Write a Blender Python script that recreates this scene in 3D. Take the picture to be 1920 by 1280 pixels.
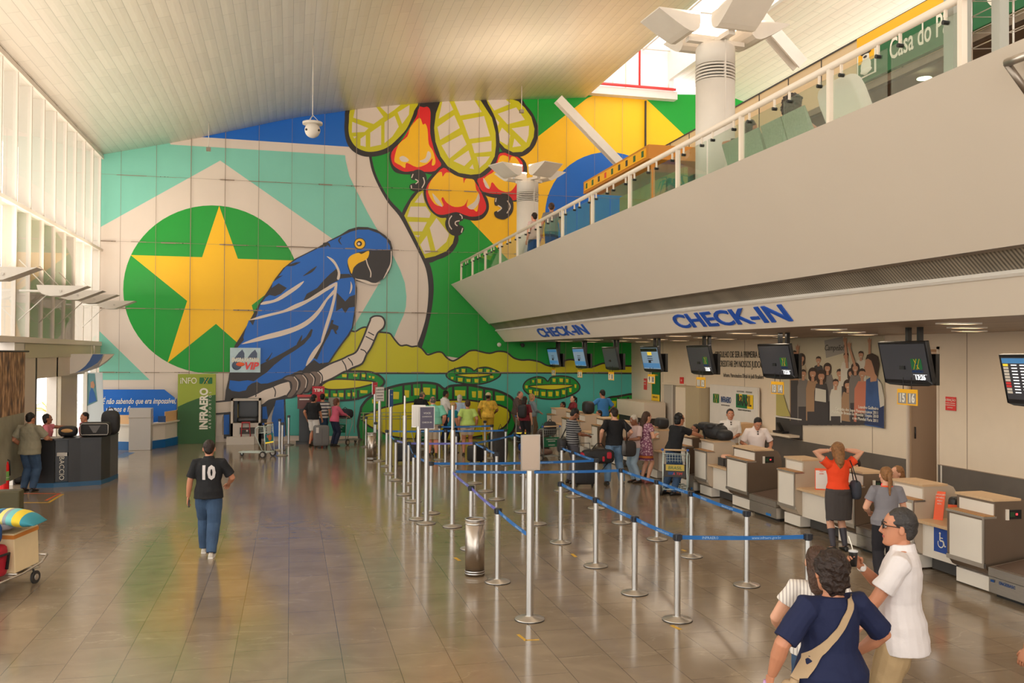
import bpy, bmesh, math, random
import numpy as np
from mathutils import Vector, Matrix, Euler, noise
for o in list(bpy.data.objects): bpy.data.objects.remove(o)
SC = bpy.context.scene
COL = SC.collection
random.seed(7)
PI = math.pi

# ---------------------------------------------------------------- camera
EYE = 3.1
FPX = 1709.0
_v1 = np.array([545-960, 662-640, FPX]); _v2 = np.array([8000-960, 700-640, FPX])
_Y = _v1/np.linalg.norm(_v1); _X = _v2-_Y*_v2.dot(_Y); _X /= np.linalg.norm(_X)
_Z = np.cross(_Y, _X); _Z = _Z if _Z[1] < 0 else -_Z
RW = np.array([_X, _Y, _Z])
cd = bpy.data.cameras.new('camera'); cam = bpy.data.objects.new('camera', cd); COL.objects.link(cam)
cd.sensor_width = 36; cd.lens = FPX/1920*36; cd.clip_end = 400
rt = RW@np.array([1, 0, 0]); up = RW@np.array([0, -1, 0]); bk = RW@np.array([0, 0, -1])
cam.matrix_world = Matrix(((rt[0], up[0], bk[0], 0), (rt[1], up[1], bk[1], 0), (rt[2], up[2], bk[2], EYE), (0, 0, 0, 1)))
SC.camera = cam

# ---------------------------------------------------------------- world, sun, exposure
SC.view_settings.view_transform = 'Standard'; SC.view_settings.look = 'None'
SC.view_settings.gamma = 1; SC.view_settings.use_curve_mapping = False
SC.view_settings.exposure = 0.2
W = bpy.data.worlds.new('sky'); SC.world = W; W.use_nodes = True
wn = W.node_tree.nodes; wl = W.node_tree.links
bg = wn['Background']; bg.inputs[0].default_value = (1.0, 0.965, 0.92, 1); bg.inputs[1].default_value = 2.9

# ---------------------------------------------------------------- survey helpers (photo measurement -> metres in the hall)
def _ray(px, py): return RW@np.array([px-960, py-640, FPX])
def G(px, py, z=0.0):
    d = _ray(px, py); t = (z-EYE)/d[2]; return Vector((d[0]*t, d[1]*t, z))
def WY(px, py, y):
    d = _ray(px, py); t = y/d[1]; return Vector((d[0]*t, y, EYE+d[2]*t))
def WX(px, py, x):
    d = _ray(px, py); t = x/d[0]; return Vector((x, d[1]*t, EYE+d[2]*t))

# ---------------------------------------------------------------- materials
def s2l(c):
    c = c/255.0
    return c/12.92 if c <= 0.04045 else ((c+0.055)/1.055)**2.4
def RGB(r, g, b): return (s2l(r), s2l(g), s2l(b), 1)
MATS = {}
def mat(name, col=(.5, .5, .5, 1), rough=.6, metal=0.0, spec=.5, emit=None, es=1.0, noise_amt=0.0, noise_scale=3.0, bump=0.0, bump_scale=20.0, coat=0.0, stretch=(1, 1, 1)):
    if name in MATS: return MATS[name]
    m = bpy.data.materials.new(name); m.use_nodes = True; MATS[name] = m
    n = m.node_tree.nodes; l = m.node_tree.links; b = n['Principled BSDF']
    b.inputs['Base Color'].default_value = col; b.inputs['Roughness'].default_value = rough
    b.inputs['Metallic'].default_value = metal; b.inputs['Specular IOR Level'].default_value = spec
    if coat: b.inputs['Coat Weight'].default_value = coat; b.inputs['Coat Roughness'].default_value = .1
    if emit: b.inputs['Emission Color'].default_value = emit; b.inputs['Emission Strength'].default_value = es
    if noise_amt or bump:
        tc = n.new('ShaderNodeTexCoord'); mp = n.new('ShaderNodeMapping'); l.new(tc.outputs['Object'], mp.inputs[0]); mp.inputs['Scale'].default_value = stretch
    if noise_amt:
        t = n.new('ShaderNodeTexNoise'); t.inputs['Scale'].default_value = noise_scale; t.inputs['Detail'].default_value = 5
        l.new(mp.outputs[0], t.inputs['Vector'])
        mr = n.new('ShaderNodeMapRange'); mr.inputs[1].default_value = .3; mr.inputs[2].default_value = .7
        mr.inputs[3].default_value = 1-noise_amt; mr.inputs[4].default_value = 1+noise_amt*.6
        l.new(t.outputs[0], mr.inputs[0])
        mx = n.new('ShaderNodeVectorMath'); mx.operation = 'SCALE'; mx.inputs[0].default_value = col[:3]
        l.new(mr.outputs[0], mx.inputs['Scale']); l.new(mx.outputs[0], b.inputs['Base Color'])
    if bump:
        t2 = n.new('ShaderNodeTexNoise'); t2.inputs['Scale'].default_value = bump_scale; t2.inputs['Detail'].default_value = 3
        l.new(mp.outputs[0], t2.inputs['Vector'])
        bp = n.new('ShaderNodeBump'); bp.inputs['Strength'].default_value = bump; bp.inputs['Distance'].default_value = .02
        l.new(t2.outputs[0], bp.inputs['Height']); l.new(bp.outputs[0], b.inputs['Normal'])
    return m
def glassmat(name, tint=(.93, .97, .95, 1), refl=.12, rough=.02):
    if name in MATS: return MATS[name]
    m = bpy.data.materials.new(name); m.use_nodes = True; MATS[name] = m
    n = m.node_tree.nodes; l = m.node_tree.links; n.remove(n['Principled BSDF'])
    tr = n.new('ShaderNodeBsdfTransparent'); tr.inputs[0].default_value = tint
    gl = n.new('ShaderNodeBsdfGlossy'); gl.inputs['Roughness'].default_value = rough
    lw = n.new('ShaderNodeLayerWeight'); lw.inputs[0].default_value = .25
    mr = n.new('ShaderNodeMapRange'); mr.inputs[3].default_value = refl*.5; mr.inputs[4].default_value = min(.9, refl*5)
    l.new(lw.outputs['Fresnel'], mr.inputs[0])
    mx = n.new('ShaderNodeMixShader'); l.new(mr.outputs[0], mx.inputs[0]); l.new(tr.outputs[0], mx.inputs[1]); l.new(gl.outputs[0], mx.inputs[2])
    l.new(mx.outputs[0], n['Material Output'].inputs[0])
    return m

# ---------------------------------------------------------------- mesh builder
class MB:
    def __init__(s): s.v = []; s.f = []; s.m = []; s.s = []; s.mats = []
    def mi(s, m):
        if m not in s.mats: s.mats.append(m)
        return s.mats.index(m)
    def add(s, vs, fs, m, smooth=False, M=None):
        b = len(s.v); k = s.mi(m)
        if M is not None: vs = [M@Vector(v) for v in vs]
        s.v += [tuple(v) for v in vs]
        for f in fs: s.f.append(tuple(b+i for i in f)); s.m.append(k); s.s.append(smooth)
        return s
    def box(s, x0, x1, y0, y1, z0, z1, m, M=None):
        vs = [(x, y, z) for z in (z0, z1) for y in (y0, y1) for x in (x0, x1)]
        return s.add(vs, [(0, 2, 3, 1), (4, 5, 7, 6), (0, 1, 5, 4), (1, 3, 7, 5), (3, 2, 6, 7), (2, 0, 4, 6)], m, False, M)
    def cbox(s, c, sz, m, M=None):
        return s.box(c[0]-sz[0]/2, c[0]+sz[0]/2, c[1]-sz[1]/2, c[1]+sz[1]/2, c[2]-sz[2]/2, c[2]+sz[2]/2, m, M)
    def loft(s, rings, m, smooth=True, caps=True, M=None, closed=True):
        n = len(rings[0]); vs = [p for r in rings for p in r]; fs = []
        for i in range(len(rings)-1):
            for j in range(n if closed else n-1):
                a = i*n+j; b = i*n+(j+1) % n; fs.append((a, b, b+n, a+n))
        s.add(vs, fs, m, smooth, M)
        if caps and closed:
            s.add(list(rings[0]), [tuple(range(n))[::-1]], m, False, M); s.add(list(rings[-1]), [tuple(range(n))], m, False, M)
        return s
    def cyl(s, p0, p1, r0, m, r1=None, n=16, M=None, caps=True, smooth=True):
        r1 = r0 if r1 is None else r1; p0 = Vector(p0); p1 = Vector(p1); d = (p1-p0)
        q = d.to_track_quat('Z', 'Y'); rings = []
        for p, r in ((p0, r0), (p1, r1)):
            rings.append([p+q@Vector((r*math.cos(2*PI*i/n), r*math.sin(2*PI*i/n), 0)) for i in range(n)])
        return s.loft(rings, m, smooth, caps, M)
    def lathe(s, prof, m, c=(0, 0, 0), n=24, M=None, smooth=True, caps=True):
        rings = [[(c[0]+r*math.cos(2*PI*i/n), c[1]+r*math.sin(2*PI*i/n), c[2]+z) for i in range(n)] for r, z in prof]
        return s.loft(rings, m, smooth, caps, M)
    def tube(s, pts, r, m, n=8, M=None, caps=True, closed=False):
        pts = [Vector(p) for p in pts]; rr = r if isinstance(r, (list, tuple)) else [r]*len(pts)
        rings = []; prev = None; N = len(pts)
        for i, p in enumerate(pts):
            if closed: d = (pts[(i+1) % N]-pts[i-1]).normalized()
            elif i == 0: d = (pts[1]-p).normalized()
            elif i == N-1: d = (p-pts[i-1]).normalized()
            else: d = ((pts[i+1]-p).normalized()+(p-pts[i-1]).normalized()).normalized()
            if prev is None:
                a = Vector((0, 0, 1)) if abs(d.z) < .9 else Vector((1, 0, 0)); u = d.cross(a).normalized()
            else: u = (prev-d*prev.dot(d)).normalized()
            w = d.cross(u); prev = u
            rings.append([p+(u*math.cos(2*PI*k/n)+w*math.sin(2*PI*k/n))*rr[i] for k in range(n)])
        if closed: rings.append(rings[0])
        return s.loft(rings, m, True, caps and not closed, M)
    def prism(s, poly, y0, y1, m, plane='XZ', M=None, smooth=False):
        """extrude a 2-D polygon; plane XZ -> along Y, XY -> along Z, YZ -> along X"""
        def P(a, b, c): return {'XZ': (a, c, b), 'XY': (a, b, c), 'YZ': (c, a, b)}[plane]
        n = len(poly); vs = [P(a, b, y0) for a, b in poly]+[P(a, b, y1) for a, b in poly]
        s.add(vs, [(i, (i+1) % n, n+(i+1) % n, n+i) for i in range(n)], m, smooth, M)
        s.add(vs, [tuple(range(n))[::-1], tuple(range(n, 2*n))], m, False, M)
        return s
    def sphere(s, c, r, m, n=16, k=10, M=None):
        rx, ry, rz = r if isinstance(r, (tuple, list)) else (r, r, r); rings = []
        for i in range(k+1):
            t = PI*i/k; t = min(max(t, .02), PI-.02)
            rings.append([(c[0]+rx*math.sin(t)*math.cos(2*PI*j/n), c[1]+ry*math.sin(t)*math.sin(2*PI*j/n), c[2]-rz*math.cos(t)) for j in range(n)])
        return s.loft(rings, m, True, True, M)
    def text(s, body, size, m, M, extrude=.002, align='CENTER', shear=0, bold=0.0, spacing=1.0, squash=1.0, res=3):
        vs, fs = text_geo(body, size, extrude, align, shear, bold, spacing, res)
        if squash != 1.0: vs = [(x*squash, y, z) for x, y, z in vs]
        return s.add(vs, fs, m, False, M)
    def mesh(s, name):
        me = bpy.data.meshes.new(name); me.from_pydata(s.v, [], s.f)
        for mm in s.mats: me.materials.append(mm)
        me.polygons.foreach_set('material_index', s.m); me.polygons.foreach_set('use_smooth', s.s); me.update()
        return me
    def build(s, name, parent=None, loc=None, rotz=0, bevel=0, fixn=True):
        me = s.mesh(name)
        if fixn:
            bm = bmesh.new(); bm.from_mesh(me); bmesh.ops.remove_doubles(bm, verts=bm.verts, dist=1e-5)
            bmesh.ops.recalc_face_normals(bm, faces=bm.faces); bm.to_mesh(me); bm.free()
        o = bpy.data.objects.new(name, me); COL.objects.link(o)
        if parent: o.parent = parent
        if loc is not None: o.location = loc
        o.rotation_euler.z = rotz
        if bevel:
            b = o.modifiers.new('bevel', 'BEVEL'); b.width = bevel; b.segments = 2; b.limit_method = 'ANGLE'; b.angle_limit = .6
        return o
_TG = {}
def text_geo(body, size, extrude, align, shear, bold, spacing, res):
    key = (body, size, extrude, align, shear, bold, spacing, res)
    if key in _TG: return _TG[key]
    cu = bpy.data.curves.new('t', 'FONT'); cu.body = body; cu.size = size; cu.extrude = extrude; cu.align_x = align; cu.align_y = 'CENTER'
    cu.shear = shear; cu.offset = bold; cu.space_character = spacing; cu.resolution_u = res
    o = bpy.data.objects.new('t', cu); COL.objects.link(o)
    dg = bpy.context.evaluated_depsgraph_get(); me = bpy.data.meshes.new_from_object(o.evaluated_get(dg))
    r = ([tuple(v.co) for v in me.vertices], [tuple(p.vertices) for p in me.polygons])
    bpy.data.objects.remove(o); bpy.data.curves.remove(cu); bpy.data.meshes.remove(me)
    _TG[key] = r; return r
def frame(o, ux, uy):
    """matrix with origin o, text-right axis ux, text-up axis uy"""
    ux = Vector(ux).normalized(); uy = Vector(uy); uy = (uy-ux*uy.dot(ux)).normalized(); uz = ux.cross(uy)
    return Matrix(((ux.x, uy.x, uz.x, o[0]), (ux.y, uy.y, uz.y, o[1]), (ux.z, uy.z, uz.z, o[2]), (0, 0, 0, 1)))
def thing(name, label, cat, loc=(0, 0, 0), rotz=0, group=None):
    o = bpy.data.objects.new(name, None); COL.objects.link(o); o.location = loc; o.rotation_euler.z = rotz
    o.empty_display_size = .1; o['label'] = label; o['category'] = cat
    if group: o['group'] = group
    return o
def tag(o, label, cat, group=None):
    o['label'] = label; o['category'] = cat
    if group: o['group'] = group
    return o
def struct(o): o['kind'] = 'structure'; return o
def dup(root, loc, rotz=None, label=None, group=None):
    r = root.copy(); COL.objects.link(r); r.location = loc
    if rotz is not None: r.rotation_euler.z = rotz
    if label: r['label'] = label
    if group: r['group'] = group
    for ch in [c for c in bpy.data.objects if c.parent == root]:
        c = ch.copy(); COL.objects.link(c); c.parent = r
        for g in [k for k in bpy.data.objects if k.parent == ch]:
            d = g.copy(); COL.objects.link(d); d.parent = c
    return r
def cmr(pts, closed=True, k=4):
    """Catmull-Rom smoothing of a 2-D outline"""
    n = len(pts); out = []
    for i in range(n if closed else n-1):
        g = lambda j: pts[j % n] if closed else pts[min(max(j, 0), n-1)]
        p0, p1, p2, p3 = g(i-1), g(i), g(i+1), g(i+2)
        for q in range(k):
            t = q/k
            out.append(tuple(.5*((2*p1[a])+(-p0[a]+p2[a])*t+(2*p0[a]-5*p1[a]+4*p2[a]-p3[a])*t*t+(-p0[a]+3*p1[a]-3*p2[a]+p3[a])*t**3) for a in range(len(p1))))
    if not closed: out.append(tuple(pts[-1]))
    return out
# ================================================================ the hall
YB = 33.3; XL = -6.28; XR = 12.85; YF = -9.0
M_white = mat('painted_white', RGB(222, 214, 203), .55, noise_amt=.04)
M_cream = mat('cream_panel', RGB(214, 198, 178), .5, noise_amt=.04, noise_scale=.6)
M_alu = mat('brushed_aluminium', RGB(205, 203, 200), .28, 1.0)
M_steel = mat('satin_steel', RGB(190, 184, 176), .33, .95, noise_amt=.08, noise_scale=6, stretch=(1, 1, 14))
M_dsteel = mat('dull_steel', RGB(150, 138, 126), .38, .8, noise_amt=.15, noise_scale=5)
M_black = mat('black_plastic', RGB(26, 25, 25), .4)
M_dark = mat('dark_grey', RGB(62, 58, 55), .6)
M_blackm = mat('black_metal', RGB(36, 36, 38), .3, .4)
# floor
def floor_mat():
    m = bpy.data.materials.new('polished_stone_tiles'); m.use_nodes = True; n = m.node_tree.nodes; l = m.node_tree.links; b = n['Principled BSDF']
    tc = n.new('ShaderNodeTexCoord'); mp = n.new('ShaderNodeMapping'); l.new(tc.outputs['Object'], mp.inputs[0]); mp.inputs['Rotation'].default_value = (0, 0, PI/2)
    br = n.new('ShaderNodeTexBrick'); l.new(mp.outputs[0], br.inputs['Vector'])
    br.offset = .5; br.inputs['Scale'].default_value = 1; br.inputs['Brick Width'].default_value = .9; br.inputs['Row Height'].default_value = .535
    br.inputs['Mortar Size'].default_value = .0035; br.inputs['Mortar Smooth'].default_value = .3; br.inputs['Bias'].default_value = 0
    br.inputs['Color1'].default_value = RGB(142, 125, 104); br.inputs['Color2'].default_value = RGB(132, 116, 97); br.inputs['Mortar'].default_value = RGB(78, 68, 60)
    ns = n.new('ShaderNodeTexNoise'); ns.inputs['Scale'].default_value = 1.3; ns.inputs['Detail'].default_value = 8; ns.inputs['Distortion'].default_value = 1.5; l.new(tc.outputs['Object'], ns.inputs['Vector'])
    mr = n.new('ShaderNodeMapRange'); mr.inputs[1].default_value = .3; mr.inputs[2].default_value = .7; mr.inputs[3].default_value = .88; mr.inputs[4].default_value = 1.1; l.new(ns.outputs[0], mr.inputs[0])
    # pale veins
    mp2 = n.new('ShaderNodeMapping'); mp2.inputs['Scale'].default_value = (.35, 1.6, 1); mp2.inputs['Rotation'].default_value = (0, 0, .4); l.new(tc.outputs['Object'], mp2.inputs[0])
    vn = n.new('ShaderNodeTexNoise'); vn.inputs['Scale'].default_value = 1.1; vn.inputs['Detail'].default_value = 6; vn.inputs['Distortion'].default_value = .6; l.new(mp2.outputs[0], vn.inputs['Vector'])
    sb = n.new('ShaderNodeMath'); sb.operation = 'SUBTRACT'; sb.inputs[1].default_value = .5; l.new(vn.outputs[0], sb.inputs[0])
    ab = n.new('ShaderNodeMath'); ab.operation = 'ABSOLUTE'; l.new(sb.outputs[0], ab.inputs[0])
    v2 = n.new('ShaderNodeMapRange'); v2.inputs[1].default_value = 0; v2.inputs[2].default_value = .006; v2.inputs[3].default_value = .22; v2.inputs[4].default_value = 0; l.new(ab.outputs[0], v2.inputs[0])
    mxv = n.new('ShaderNodeMix'); mxv.data_type = 'RGBA'; l.new(v2.outputs[0], mxv.inputs[0])
    sc = n.new('ShaderNodeVectorMath'); sc.operation = 'SCALE'; l.new(br.outputs['Color'], sc.inputs[0]); l.new(mr.outputs[0], sc.inputs['Scale'])
    l.new(sc.outputs[0], mxv.inputs[6]); mxv.inputs[7].default_value = RGB(190, 172, 148)
    l.new(mxv.outputs[2], b.inputs['Base Color'])
    rr = n.new('ShaderNodeMapRange'); rr.inputs[3].default_value = .10; rr.inputs[4].default_value = .18; l.new(ns.outputs[0], rr.inputs[0]); l.new(rr.outputs[0], b.inputs['Roughness'])
    b.inputs['Specular IOR Level'].default_value = .5
    bp = n.new('ShaderNodeBump'); bp.inputs['Strength'].default_value = .05; bp.inputs['Distance'].default_value = .02
    n3 = n.new('ShaderNodeTexNoise'); n3.inputs['Scale'].default_value = 2.2; n3.inputs['Detail'].default_value = 1; l.new(tc.outputs['Object'], n3.inputs['Vector']); l.new(n3.outputs[0], bp.inputs['Height']); l.new(bp.outputs[0], b.inputs['Normal'])
    return m
M_floor = floor_mat()
b = MB(); b.box(XL-2.5, XR+.1, YF, YB+.3, -.2, 0, M_floor); struct(b.build('floor'))
M_out = mat('outside_paving', RGB(215, 208, 196), .9, noise_amt=.1)
b = MB(); b.box(-45, XL-2.5, -30, 60, -.3, -.03, M_out); struct(b.build('floor_outside'))
# yellow tape marks on the floor
M_ytape = mat('worn_yellow_tape', RGB(206, 160, 40), .5, noise_amt=.2, noise_scale=20)
M_rtape = mat('orange_red_tape', RGB(205, 88, 40), .5)
def floor_mark(pts, w, m, name='tape_mark', label='', grp=None, z=.002):
    b = MB()
    for i in range(len(pts)-1):
        p, q = Vector(pts[i]), Vector(pts[i+1]); d = (q-p).normalized(); s = Vector((-d.y, d.x, 0))*w/2
        a = [p-s, q-s+d*w/2*(i < len(pts)-2), q+s+d*w/2*(i < len(pts)-2), p+s]
        b.add([(v.x, v.y, z) for v in a]+[(v.x, v.y, .0002) for v in a], [(0, 1, 2, 3), (7, 6, 5, 4), (0, 4, 5, 1), (1, 5, 6, 2), (2, 6, 7, 3), (3, 7, 4, 0)], m)
    o = b.build(name); tag(o, label, 'floor tape', grp); return o
floor_mark([G(971, 1189), G(985, 1200), G(1011, 1199)], .035, M_ytape, label='yellow angled tape mark on the floor in front of the nearest tall sign post')
floor_mark([G(1259, 1172), G(1276, 1180)], .05, M_ytape, label='short yellow tape mark at the foot of the post holding the long near belt')
floor_mark([G(853, 1045), G(862, 1051)], .05, M_ytape, label='small yellow tape mark left of the near shiny waste bin')
floor_mark([G(1072, 1038), G(1080, 1044)], .05, M_ytape, label='small yellow tape scrap between two middle queue posts')
floor_mark([G(1278, 1030), G(1286, 1033)], .05, M_ytape, label='small yellow tape scrap behind the fourth post of the right queue row')
floor_mark([G(20, 942, 0), G(91, 942), G(118, 926)], .06, M_ytape, label='yellow tape corner marking the fire extinguisher space')
floor_mark([G(14, 925, 0), G(112, 925), G(86, 938)], .06, M_rtape, label='orange-red tape outline inside the fire extinguisher space')

# ceiling vault --------------------------------------------------------------
prof_px = [(190, 290), (306, 270.5), (379, 257), (460, 240), (547, 222), (620, 212), (663, 206), (730, 198.5), (800, 193), (850, 190), (910, 188), (977, 186.5), (1044, 185), (1098, 183)]
VP = [(p.x, p.z) for p in (WY(x, y, YB) for x, y in prof_px)]
VPs = cmr(VP, closed=False, k=3)
def vault_z(x):
    return float(np.interp(x, [p[0] for p in VPs], [p[1] for p in VPs]))
def ceil_mat(name, col, rough=.3):
    m = bpy.data.materials.new(name); m.use_nodes = True; n = m.node_tree.nodes; l = m.node_tree.links; b = n['Principled BSDF']
    tc = n.new('ShaderNodeTexCoord'); mp = n.new('ShaderNodeMapping'); l.new(tc.outputs['Object'], mp.inputs[0]); mp.inputs['Rotation'].default_value = (0, 0, PI/2)
    br = n.new('ShaderNodeTexBrick'); l.new(mp.outputs[0], br.inputs['Vector']); br.offset = .37; br.offset_frequency = 2
    br.inputs['Scale'].default_value = 1; br.inputs['Brick Width'].default_value = 1.45; br.inputs['Row Height'].default_value = .27
    br.inputs['Mortar Size'].default_value = .008; br.inputs['Mortar Smooth'].default_value = .6
    c2 = tuple(x*.93 for x in col[:3])+(1,)
    br.inputs['Color1'].default_value = col; br.inputs['Color2'].default_value = c2; br.inputs['Mortar'].default_value = tuple(x*.6 for x in col[:3])+(1,)
    l.new(br.outputs['Color'], b.inputs['Base Color']); b.inputs['Roughness'].default_value = rough; b.inputs['Specular IOR Level'].default_value = .8
    # pillowed strips + dents
    sx = n.new('ShaderNodeSeparateXYZ'); l.new(tc.outputs['Object'], sx.inputs[0])
    md = n.new('ShaderNodeMath'); md.operation = 'PINGPONG'; md.inputs[1].default_value = .135; l.new(sx.outputs['X'], md.inputs[0])
    ns = n.new('ShaderNodeTexNoise'); ns.inputs['Scale'].default_value = 1.0; ns.inputs['Detail'].default_value = 2
    mp2 = n.new('ShaderNodeMapping'); mp2.inputs['Scale'].default_value = (4, .7, 1); l.new(tc.outputs['Object'], mp2.inputs[0]); l.new(mp2.outputs[0], ns.inputs['Vector'])
    ad = n.new('ShaderNodeMath'); ad.operation = 'MULTIPLY_ADD'; ad.inputs[1].default_value = .28; l.new(ns.outputs[0], ad.inputs[0]); l.new(md.outputs[0], ad.inputs[2])
    bp = n.new('ShaderNodeBump'); bp.inputs['Strength'].default_value = .38; bp.inputs['Distance'].default_value = .12
    l.new(ad.outputs[0], bp.inputs['Height']); l.new(bp.outputs[0], b.inputs['Normal'])
    return m
M_ceil = ceil_mat('ceiling_strips', RGB(240, 230, 216), .33)
b = MB(); top = [(x, z+.15) for x, z in VPs][::-1]
b.prism(VPs+top, YF, YB+.2, M_ceil, 'XZ', smooth=False)
for i in range(len(b.s)): b.s[i] = True if len(b.f[i]) == 4 else False
struct(b.build('ceiling'))
# skylight monitor and right-hand ceiling
xs0, zs0 = VPs[-1]
b = MB()
b.box(xs0-.12, xs0, YF, YB+.2, zs0, zs0+.35, M_white)
struct(b.build('trim_1'))
M_ceil2 = ceil_mat('ceiling_strips_right', RGB(240, 222, 206), .35)
b = MB(); pr_ = [(14.5, 14.0), (16, 13.75), (18, 13.2), (21, 12.0), (25, 9.8)]; b.prism(pr_+[(x, z+.15) for x, z in pr_][::-1], YF, YB+.2, M_ceil2, 'XZ'); struct(b.build('ceiling_right'))
b = MB(); b.box(14.34, 14.48, YF, YB, 13.9, 15.08, M_white); struct(b.build('trim_2'))
b = MB(); b.box(xs0-.1, 14.6, YB, YB+.2, 13.0, 15.15, mat('lit_white', RGB(240, 238, 236), .6)); b.box(12.55, 12.6, YB-.02, YB+.1, 13.3, 15.1, M_cream); struct(b.build('wall_upper'))  # end wall whiter than the other white paint: light on it put into the colour
# skylight glazing with bars
M_sglass = glassmat('skylight_glass', (.97, .98, .98, 1), .04)
t = thing('window_1', '', 'window'); del t['label']; del t['category']; struct(t)
b = MB(); b.box(xs0, 14.5, YF, YB, 15.1, 15.12, M_sglass); b.build('glass', t)
b = MB()
for i in range(22):
    y = YB-.2-i*2.0
    b.box(xs0-.1, 14.5, y-.05, y+.05, 15.0, 15.1, M_white)
for x in (12.1, 13.3): b.box(x-.04, x+.04, YF, YB, 15.02, 15.1, M_white)
b.build('glazing_bar', t)
# back wall head beam with the red pipe
M_red = mat('red_pipe_paint', RGB(226, 60, 58), .4)
b = MB(); zt = WY(1190, 172, YB).z
b.box(xs0-.3, 14.6, YB-.35, YB, zt-.28, zt+.02, M_white); struct(b.build('trim_3'))
p = thing('fire_pipe', 'red fire sprinkler pipe under the skylight above the flag mural', 'pipe', (11, YB-.4, zt+.1))
b = MB(); b.cyl((-.1, 0, 0), (3.5, 0, -.02), .055, M_red); b.build('main_pipe', p)
b = MB(); b.tube([(2.0, 0, 0), (2.0, 0, 1.55), (2.0, -.9, 1.8), (2.0, -9, 1.8)], .045, M_red); b.build('branch_pipe', p)
b = MB(); b.tube([(.9, 0, 0), (.9, 0, .35)], .03, M_white); b.tube([(3.2, 0, 0), (3.2, 0, .35)], .03, M_white); b.build('hanger', p)

# left glazed wall ------------------------------------------------------------
M_fin = mat('fin_beige', RGB(224, 212, 200), .5)
M_finb = mat('infill_panel', RGB(150, 135, 112), .6, noise_amt=.05)
M_wglass = glassmat('facade_glass', (.97, .985, .98, 1), .05)
ztop = vault_z(XL)
def wing(parent, R=None, name='reflector', m=None, s=1.0, w=.62):
    """shell reflector: flat lid, curved belly"""
    prf = [(.50, .30), (.49, .16), (.52, .06), (.59, 0.0), (.68, -.01), (.78, .03), (.95, .12), (1.27, .31), (1.27, .33), (.50, .33)]
    prf = [(x*s, z*s) for x, z in prf]
    b = MB(); b.prism(prf, -w*s/2, w*s/2, m or M_white, 'XZ', M=R); return b.build(name, parent)
t = thing('window_2', '', 'window'); del t['label']; del t['category']; struct(t)
b = MB(); b.box(XL-.02, XL-.01, YF, YB, 3.44, ztop+.2, M_wglass); b.build('glass', t)
b = MB()
ys = [33.0-i*1.2 for i in range(0, 36)]
for y in ys:
    b.box(XL-.27, XL-.02, y-.025, y+.025, 3.44, 12, M_fin)
    b.box(XL-.06, XL+.03, y-.03, y+.03, 3.44, ztop, M_fin)
b.build('fin', t)
b = MB()
for z, h in ((6.6, .09), (3.44, .12), (ztop-.04, .12)):
    b.box(XL-.3, XL+.06, YF, YB, z-h, z, M_fin)
b.build('transom', t)
b = MB(); b.box(XL-.36, XL-.29, 24.35, 29.5, 3.3, 6.55, M_finb); b.build('infill_panel', t)
# eaves and outside screen
b = MB(); b.box(-9.2, XL-.3, YF, YB+.2, ztop+.15, ztop+.4, M_white); struct(b.build('ceiling_eaves'))
# ================================================================ back wall with its painted mural (paint is flat on the wall)
def paint(name, r, g, bl): return mat(name, RGB(r, g, bl), .45, noise_amt=.03, noise_scale=.8)
P_white = paint('paint_white', 226, 210, 196); P_teal = paint('paint_teal', 130, 204, 184); P_green = paint('paint_green', 0, 156, 44)
P_yel = paint('paint_yellow', 255, 196, 0); P_blue = paint('paint_blue', 0, 102, 200); P_blk = paint('paint_black', 44, 37, 34)
P_lime = paint('paint_lime', 206, 198, 12); P_red = paint('paint_red', 232, 28, 30); P_sea = paint('paint_sea', 80, 184, 172)
P_brn = paint('paint_brown', 122, 103, 92); P_seam = paint('joint_dark', 146, 126, 108); P_gr2 = paint('paint_deep_green', 0, 144, 50); P_ly = paint('paint_lemon', 220, 208, 26)
wb = MB()
_lay = [0]
def dep(): _lay[0] += 1; return YB-.004-.00045*_lay[0]
def area(pts, m, sm=False, k=4):
    if sm: pts = cmr(pts, True, k)
    y = dep(); q = [WY(x, yy, YB) for x, yy in pts]
    vs = [(p.x, y, p.z) for p in q]
    bm_ = bmesh.new(); bv = [bm_.verts.new(v) for v in vs]; f = bm_.faces.new(bv); f.normal_update()
    if f.normal.y > 0: f.normal_flip()
    r = bmesh.ops.triangulate(bm_, faces=[f]); bm_.verts.index_update()
    wb.add([tuple(v.co) for v in bm_.verts], [tuple(v.index for v in ff.verts) for ff in bm_.faces], m); bm_.free()
def line(pts, w, m, sm=True, k=4, closed=False):
    ww = w if isinstance(w, (list, tuple)) else [w]*len(pts)
    p3 = [(a[0], a[1], c) for a, c in zip(pts, ww)]
    if sm: p3 = cmr(p3, closed, k)
    elif closed: p3 = p3+[p3[0]]
    if sm and closed: p3.append(p3[0])
    L = []; Rr = []; n = len(p3)
    for i, (x, y, c) in enumerate(p3):
        a = p3[max(i-1, 0)]; d = p3[min(i+1, n-1)]
        if closed and i in (0, n-1): a = p3[-2]; d = p3[1]
        dx, dy = d[0]-a[0], d[1]-a[1]; q = math.hypot(dx, dy) or 1; nx, ny = -dy/q*c/2, dx/q*c/2
        L.append((x+nx, y+ny)); Rr.append((x-nx, y-ny))
    yy = dep(); vs = []
    for a, bb in zip(L, Rr):
        for p in (a, bb): q = WY(p[0], p[1], YB); vs.append((q.x, yy, q.z))
    wb.add(vs, [(2*i, 2*i+1, 2*i+3, 2*i+2) for i in range(n-1)], m)
def T(ox, oy, s): return lambda pts: [(ox+x/s, oy+y/s) for x, y in pts]
c2 = T(640, 180, 4); c3 = T(400, 400, 4.5714); c4 = T(180, 560, 4); c4b = T(420, 600, 5.3333); c5b = T(640, 600, 4.925)
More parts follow.
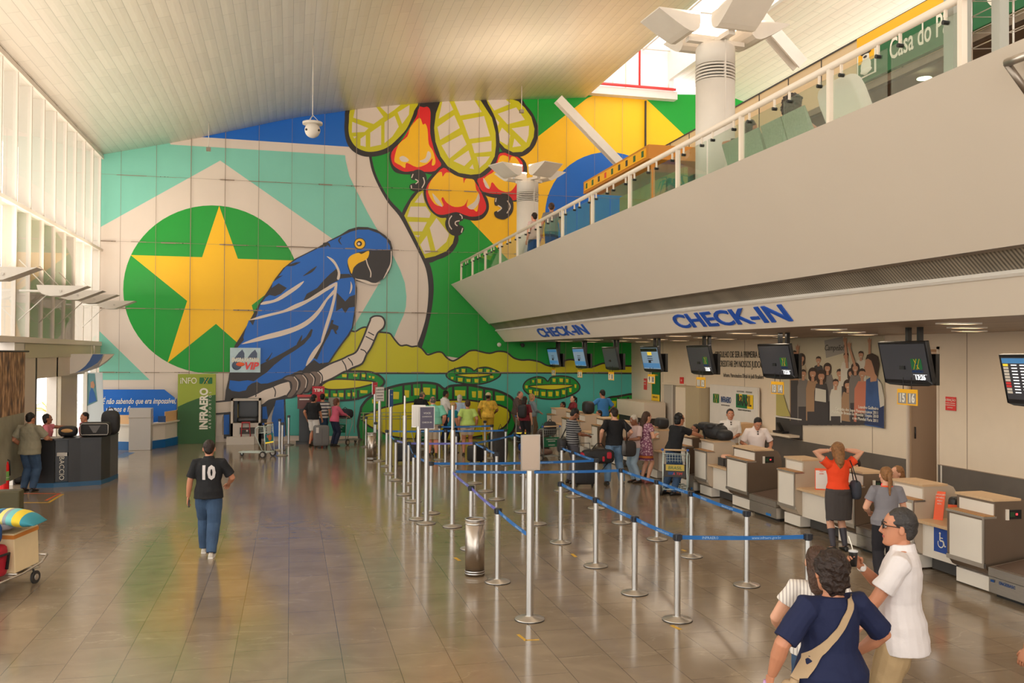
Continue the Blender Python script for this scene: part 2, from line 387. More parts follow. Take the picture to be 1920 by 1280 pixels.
c5 = T(640, 560, 3.4286); c6 = T(640, 180, 7.1125); c7 = T(800, 180, 5.819); c8 = T(720, 330, 7.53); c9 = T(880, 620, 5.332); c10 = T(560, 700, 8)
def ell(cx, cy, rx, ry, n=48): return [(cx+rx*math.cos(2*PI*i/n), cy+ry*math.sin(2*PI*i/n)) for i in range(n)]
# concrete body of the wall, up to the vault
poly = [(XL-.3, 0), (26, 0), (26, 13.4), (xs0, 13.4)]+VPs[::-1]+[(XL-.3, VPs[0][1])]
wb.prism(poly, YB, YB+.2, P_white, 'XZ')
wb.box(XL, XR, YB-.03, YB, 0, .22, P_white)
# colour fields
area([(378, 257), (460, 238), (560, 218), (655, 205), (664, 276), (651, 275)], P_blue)
area([(187, 284), (252, 276), (318, 267.5), (320, 271), (647, 291), (648, 300), (655, 330), (667, 355), (690, 400), (710, 435), (738, 481), (750, 505), (759, 530), (762, 555), (761, 575), (757, 590), (748, 610), (737, 637), (700, 712), (186, 712)], P_teal)
area([(413, 301), (720, 515), (600, 720), (289, 720), (186, 620), (186, 427)], P_white)
area([(694, 296), (700, 320), (712, 348), (730, 378), (752, 403), (772, 438), (792, 480), (805, 500), (808, 531), (807, 564), (802, 597), (794, 627), (787, 660), (1190, 720), (1600, 560), (1600, 180), (1190, 176), (690, 190)], P_green)
area([(850, 380), (1101, 184), (1130, 172), (1190, 172), (1213, 187), (1380, 345), (1062, 600)], P_yel)
area(ell(1140, 402, 118, 117), P_blue)
area(ell(397, 542.5, 166, 157.5, 64), P_green)
area([(411, 386), (446, 485), (580, 489), (472, 572), (505, 695), (405, 607), (314, 680), (351, 564), (245, 478), (379, 482)], P_yel)
line([(694, 292), (700, 320), (712, 348), (730, 378), (752, 403), (772, 438), (790, 473), (803, 502), (808, 533), (807, 564), (802, 597), (794, 627), (786, 650)], [5, 5, 5, 6, 8, 9, 9, 10, 10, 9, 8, 9, 10], P_blk)
# leaf behind, lower left
area(c8([(430, 230), (340, 350), (260, 500), (270, 590), (420, 880), (600, 1205), (760, 1180), (900, 1120), (1000, 1020), (1050, 850), (900, 600), (560, 220)]), P_blk, True)
area(c8([(480, 230), (380, 360), (285, 560), (430, 850), (580, 1160), (720, 1130), (880, 1060), (970, 950), (995, 850), (880, 600), (550, 200)]), P_lime)
for c in ([(540, 230), (575, 380), (430, 375)], [(375, 430), (590, 430), (660, 530), (640, 590), (330, 575)], [(345, 645), (605, 650), (540, 780), (410, 780)], [(430, 835), (510, 835), (485, 870)], [(605, 840), (660, 1075), (570, 1100), (510, 970)], [(740, 590), (920, 820), (880, 930), (730, 1060), (645, 730)]):
    area(c8(c), P_white)
# cashew fruits
def fruit(T_, out, red, yel, wh):
    area(T_(out), P_blk, True); area(T_(red), P_red, True, 3); area(T_(yel), P_yel, True, 3)
    for w_ in wh: area(T_(w_), P_white, True, 3)
fruit(c6, [(1000, 95), (1245, 80), (1225, 200), (1240, 600), (1330, 800), (1390, 920), (1300, 1000), (1200, 1045), (1100, 1030), (950, 1045), (800, 1040), (700, 1000), (645, 880), (650, 740), (760, 620), (900, 480), (985, 260), (990, 150)],
      [(1030, 145), (1100, 152), (1150, 145), (1190, 220), (1185, 500), (1245, 720), (1332, 910), (1240, 1000), (1100, 1010), (960, 1000), (850, 1010), (750, 970), (680, 900), (670, 750), (800, 600), (940, 380), (1010, 250)],
      [(1040, 290), (1085, 380), (1120, 370), (1150, 450), (1165, 640), (1220, 730), (1255, 860), (1240, 920), (1205, 920), (1215, 830), (1150, 900), (1010, 950), (870, 890), (850, 960), (780, 920), (740, 900), (705, 850), (760, 650), (880, 540), (920, 420)],
      [[(775, 820), (830, 800), (900, 850), (870, 880), (800, 870)], [(1040, 870), (1120, 830), (1150, 740), (1190, 760), (1190, 820), (1130, 890)]])
fruit(c2, [(1180, 420), (1330, 450), (1392, 530), (1375, 700), (1330, 790), (1180, 770), (1080, 745), (1020, 690), (1005, 610), (1100, 540)],
      [(1190, 430), (1310, 450), (1365, 540), (1310, 780), (1200, 740), (1110, 730), (1040, 700), (1022, 620), (1130, 540)],
      [(1190, 452), (1250, 455), (1262, 490), (1275, 455), (1315, 470), (1355, 560), (1300, 680), (1250, 720), (1180, 700), (1130, 645), (1112, 690), (1062, 640), (1090, 600), (1150, 560)],
      [[(1062, 615), (1085, 640), (1112, 695), (1080, 680)]])
fruit(c2, [(700, 565), (760, 525), (850, 580), (920, 620), (1000, 615), (1045, 700), (1095, 770), (1105, 850), (1065, 915), (1000, 935), (920, 920), (860, 895), (760, 915), (700, 890), (650, 835), (618, 750), (628, 660)],
      [(765, 538), (830, 575), (930, 605), (1000, 640), (1070, 770), (1085, 840), (1050, 890), (980, 905), (920, 890), (860, 870), (770, 890), (710, 880), (660, 820), (635, 740), (645, 670), (700, 600)],
      [(720, 580), (752, 570), (760, 605), (790, 572), (870, 590), (910, 605), (918, 655), (935, 620), (995, 630), (1010, 700), (1030, 740), (1020, 862), (990, 850), (940, 830), (950, 770), (920, 820), (850, 832), (790, 800), (762, 760), (750, 775), (765, 825), (700, 810), (650, 720), (670, 640)],
      [[(682, 728), (735, 785), (758, 832), (708, 798)], [(1030, 728), (1035, 790), (990, 850), (945, 832), (1000, 790)]])
# leaves on top
area(c6([(85, 150), (45, 330), (45, 500), (80, 640), (160, 740), (280, 800), (400, 810), (530, 790), (650, 740), (740, 640), (850, 500), (930, 380), (990, 250), (1010, 60), (400, 60)]), P_blk, True)
area(c6([(140, 150), (100, 350), (100, 500), (140, 610), (210, 690), (330, 740), (450, 740), (560, 710), (650, 660), (740, 580), (860, 450), (930, 310), (970, 200), (990, 60), (400, 60)]), P_lime, True)
for c in ([(180, 185), (460, 140), (560, 280), (430, 375), (160, 290)], [(145, 345), (360, 430), (310, 480), (140, 490)], [(155, 540), (200, 540), (175, 570)], [(255, 570), (325, 520), (325, 680), (255, 660)], [(385, 490), (530, 390), (530, 650), (385, 680)], [(575, 350), (710, 265), (765, 410), (680, 540), (575, 630)], [(515, 145), (790, 118), (700, 190), (620, 245)], [(750, 220), (910, 120), (900, 250), (810, 375)]):
    area(c6(c), P_white)
area(c7([(640, 30), (700, 150), (780, 300), (795, 560), (880, 630), (1000, 665), (1100, 630), (1180, 540), (1215, 430), (1210, 330), (1160, 200), (1080, 100), (1000, 30)]), P_blk, True)
area(c7([(650, 40), (940, 40), (1000, 60), (1070, 130), (1140, 230), (1175, 360), (1165, 450), (1120, 550), (1040, 610), (940, 615), (850, 570), (795, 510), (760, 300), (700, 170)]), P_lime)
for c in ([(660, 40), (860, 40), (915, 85), (735, 160)], [(775, 195), (975, 125), (1070, 260), (880, 310)], [(925, 355), (1115, 325), (1110, 430), (1085, 510)], [(820, 345), (910, 430), (880, 540), (795, 490), (785, 420)], [(955, 465), (1030, 545), (935, 560)], [(745, 240), (790, 290), (775, 330)]):
    area(c7(c), P_white)
area(c7([(115, 40), (70, 170), (45, 330), (60, 500), (100, 640), (180, 760), (300, 860), (440, 900), (560, 900), (660, 850), (750, 740), (790, 600), (790, 450), (750, 250), (650, 60), (600, 30)]), P_blk, True)
area(c7([(155, 40), (100, 190), (80, 350), (95, 500), (150, 660), (230, 770), (350, 840), (480, 860), (580, 850), (680, 770), (740, 660), (755, 540), (750, 400), (710, 240), (590, 55), (560, 40)]), P_lime)
for c in ([(170, 60), (245, 60), (290, 150), (130, 250)], [(300, 60), (520, 50), (600, 175), (365, 215)], [(300, 210), (360, 350), (145, 480), (115, 340)], [(390, 265), (625, 220), (690, 440), (465, 470)], [(385, 420), (435, 530), (245, 685), (160, 540)], [(490, 520), (705, 490), (705, 605), (520, 625)], [(455, 595), (485, 690), (410, 765), (290, 710)], [(545, 665), (690, 660), (640, 730), (575, 785)], [(500, 745), (515, 800), (465, 790)]):
    area(c7(c), P_white)
# nuts
def nut(T_, out, hl, w):
    area(T_(out), P_blk, True)
    for h in hl: line(T_(h), w, P_white)
nut(c2, [(530, 570), (575, 552), (625, 575), (642, 640), (620, 700), (565, 718), (518, 702), (513, 668), (540, 655), (566, 655), (560, 632), (530, 628), (518, 600)], [[(613, 610), (623, 650), (603, 690)], [(538, 585), (526, 615)], [(553, 625), (576, 640), (556, 660)], [(523, 670), (526, 695)]], 2)
nut(c8, [(900, 570), (960, 525), (1050, 515), (1112, 560), (1115, 620), (1060, 650), (1062, 690), (1110, 710), (1125, 765), (1060, 840), (960, 835), (885, 760), (862, 660)], [[(955, 560), (918, 620), (918, 690), (955, 755)], [(1065, 540), (1098, 570), (1100, 605)], [(1065, 632), (1012, 645), (1005, 680), (1035, 705)], [(1108, 735), (1090, 800)]], 2)
nut(c2, [(1155, 760), (1225, 732), (1282, 780), (1282, 870), (1225, 925), (1160, 912), (1146, 870), (1195, 855), (1190, 825), (1150, 820)], [[(1243, 785), (1265, 830), (1240, 880)], [(1172, 820), (1200, 842), (1168, 868)], [(1160, 765), (1155, 795)]], 2)
# hill, sea and lily pads
hill = c5b([(60, 110), (90, 100), (130, 105), (180, 75), (230, 65), (300, 90), (350, 110), (440, 120), (470, 150), (500, 190), (545, 235), (600, 230), (650, 245), (700, 240), (740, 260), (770, 295), (800, 320), (880, 295), (930, 300), (970, 345), (1020, 375), (1060, 365), (1130, 320), (1180, 285)])+c9([(60, 195), (100, 205), (200, 225), (280, 205), (370, 215), (440, 270), (520, 292), (600, 290), (700, 310), (760, 340), (830, 355), (900, 335), (960, 295), (1040, 290), (1130, 330), (1220, 360), (1330, 325), (1420, 330), (1500, 350), (1660, 350)])
area(hill+[(1192, 705), (560, 712), (600, 690)], P_lime)
line(hill, 3, P_blk, k=3)
area([(536, 745), (575, 738), (640, 700), (1195, 700), (1195, 822), (536, 816)], P_sea)
line([(690, 699.5), (840, 700), (1000, 699), (1195, 700)], 2.6, P_blk)
def pad(out, inner, spokes, sq, wl=3.0, k=4):
    wl *= 1.3; spokes = [(a_, b_, w_*1.25) for a_, b_, w_ in spokes]
    area(out, P_gr2, True, k); line(out, wl, P_blk, closed=True); area(inner, P_ly, True, k); line(inner, wl*.7, P_blk, closed=True)
    for a, b_, w in spokes: line([a, b_], w, P_blk, False)
    for x0, x1, y0, y1 in sq: area([(x0, y0), (x1, y0+.4), (x1-.6, y1), (x0+.6, y1-.4)], P_ly)
pad(c5([(672, 490), (700, 462), (760, 442), (800, 438), (835, 448), (852, 462), (880, 446), (930, 440), (980, 455), (1022, 480), (1000, 510), (930, 540), (850, 550), (760, 540), (700, 520)]),
    c5([(735, 487), (850, 480), (970, 485), (900, 500), (830, 505), (760, 495)]),
    [((850+dx, 689), (850+dx, 700), 1.2) for dx in (2, 12, 24, 44, 56, 68)]+[((856+dx, 706), (855+dx, 718), 1.2) for dx in (0, 14, 28, 44, 58)],
    [(855, 860, 692, 697), (865, 872, 691, 698), (896, 904, 691, 697), (911, 918, 692, 698), (922, 928, 694, 699), (845, 850, 706, 711), (858, 867, 708, 715), (874, 882, 710, 716), (889, 897, 710, 717), (904, 911, 708, 714), (918, 925, 704, 709)], 2)
pad(c5([(1167, 565), (1190, 525), (1250, 502), (1300, 508), (1325, 530), (1350, 502), (1420, 496), (1490, 512), (1530, 560), (1510, 600), (1430, 635), (1350, 645), (1260, 635), (1190, 605)]),
    c5([(1205, 560), (1350, 550), (1490, 555), (1400, 580), (1320, 583), (1240, 572)]),
    [((990+dx, 710), (990+dx, 719), 1.2) for dx in (4, 14, 26, 42, 54, 66, 78)]+[((998+dx, 730), (998+dx, 745), 1.4) for dx in (0, 12, 26, 40, 52, 64)],
    [(997, 1001, 712, 717), (1007, 1014, 710, 718), (1035, 1041, 709, 716), (1048, 1055, 709, 716), (1060, 1065, 710, 717), (984, 989, 722, 728), (991, 997, 730, 737), (1001, 1009, 733, 741), (1014, 1022, 734, 742), (1027, 1035, 734, 743), (1041, 1047, 733, 742), (1053, 1059, 731, 739), (1066, 1071, 727, 735), (1076, 1080, 720, 727)], 2)
pad([(676, 770), (679, 760), (691, 746), (715, 732), (742, 723), (766, 719), (794, 717), (819, 720), (833, 729), (845, 723), (880, 722), (905, 727), (927, 731), (946, 738), (962, 750), (968, 780), (955, 815), (900, 830), (700, 830), (672, 808)],
    [(678, 783), (700, 771), (721, 763), (752, 756), (782, 752), (833, 750), (880, 750), (950, 765), (945, 800), (880, 820), (760, 822), (700, 803)],
    [((x, y0), (x, y1), 3.2) for x, y0, y1 in ((727, 729, 759), (756, 722, 754), (772, 720, 742), (790, 718, 750), (819, 721, 748), (849, 724, 749), (876, 724, 749), (907, 729, 754), (925, 732, 758))],
    [(697, 714, 748, 756), (735, 748, 734, 748), (758, 767, 731, 745), (776, 786, 727, 741), (793, 806, 726, 740), (810, 816, 728, 740), (852, 872, 731, 742), (884, 892, 733, 745), (895, 903, 732, 746), (929, 945, 741, 751)], 3.6)
pad(c10([(180, 330), (300, 250), (370, 140), (480, 60), (640, -10), (760, -28), (900, -34), (1080, -20), (1200, 25), (1280, 110), (1240, 190), (1100, 290), (900, 370), (700, 400), (450, 390)]),
    c10([(340, 190), (400, 130), (500, 90), (700, 85), (1150, 125), (950, 200), (800, 225), (600, 240), (430, 235)]),
    [((615+dx, 731), (615+dx, 749), 3) for dx in (3, 16, 31, 43, 56)]+[((650+dx, 698), (649+dx, 711), 2.4) for dx in (2, 16, 26, 36)],
    [(609, 615, 737, 743), (624, 632, 737, 743), (635, 644, 736, 744), (651, 657, 736, 743), (661, 666, 735, 743), (675, 689, 731, 737), (641, 650, 701, 707), (662, 670, 701, 706), (678, 685, 701, 707), (691, 695, 704, 708), (697, 702, 705, 710)], 3)
pad([(1126, 800), (1128, 756), (1139, 746), (1155, 743), (1200, 742), (1200, 800)], [(1140, 790), (1142, 772), (1170, 768), (1198, 769), (1198, 790)], [((1158, 745), (1158, 768), 3), ((1176, 744), (1176, 768), 3)], [(1144, 1154, 751, 762), (1161, 1171, 751, 762), (1179, 1186, 751, 762)], 3)
# parrot: dark silhouette, blue body
area(c3([(1160, 140), (1240, 118), (1320, 120), (1400, 143), (1470, 190), (1517, 240), (1533, 300), (1535, 380), (1525, 450), (1500, 510), (1450, 565), (1380, 603), (1310, 600), (1240, 580), (1212, 575), (1230, 640), (1226, 750), (1217, 850), (1197, 980), (1165, 1045), (1110, 1115), (1060, 1185), (1000, 1275)])+c4b([(960, 490), (960, 640), (640, 800), (500, 860), (430, 1000), (430, 1180), (0, 1180), (0, 900), (20, 700), (45, 600), (62, 480), (80, 360), (110, 250)])+c3([(230, 1060), (290, 960), (350, 850), (410, 750), (470, 660), (530, 560), (600, 470), (700, 390), (800, 340), (900, 290), (1000, 230), (1090, 185)]), P_blk)
area(c3([(1120, 185), (1180, 158), (1240, 142), (1330, 142), (1420, 175), (1480, 222), (1512, 280), (1514, 318), (1400, 322), (1340, 315), (1240, 335), (1180, 360), (1150, 400), (1148, 450), (1170, 520), (1205, 565), (1220, 640), (1215, 750), (1205, 850), (1185, 980), (1150, 1040), (1090, 1120), (1040, 1190), (985, 1275)])+c4b([(960, 430), (900, 500), (760, 500), (560, 590), (440, 630), (370, 635), (330, 615), (280, 630), (240, 660), (220, 700), (150, 715), (80, 705), (50, 680), (60, 600), (150, 590), (200, 590), (300, 540), (370, 440), (200, 500), (90, 480), (130, 280), (200, 200), (195, 170), (215, 100), (250, 0)])+c3([(340, 960), (400, 790), (450, 720), (480, 700), (530, 710), (580, 690), (630, 640), (560, 600), (500, 640), (510, 590), (600, 530), (560, 540), (620, 460), (700, 430), (740, 410), (650, 440), (720, 390), (800, 350), (900, 300), (985, 280), (940, 265), (1000, 240)]), P_blue)
area(c3([(1060, 470), (1085, 520), (1165, 520), (1192, 548), (1090, 560), (1070, 575), (1000, 610), (920, 680), (850, 720), (770, 750), (800, 690), (890, 640), (950, 570), (1000, 520)]), P_blk)
area(c3([(1057, 680), (1090, 712), (1130, 755), (1165, 715), (1220, 695), (1222, 800), (1160, 808), (1130, 855), (1100, 810), (1050, 840)]), P_blk)
line(c3([(885, 455), (840, 495), (770, 538)]), [1, 5, 1], P_blk); line(c3([(745, 418), (690, 440), (640, 450)]), [1, 4, 2], P_blk)
line(c3([(1095, 205), (1075, 235), (1098, 270)]), [2, 3, 1], P_blk); line(c3([(940, 268), (980, 262), (1000, 290)]), [5, 5, 1], P_blk)
area(c4b([(370, 440), (450, 400), (600, 320), (720, 250), (820, 170), (870, 90), (888, 95), (870, 160), (800, 240), (700, 310), (600, 370), (500, 450), (430, 520), (370, 560), (300, 610), (240, 600), (150, 610), (60, 600), (62, 500), (200, 480)]), P_blk)
line(c4b([(780, 150), (765, 190), (735, 245)]), [1, 4, 4], P_blk); line(c4b([(482, 325), (455, 370), (425, 410)]), [1, 2, 5], P_blk)
area(c4b([(1070, 30), (1145, 60), (1140, 90), (1120, 110), (1130, 140), (1160, 150), (1110, 135), (1090, 90), (1050, 100)]), P_blk)
line(c4b([(1085, 0), (1045, 120), (985, 230), (900, 380)]), [4, 6, 6, 12], P_blk)
area(c4b([(820, 460), (900, 395), (960, 440), (1040, 432), (960, 505), (900, 515), (780, 510)]), P_blk)
F = [[(405, 782), (430, 758), (520, 740), (600, 690), (660, 650), (775, 580), (740, 630), (660, 690), (560, 750), (460, 778)],
     [(310, 914), (400, 880), (500, 855), (600, 830), (700, 780), (800, 740), (880, 690), (960, 640), (1052, 590), (1042, 622), (960, 672), (900, 712), (830, 752), (760, 792), (680, 827), (600, 852), (480, 882), (380, 907)],
     [(240, 1120), (330, 1080), (450, 1040), (600, 1000), (720, 960), (820, 900), (900, 820), (950, 750), (1050, 635), (1042, 680), (980, 742), (940, 812), (880, 892), (800, 962), (700, 1012), (580, 1052), (450, 1082), (330, 1107)],
     [(1062, 590), (1052, 700), (1022, 840), (985, 960), (952, 1060), (935, 1105), (920, 1098), (950, 980), (1000, 820), (1032, 690), (1035, 640)],
     [(970, 368), (1030, 398), (1072, 465), (1087, 520), (1077, 568), (1058, 562), (1066, 510), (1043, 450), (1008, 407)],
     [(1175, 583), (1190, 620), (1185, 660), (1165, 692), (1173, 650), (1176, 610)]]
for f in F: area(c3(f), P_white, True, 3)
area(c4b([(985, 215), (965, 225), (895, 300), (840, 390), (818, 458), (850, 432), (900, 370), (970, 250)]), P_white, True, 3)
# face and beak
area(c3([(1315, 318), (1510, 318), (1500, 450), (1450, 558), (1380, 600), (1308, 595), (1345, 540), (1330, 430)]), P_blk)
line(c3([(1523, 325), (1520, 420), (1500, 480), (1455, 560)]), [2, 2, 3, 1], P_white)
area(c3([(1150, 405), (1180, 362), (1240, 340), (1270, 350), (1330, 322), (1328, 370), (1300, 402), (1240, 430), (1200, 470), (1186, 520), (1163, 470)]), P_yel, True, 3)
area(c3([(1186, 520), (1200, 470), (1240, 430), (1305, 408), (1345, 512), (1325, 555), (1260, 568), (1205, 548)]), P_blk)
line(c3([(1308, 395), (1320, 440), (1347, 505), (1345, 550)]), 2, P_white); line(c3([(1215, 562), (1300, 585), (1360, 605), (1430, 598)]), [1, 5, 4, 1], P_white)
area(ell(674.2, 457.3, 11, 10.8, 24), P_blk); area(ell(674.2, 457.3, 9.6, 9.4, 24), P_yel); area(ell(673.3, 457.3, 5.2, 5, 20), P_blk); area(ell(672.5, 457.5, 2.6, 2.6, 14), P_white)
# branch and claws
br1 = c4b([(-80, 815), (0, 808), (80, 800), (200, 780), (320, 735), (400, 692), (470, 668), (560, 630), (650, 605), (665, 690), (620, 752), (540, 780), (450, 802), (380, 850), (250, 890), (70, 922), (-80, 935)])
area(br1, P_white); line(br1[:9], 3, P_blk); line(br1[10:], 3, P_blk); line(c4b([(490, 660), (515, 710), (508, 765)]), 2, P_blk); line(c4b([(310, 735), (322, 750), (315, 765)]), 2, P_blk)
br2 = c4b([(930, 510), (1050, 440), (1180, 388)])+c5b([(60, 330), (130, 298), (170, 230), (210, 140), (240, 60), (265, 0)])+c3([(1345, 900), (1380, 880), (1440, 885), (1468, 930), (1455, 980), (1410, 1020), (1390, 1060), (1350, 1150), (1310, 1210)])+c5b([(190, 400), (100, 440), (50, 470)])+c4b([(1190, 520), (1080, 582), (985, 622)])
area(br2, P_white); line(br2, 3.2, P_blk, k=3)
for q in ([(245, 110), (300, 140)], [(222, 150), (295, 188)], [(175, 268), (215, 285), (235, 320)], [(60, 348), (95, 390), (102, 420)], [(5, 370), (35, 420), (45, 465)]): line(c5b(q), 2, P_blk)
for cx in (0, 85, 160, 235):
    o = [(590+cx*.98, 590-cx*.23), (640+cx, 555-cx*.2), (705+cx, 560-cx*.2), (745+cx, 620-cx*.25), (735+cx, 700-cx*.3), (680+cx, 770-cx*.32), (625+cx, 765-cx*.32), (670+cx, 690-cx*.3), (665+cx, 620-cx*.25)]
for cx in (235, 160, 85, 0):
    o = [(590+cx*.98, 590-cx*.23), (640+cx, 555-cx*.2), (705+cx, 560-cx*.2), (745+cx, 620-cx*.25), (735+cx, 700-cx*.3), (680+cx, 770-cx*.32), (625+cx, 765-cx*.32), (670+cx, 690-cx*.3), (665+cx, 620-cx*.25)]
    area(c4b(o), P_brn, True, 3); line(c4b(o), 2.8, P_blk, closed=True); line(c4b([(700+cx, 565-cx*.2), (738+cx, 622-cx*.25), (728+cx, 700-cx*.3)]), 1.6, P_white)
# tail under the branch
area(c4b([(0, 945), (55, 940), (55, 1140), (0, 1140)]), P_blue); area(c4b([(385, 865), (425, 860), (440, 985), (385, 985)]), P_blue); area(c4b([(520, 800), (600, 790), (600, 900), (610, 1160), (470, 1160), (480, 960)]), P_blue)
area(c4b([(612, 788), (775, 770), (770, 1145), (612, 1145)]), P_sea); line(c4b([(608, 788), (612, 900), (620, 1150)]), 2.4, P_blk)
area(c4([(905, 900), (958, 862), (940, 930), (900, 1030)]), P_white)
# panel joints
for z in (9.14, 6.87, 4.60, 2.42):
    for k in range(40):
        x0 = XL+k*.48; w_ = random.choice([.004, .006, .012]) if random.random() < .8 else .02
        y = YB-.092; zz = z+random.uniform(-.006, .006)
        wb.add([(x0, y, zz-w_), (x0+.48, y, zz-w_), (x0+.48, y, zz+w_), (x0, y, zz+w_)], [(0, 1, 2, 3)], P_seam)
    for k in range(26):
        x0 = random.uniform(XL, 12); s_ = random.uniform(.01, .03)
        wb.add([(x0, y-.001, z-s_*.6), (x0+s_*1.5, y-.001, z-s_*.4), (x0+s_*1.2, y-.001, z+s_*.4), (x0, y-.001, z+s_*.3)], [(0, 1, 2, 3)], P_blk)
x = XL+.62
i = 0
while x < XR:
    zt_ = (vault_z(x) if x < xs0 else 13.0); w_ = [.005, .006, .012, .01, .007][i % 5]
    wb.add([(x-w_, YB-.092, .25), (x+w_, YB-.092, .25), (x+w_, YB-.092, zt_), (x-w_, YB-.092, zt_)], [(0, 1, 2, 3)], P_seam); x += 1.13; i += 1
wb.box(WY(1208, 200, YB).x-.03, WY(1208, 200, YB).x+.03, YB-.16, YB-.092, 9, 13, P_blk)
struct(wb.build('wall_back', fixn=False))
# ================================================================ mezzanine
A_, B_, C_, D_ = (5.73, 5.67), (7.16, 4.235), (7.43, 3.98), (7.78, 3.56)
M_mez = mat('mezzanine_plaster', RGB(228, 214, 196), .5, noise_amt=.025, noise_scale=.5)
M_soff = mat('soffit', RGB(150, 130, 112), .5)
def slat_mat(name, c1, c2, axis, freq, rough=.45):
    m = bpy.data.materials.new(name); m.use_nodes = True; MATS[name] = m; n = m.node_tree.nodes; l = m.node_tree.links; b = n['Principled BSDF']
    tc = n.new('ShaderNodeTexCoord'); mp = n.new('ShaderNodeMapping'); l.new(tc.outputs['Object'], mp.inputs[0])
    w = n.new('ShaderNodeTexWave'); w.bands_direction = axis; w.inputs['Scale'].default_value = freq; w.inputs['Distortion'].default_value = 0; l.new(mp.outputs[0], w.inputs['Vector'])
    ns = n.new('ShaderNodeTexNoise'); ns.inputs['Scale'].default_value = 1.4; mp2 = n.new('ShaderNodeMapping'); l.new(tc.outputs['Object'], mp2.inputs[0])
    mp2.inputs['Scale'].default_value = (0.01, 1, .01) if axis == 'Y' else (1, .01, .01); l.new(mp2.outputs[0], ns.inputs['Vector'])
    mx = n.new('ShaderNodeMix'); mx.data_type = 'RGBA'; l.new(w.outputs['Fac'], mx.inputs[0]); mx.inputs[6].default_value = c1; mx.inputs[7].default_value = c2
    mr = n.new('ShaderNodeMapRange'); mr.inputs[1].default_value = .35; mr.inputs[2].default_value = .65; mr.inputs[3].default_value = .75; mr.inputs[4].default_value = 1.15; l.new(ns.outputs[0], mr.inputs[0])
    sc = n.new('ShaderNodeVectorMath'); sc.operation = 'SCALE'; l.new(mx.outputs[2], sc.inputs[0]); l.new(mr.outputs[0], sc.inputs['Scale']); l.new(sc.outputs[0], b.inputs['Base Color'])
    b.inputs['Roughness'].default_value = rough; return m
M_grl = slat_mat('grille_slats', RGB(82, 74, 64), RGB(150, 138, 120), 'Y', 5.5)
M_sof = slat_mat('soffit_slats', RGB(96, 78, 64), RGB(176, 154, 132), 'X', 2.6)
YE = YB-.1
b = MB()
b.prism([A_, (5.85, 5.67), (5.85, 5.6), (XR+.3, 5.6), (XR+.3, 3.6), (D_[0]+.1, 3.62), (C_[0]+.1, 4.0), (B_[0]+.1, 4.28)][::-1], YF, YE, M_mez, 'XZ')
b.prism([A_, B_, (B_[0]+.1, 4.3), (5.9, 5.6)], YF, YE, M_mez, 'XZ')
b.prism([C_, D_, (D_[0]+.1, D_[1]+.03), (C_[0]+.1, C_[1]+.03)], YF, YE, M_mez, 'XZ')
struct(b.build('ceiling_mezzanine_edge'))
b = MB(); b.prism([(B_[0]+.05, B_[1]+.0), (C_[0]+.05, C_[1]), (C_[0]+.1, C_[1]+.02), (B_[0]+.1, B_[1]+.02)], YF, YE, M_grl, 'XZ')
b.prism([(B_[0]-.005, B_[1]-.005), (B_[0]+.02, B_[1]-.03), (B_[0]+.07, B_[1]+.03)], YF, YE, M_dsteel, 'XZ')
b.prism([(C_[0]-.03, C_[1]+.0), (C_[0]+.0, C_[1]-.03), (C_[0]+.05, C_[1]+.03), (C_[0]+.01, C_[1]+.05)], YF, YE, M_white, 'XZ')
struct(b.build('trim_4'))
b = MB(); b.box(D_[0]+.02, XR+.1, YF, YE, 3.565, 3.62, M_sof); struct(b.build('ceiling_soffit'))
# CHECK-IN lettering on the sloped fascia
M_bluet = mat('blue_lettering', RGB(26, 82, 178), .45)
nx = Vector((D_[0]-C_[0], 0, D_[1]-C_[1])).normalized(); upv = -nx; out = Vector((-(C_[1]-D_[1]), 0, -(D_[0]-C_[0]))).normalized()
for k, (xa, ya, xb, yb_, lb) in enumerate(((1267, 600, 1479, 590, 'large blue check-in lettering on the sloped fascia, the nearer of the two'), (1011, 617, 1101, 626, 'small-looking blue check-in lettering on the fascia near the mural wall'))):
    pa = WX(xa, ya, 7.61); pb = WX(xb, yb_, 7.61); c = (pa+pb)/2; c = Vector((7.605, c.y, 3.77))+out*.012
    vs, fs = text_geo('CHECK-IN', 1.0, .01, 'CENTER', 0, .02, 1.0, 4); wd = max(v[0] for v in vs)-min(v[0] for v in vs)
    L_ = abs(pa.y-pb.y); S_ = .46
    b = MB(); M_ = frame((0, 0, 0), (0, -1, 0), upv)
    b.add([(x*L_/wd, y*S_, z) for x, y, z in vs], fs, M_bluet, False, M_)
    tag(b.build('check_in_lettering', loc=c), lb, 'sign')
# downlights in the soffit
M_lamp = mat('lamp_glow', (1, .8, .5, 1), .5, emit=(1, .72, .4, 1), es=6.0)
for i in range(10):
    for j, x in enumerate((8.9, 10.3, 11.7)):
        y = 4.5+i*3.1+(j % 2)*1.5
        if y > 32: continue
        d = thing('downlight', 'warm rectangular downlight recessed in the slatted soffit above the check-in desks', 'ceiling light', (x, y, 3.565), group='downlights in the soffit over check-in')
        if i == 0 and j == 0: f_me = None
        if 'dl' not in MATS:
            q = MB(); q.box(-.22, .22, -.1, .1, -.012, -.004, M_lamp); dl1 = q.mesh('diffuser')
            q = MB(); q.box(-.26, .26, -.14, -.1, -.02, 0, M_white); q.box(-.26, .26, .1, .14, -.02, 0, M_white); q.box(-.26, -.22, -.1, .1, -.02, 0, M_white); q.box(.22, .26, -.1, .1, -.02, 0, M_white); dl2 = q.mesh('frame'); MATS['dl'] = 1
        for nm, me in (('diffuser', dl1), ('frame', dl2)):
            o = bpy.data.objects.new(nm, me); COL.objects.link(o); o.parent = d
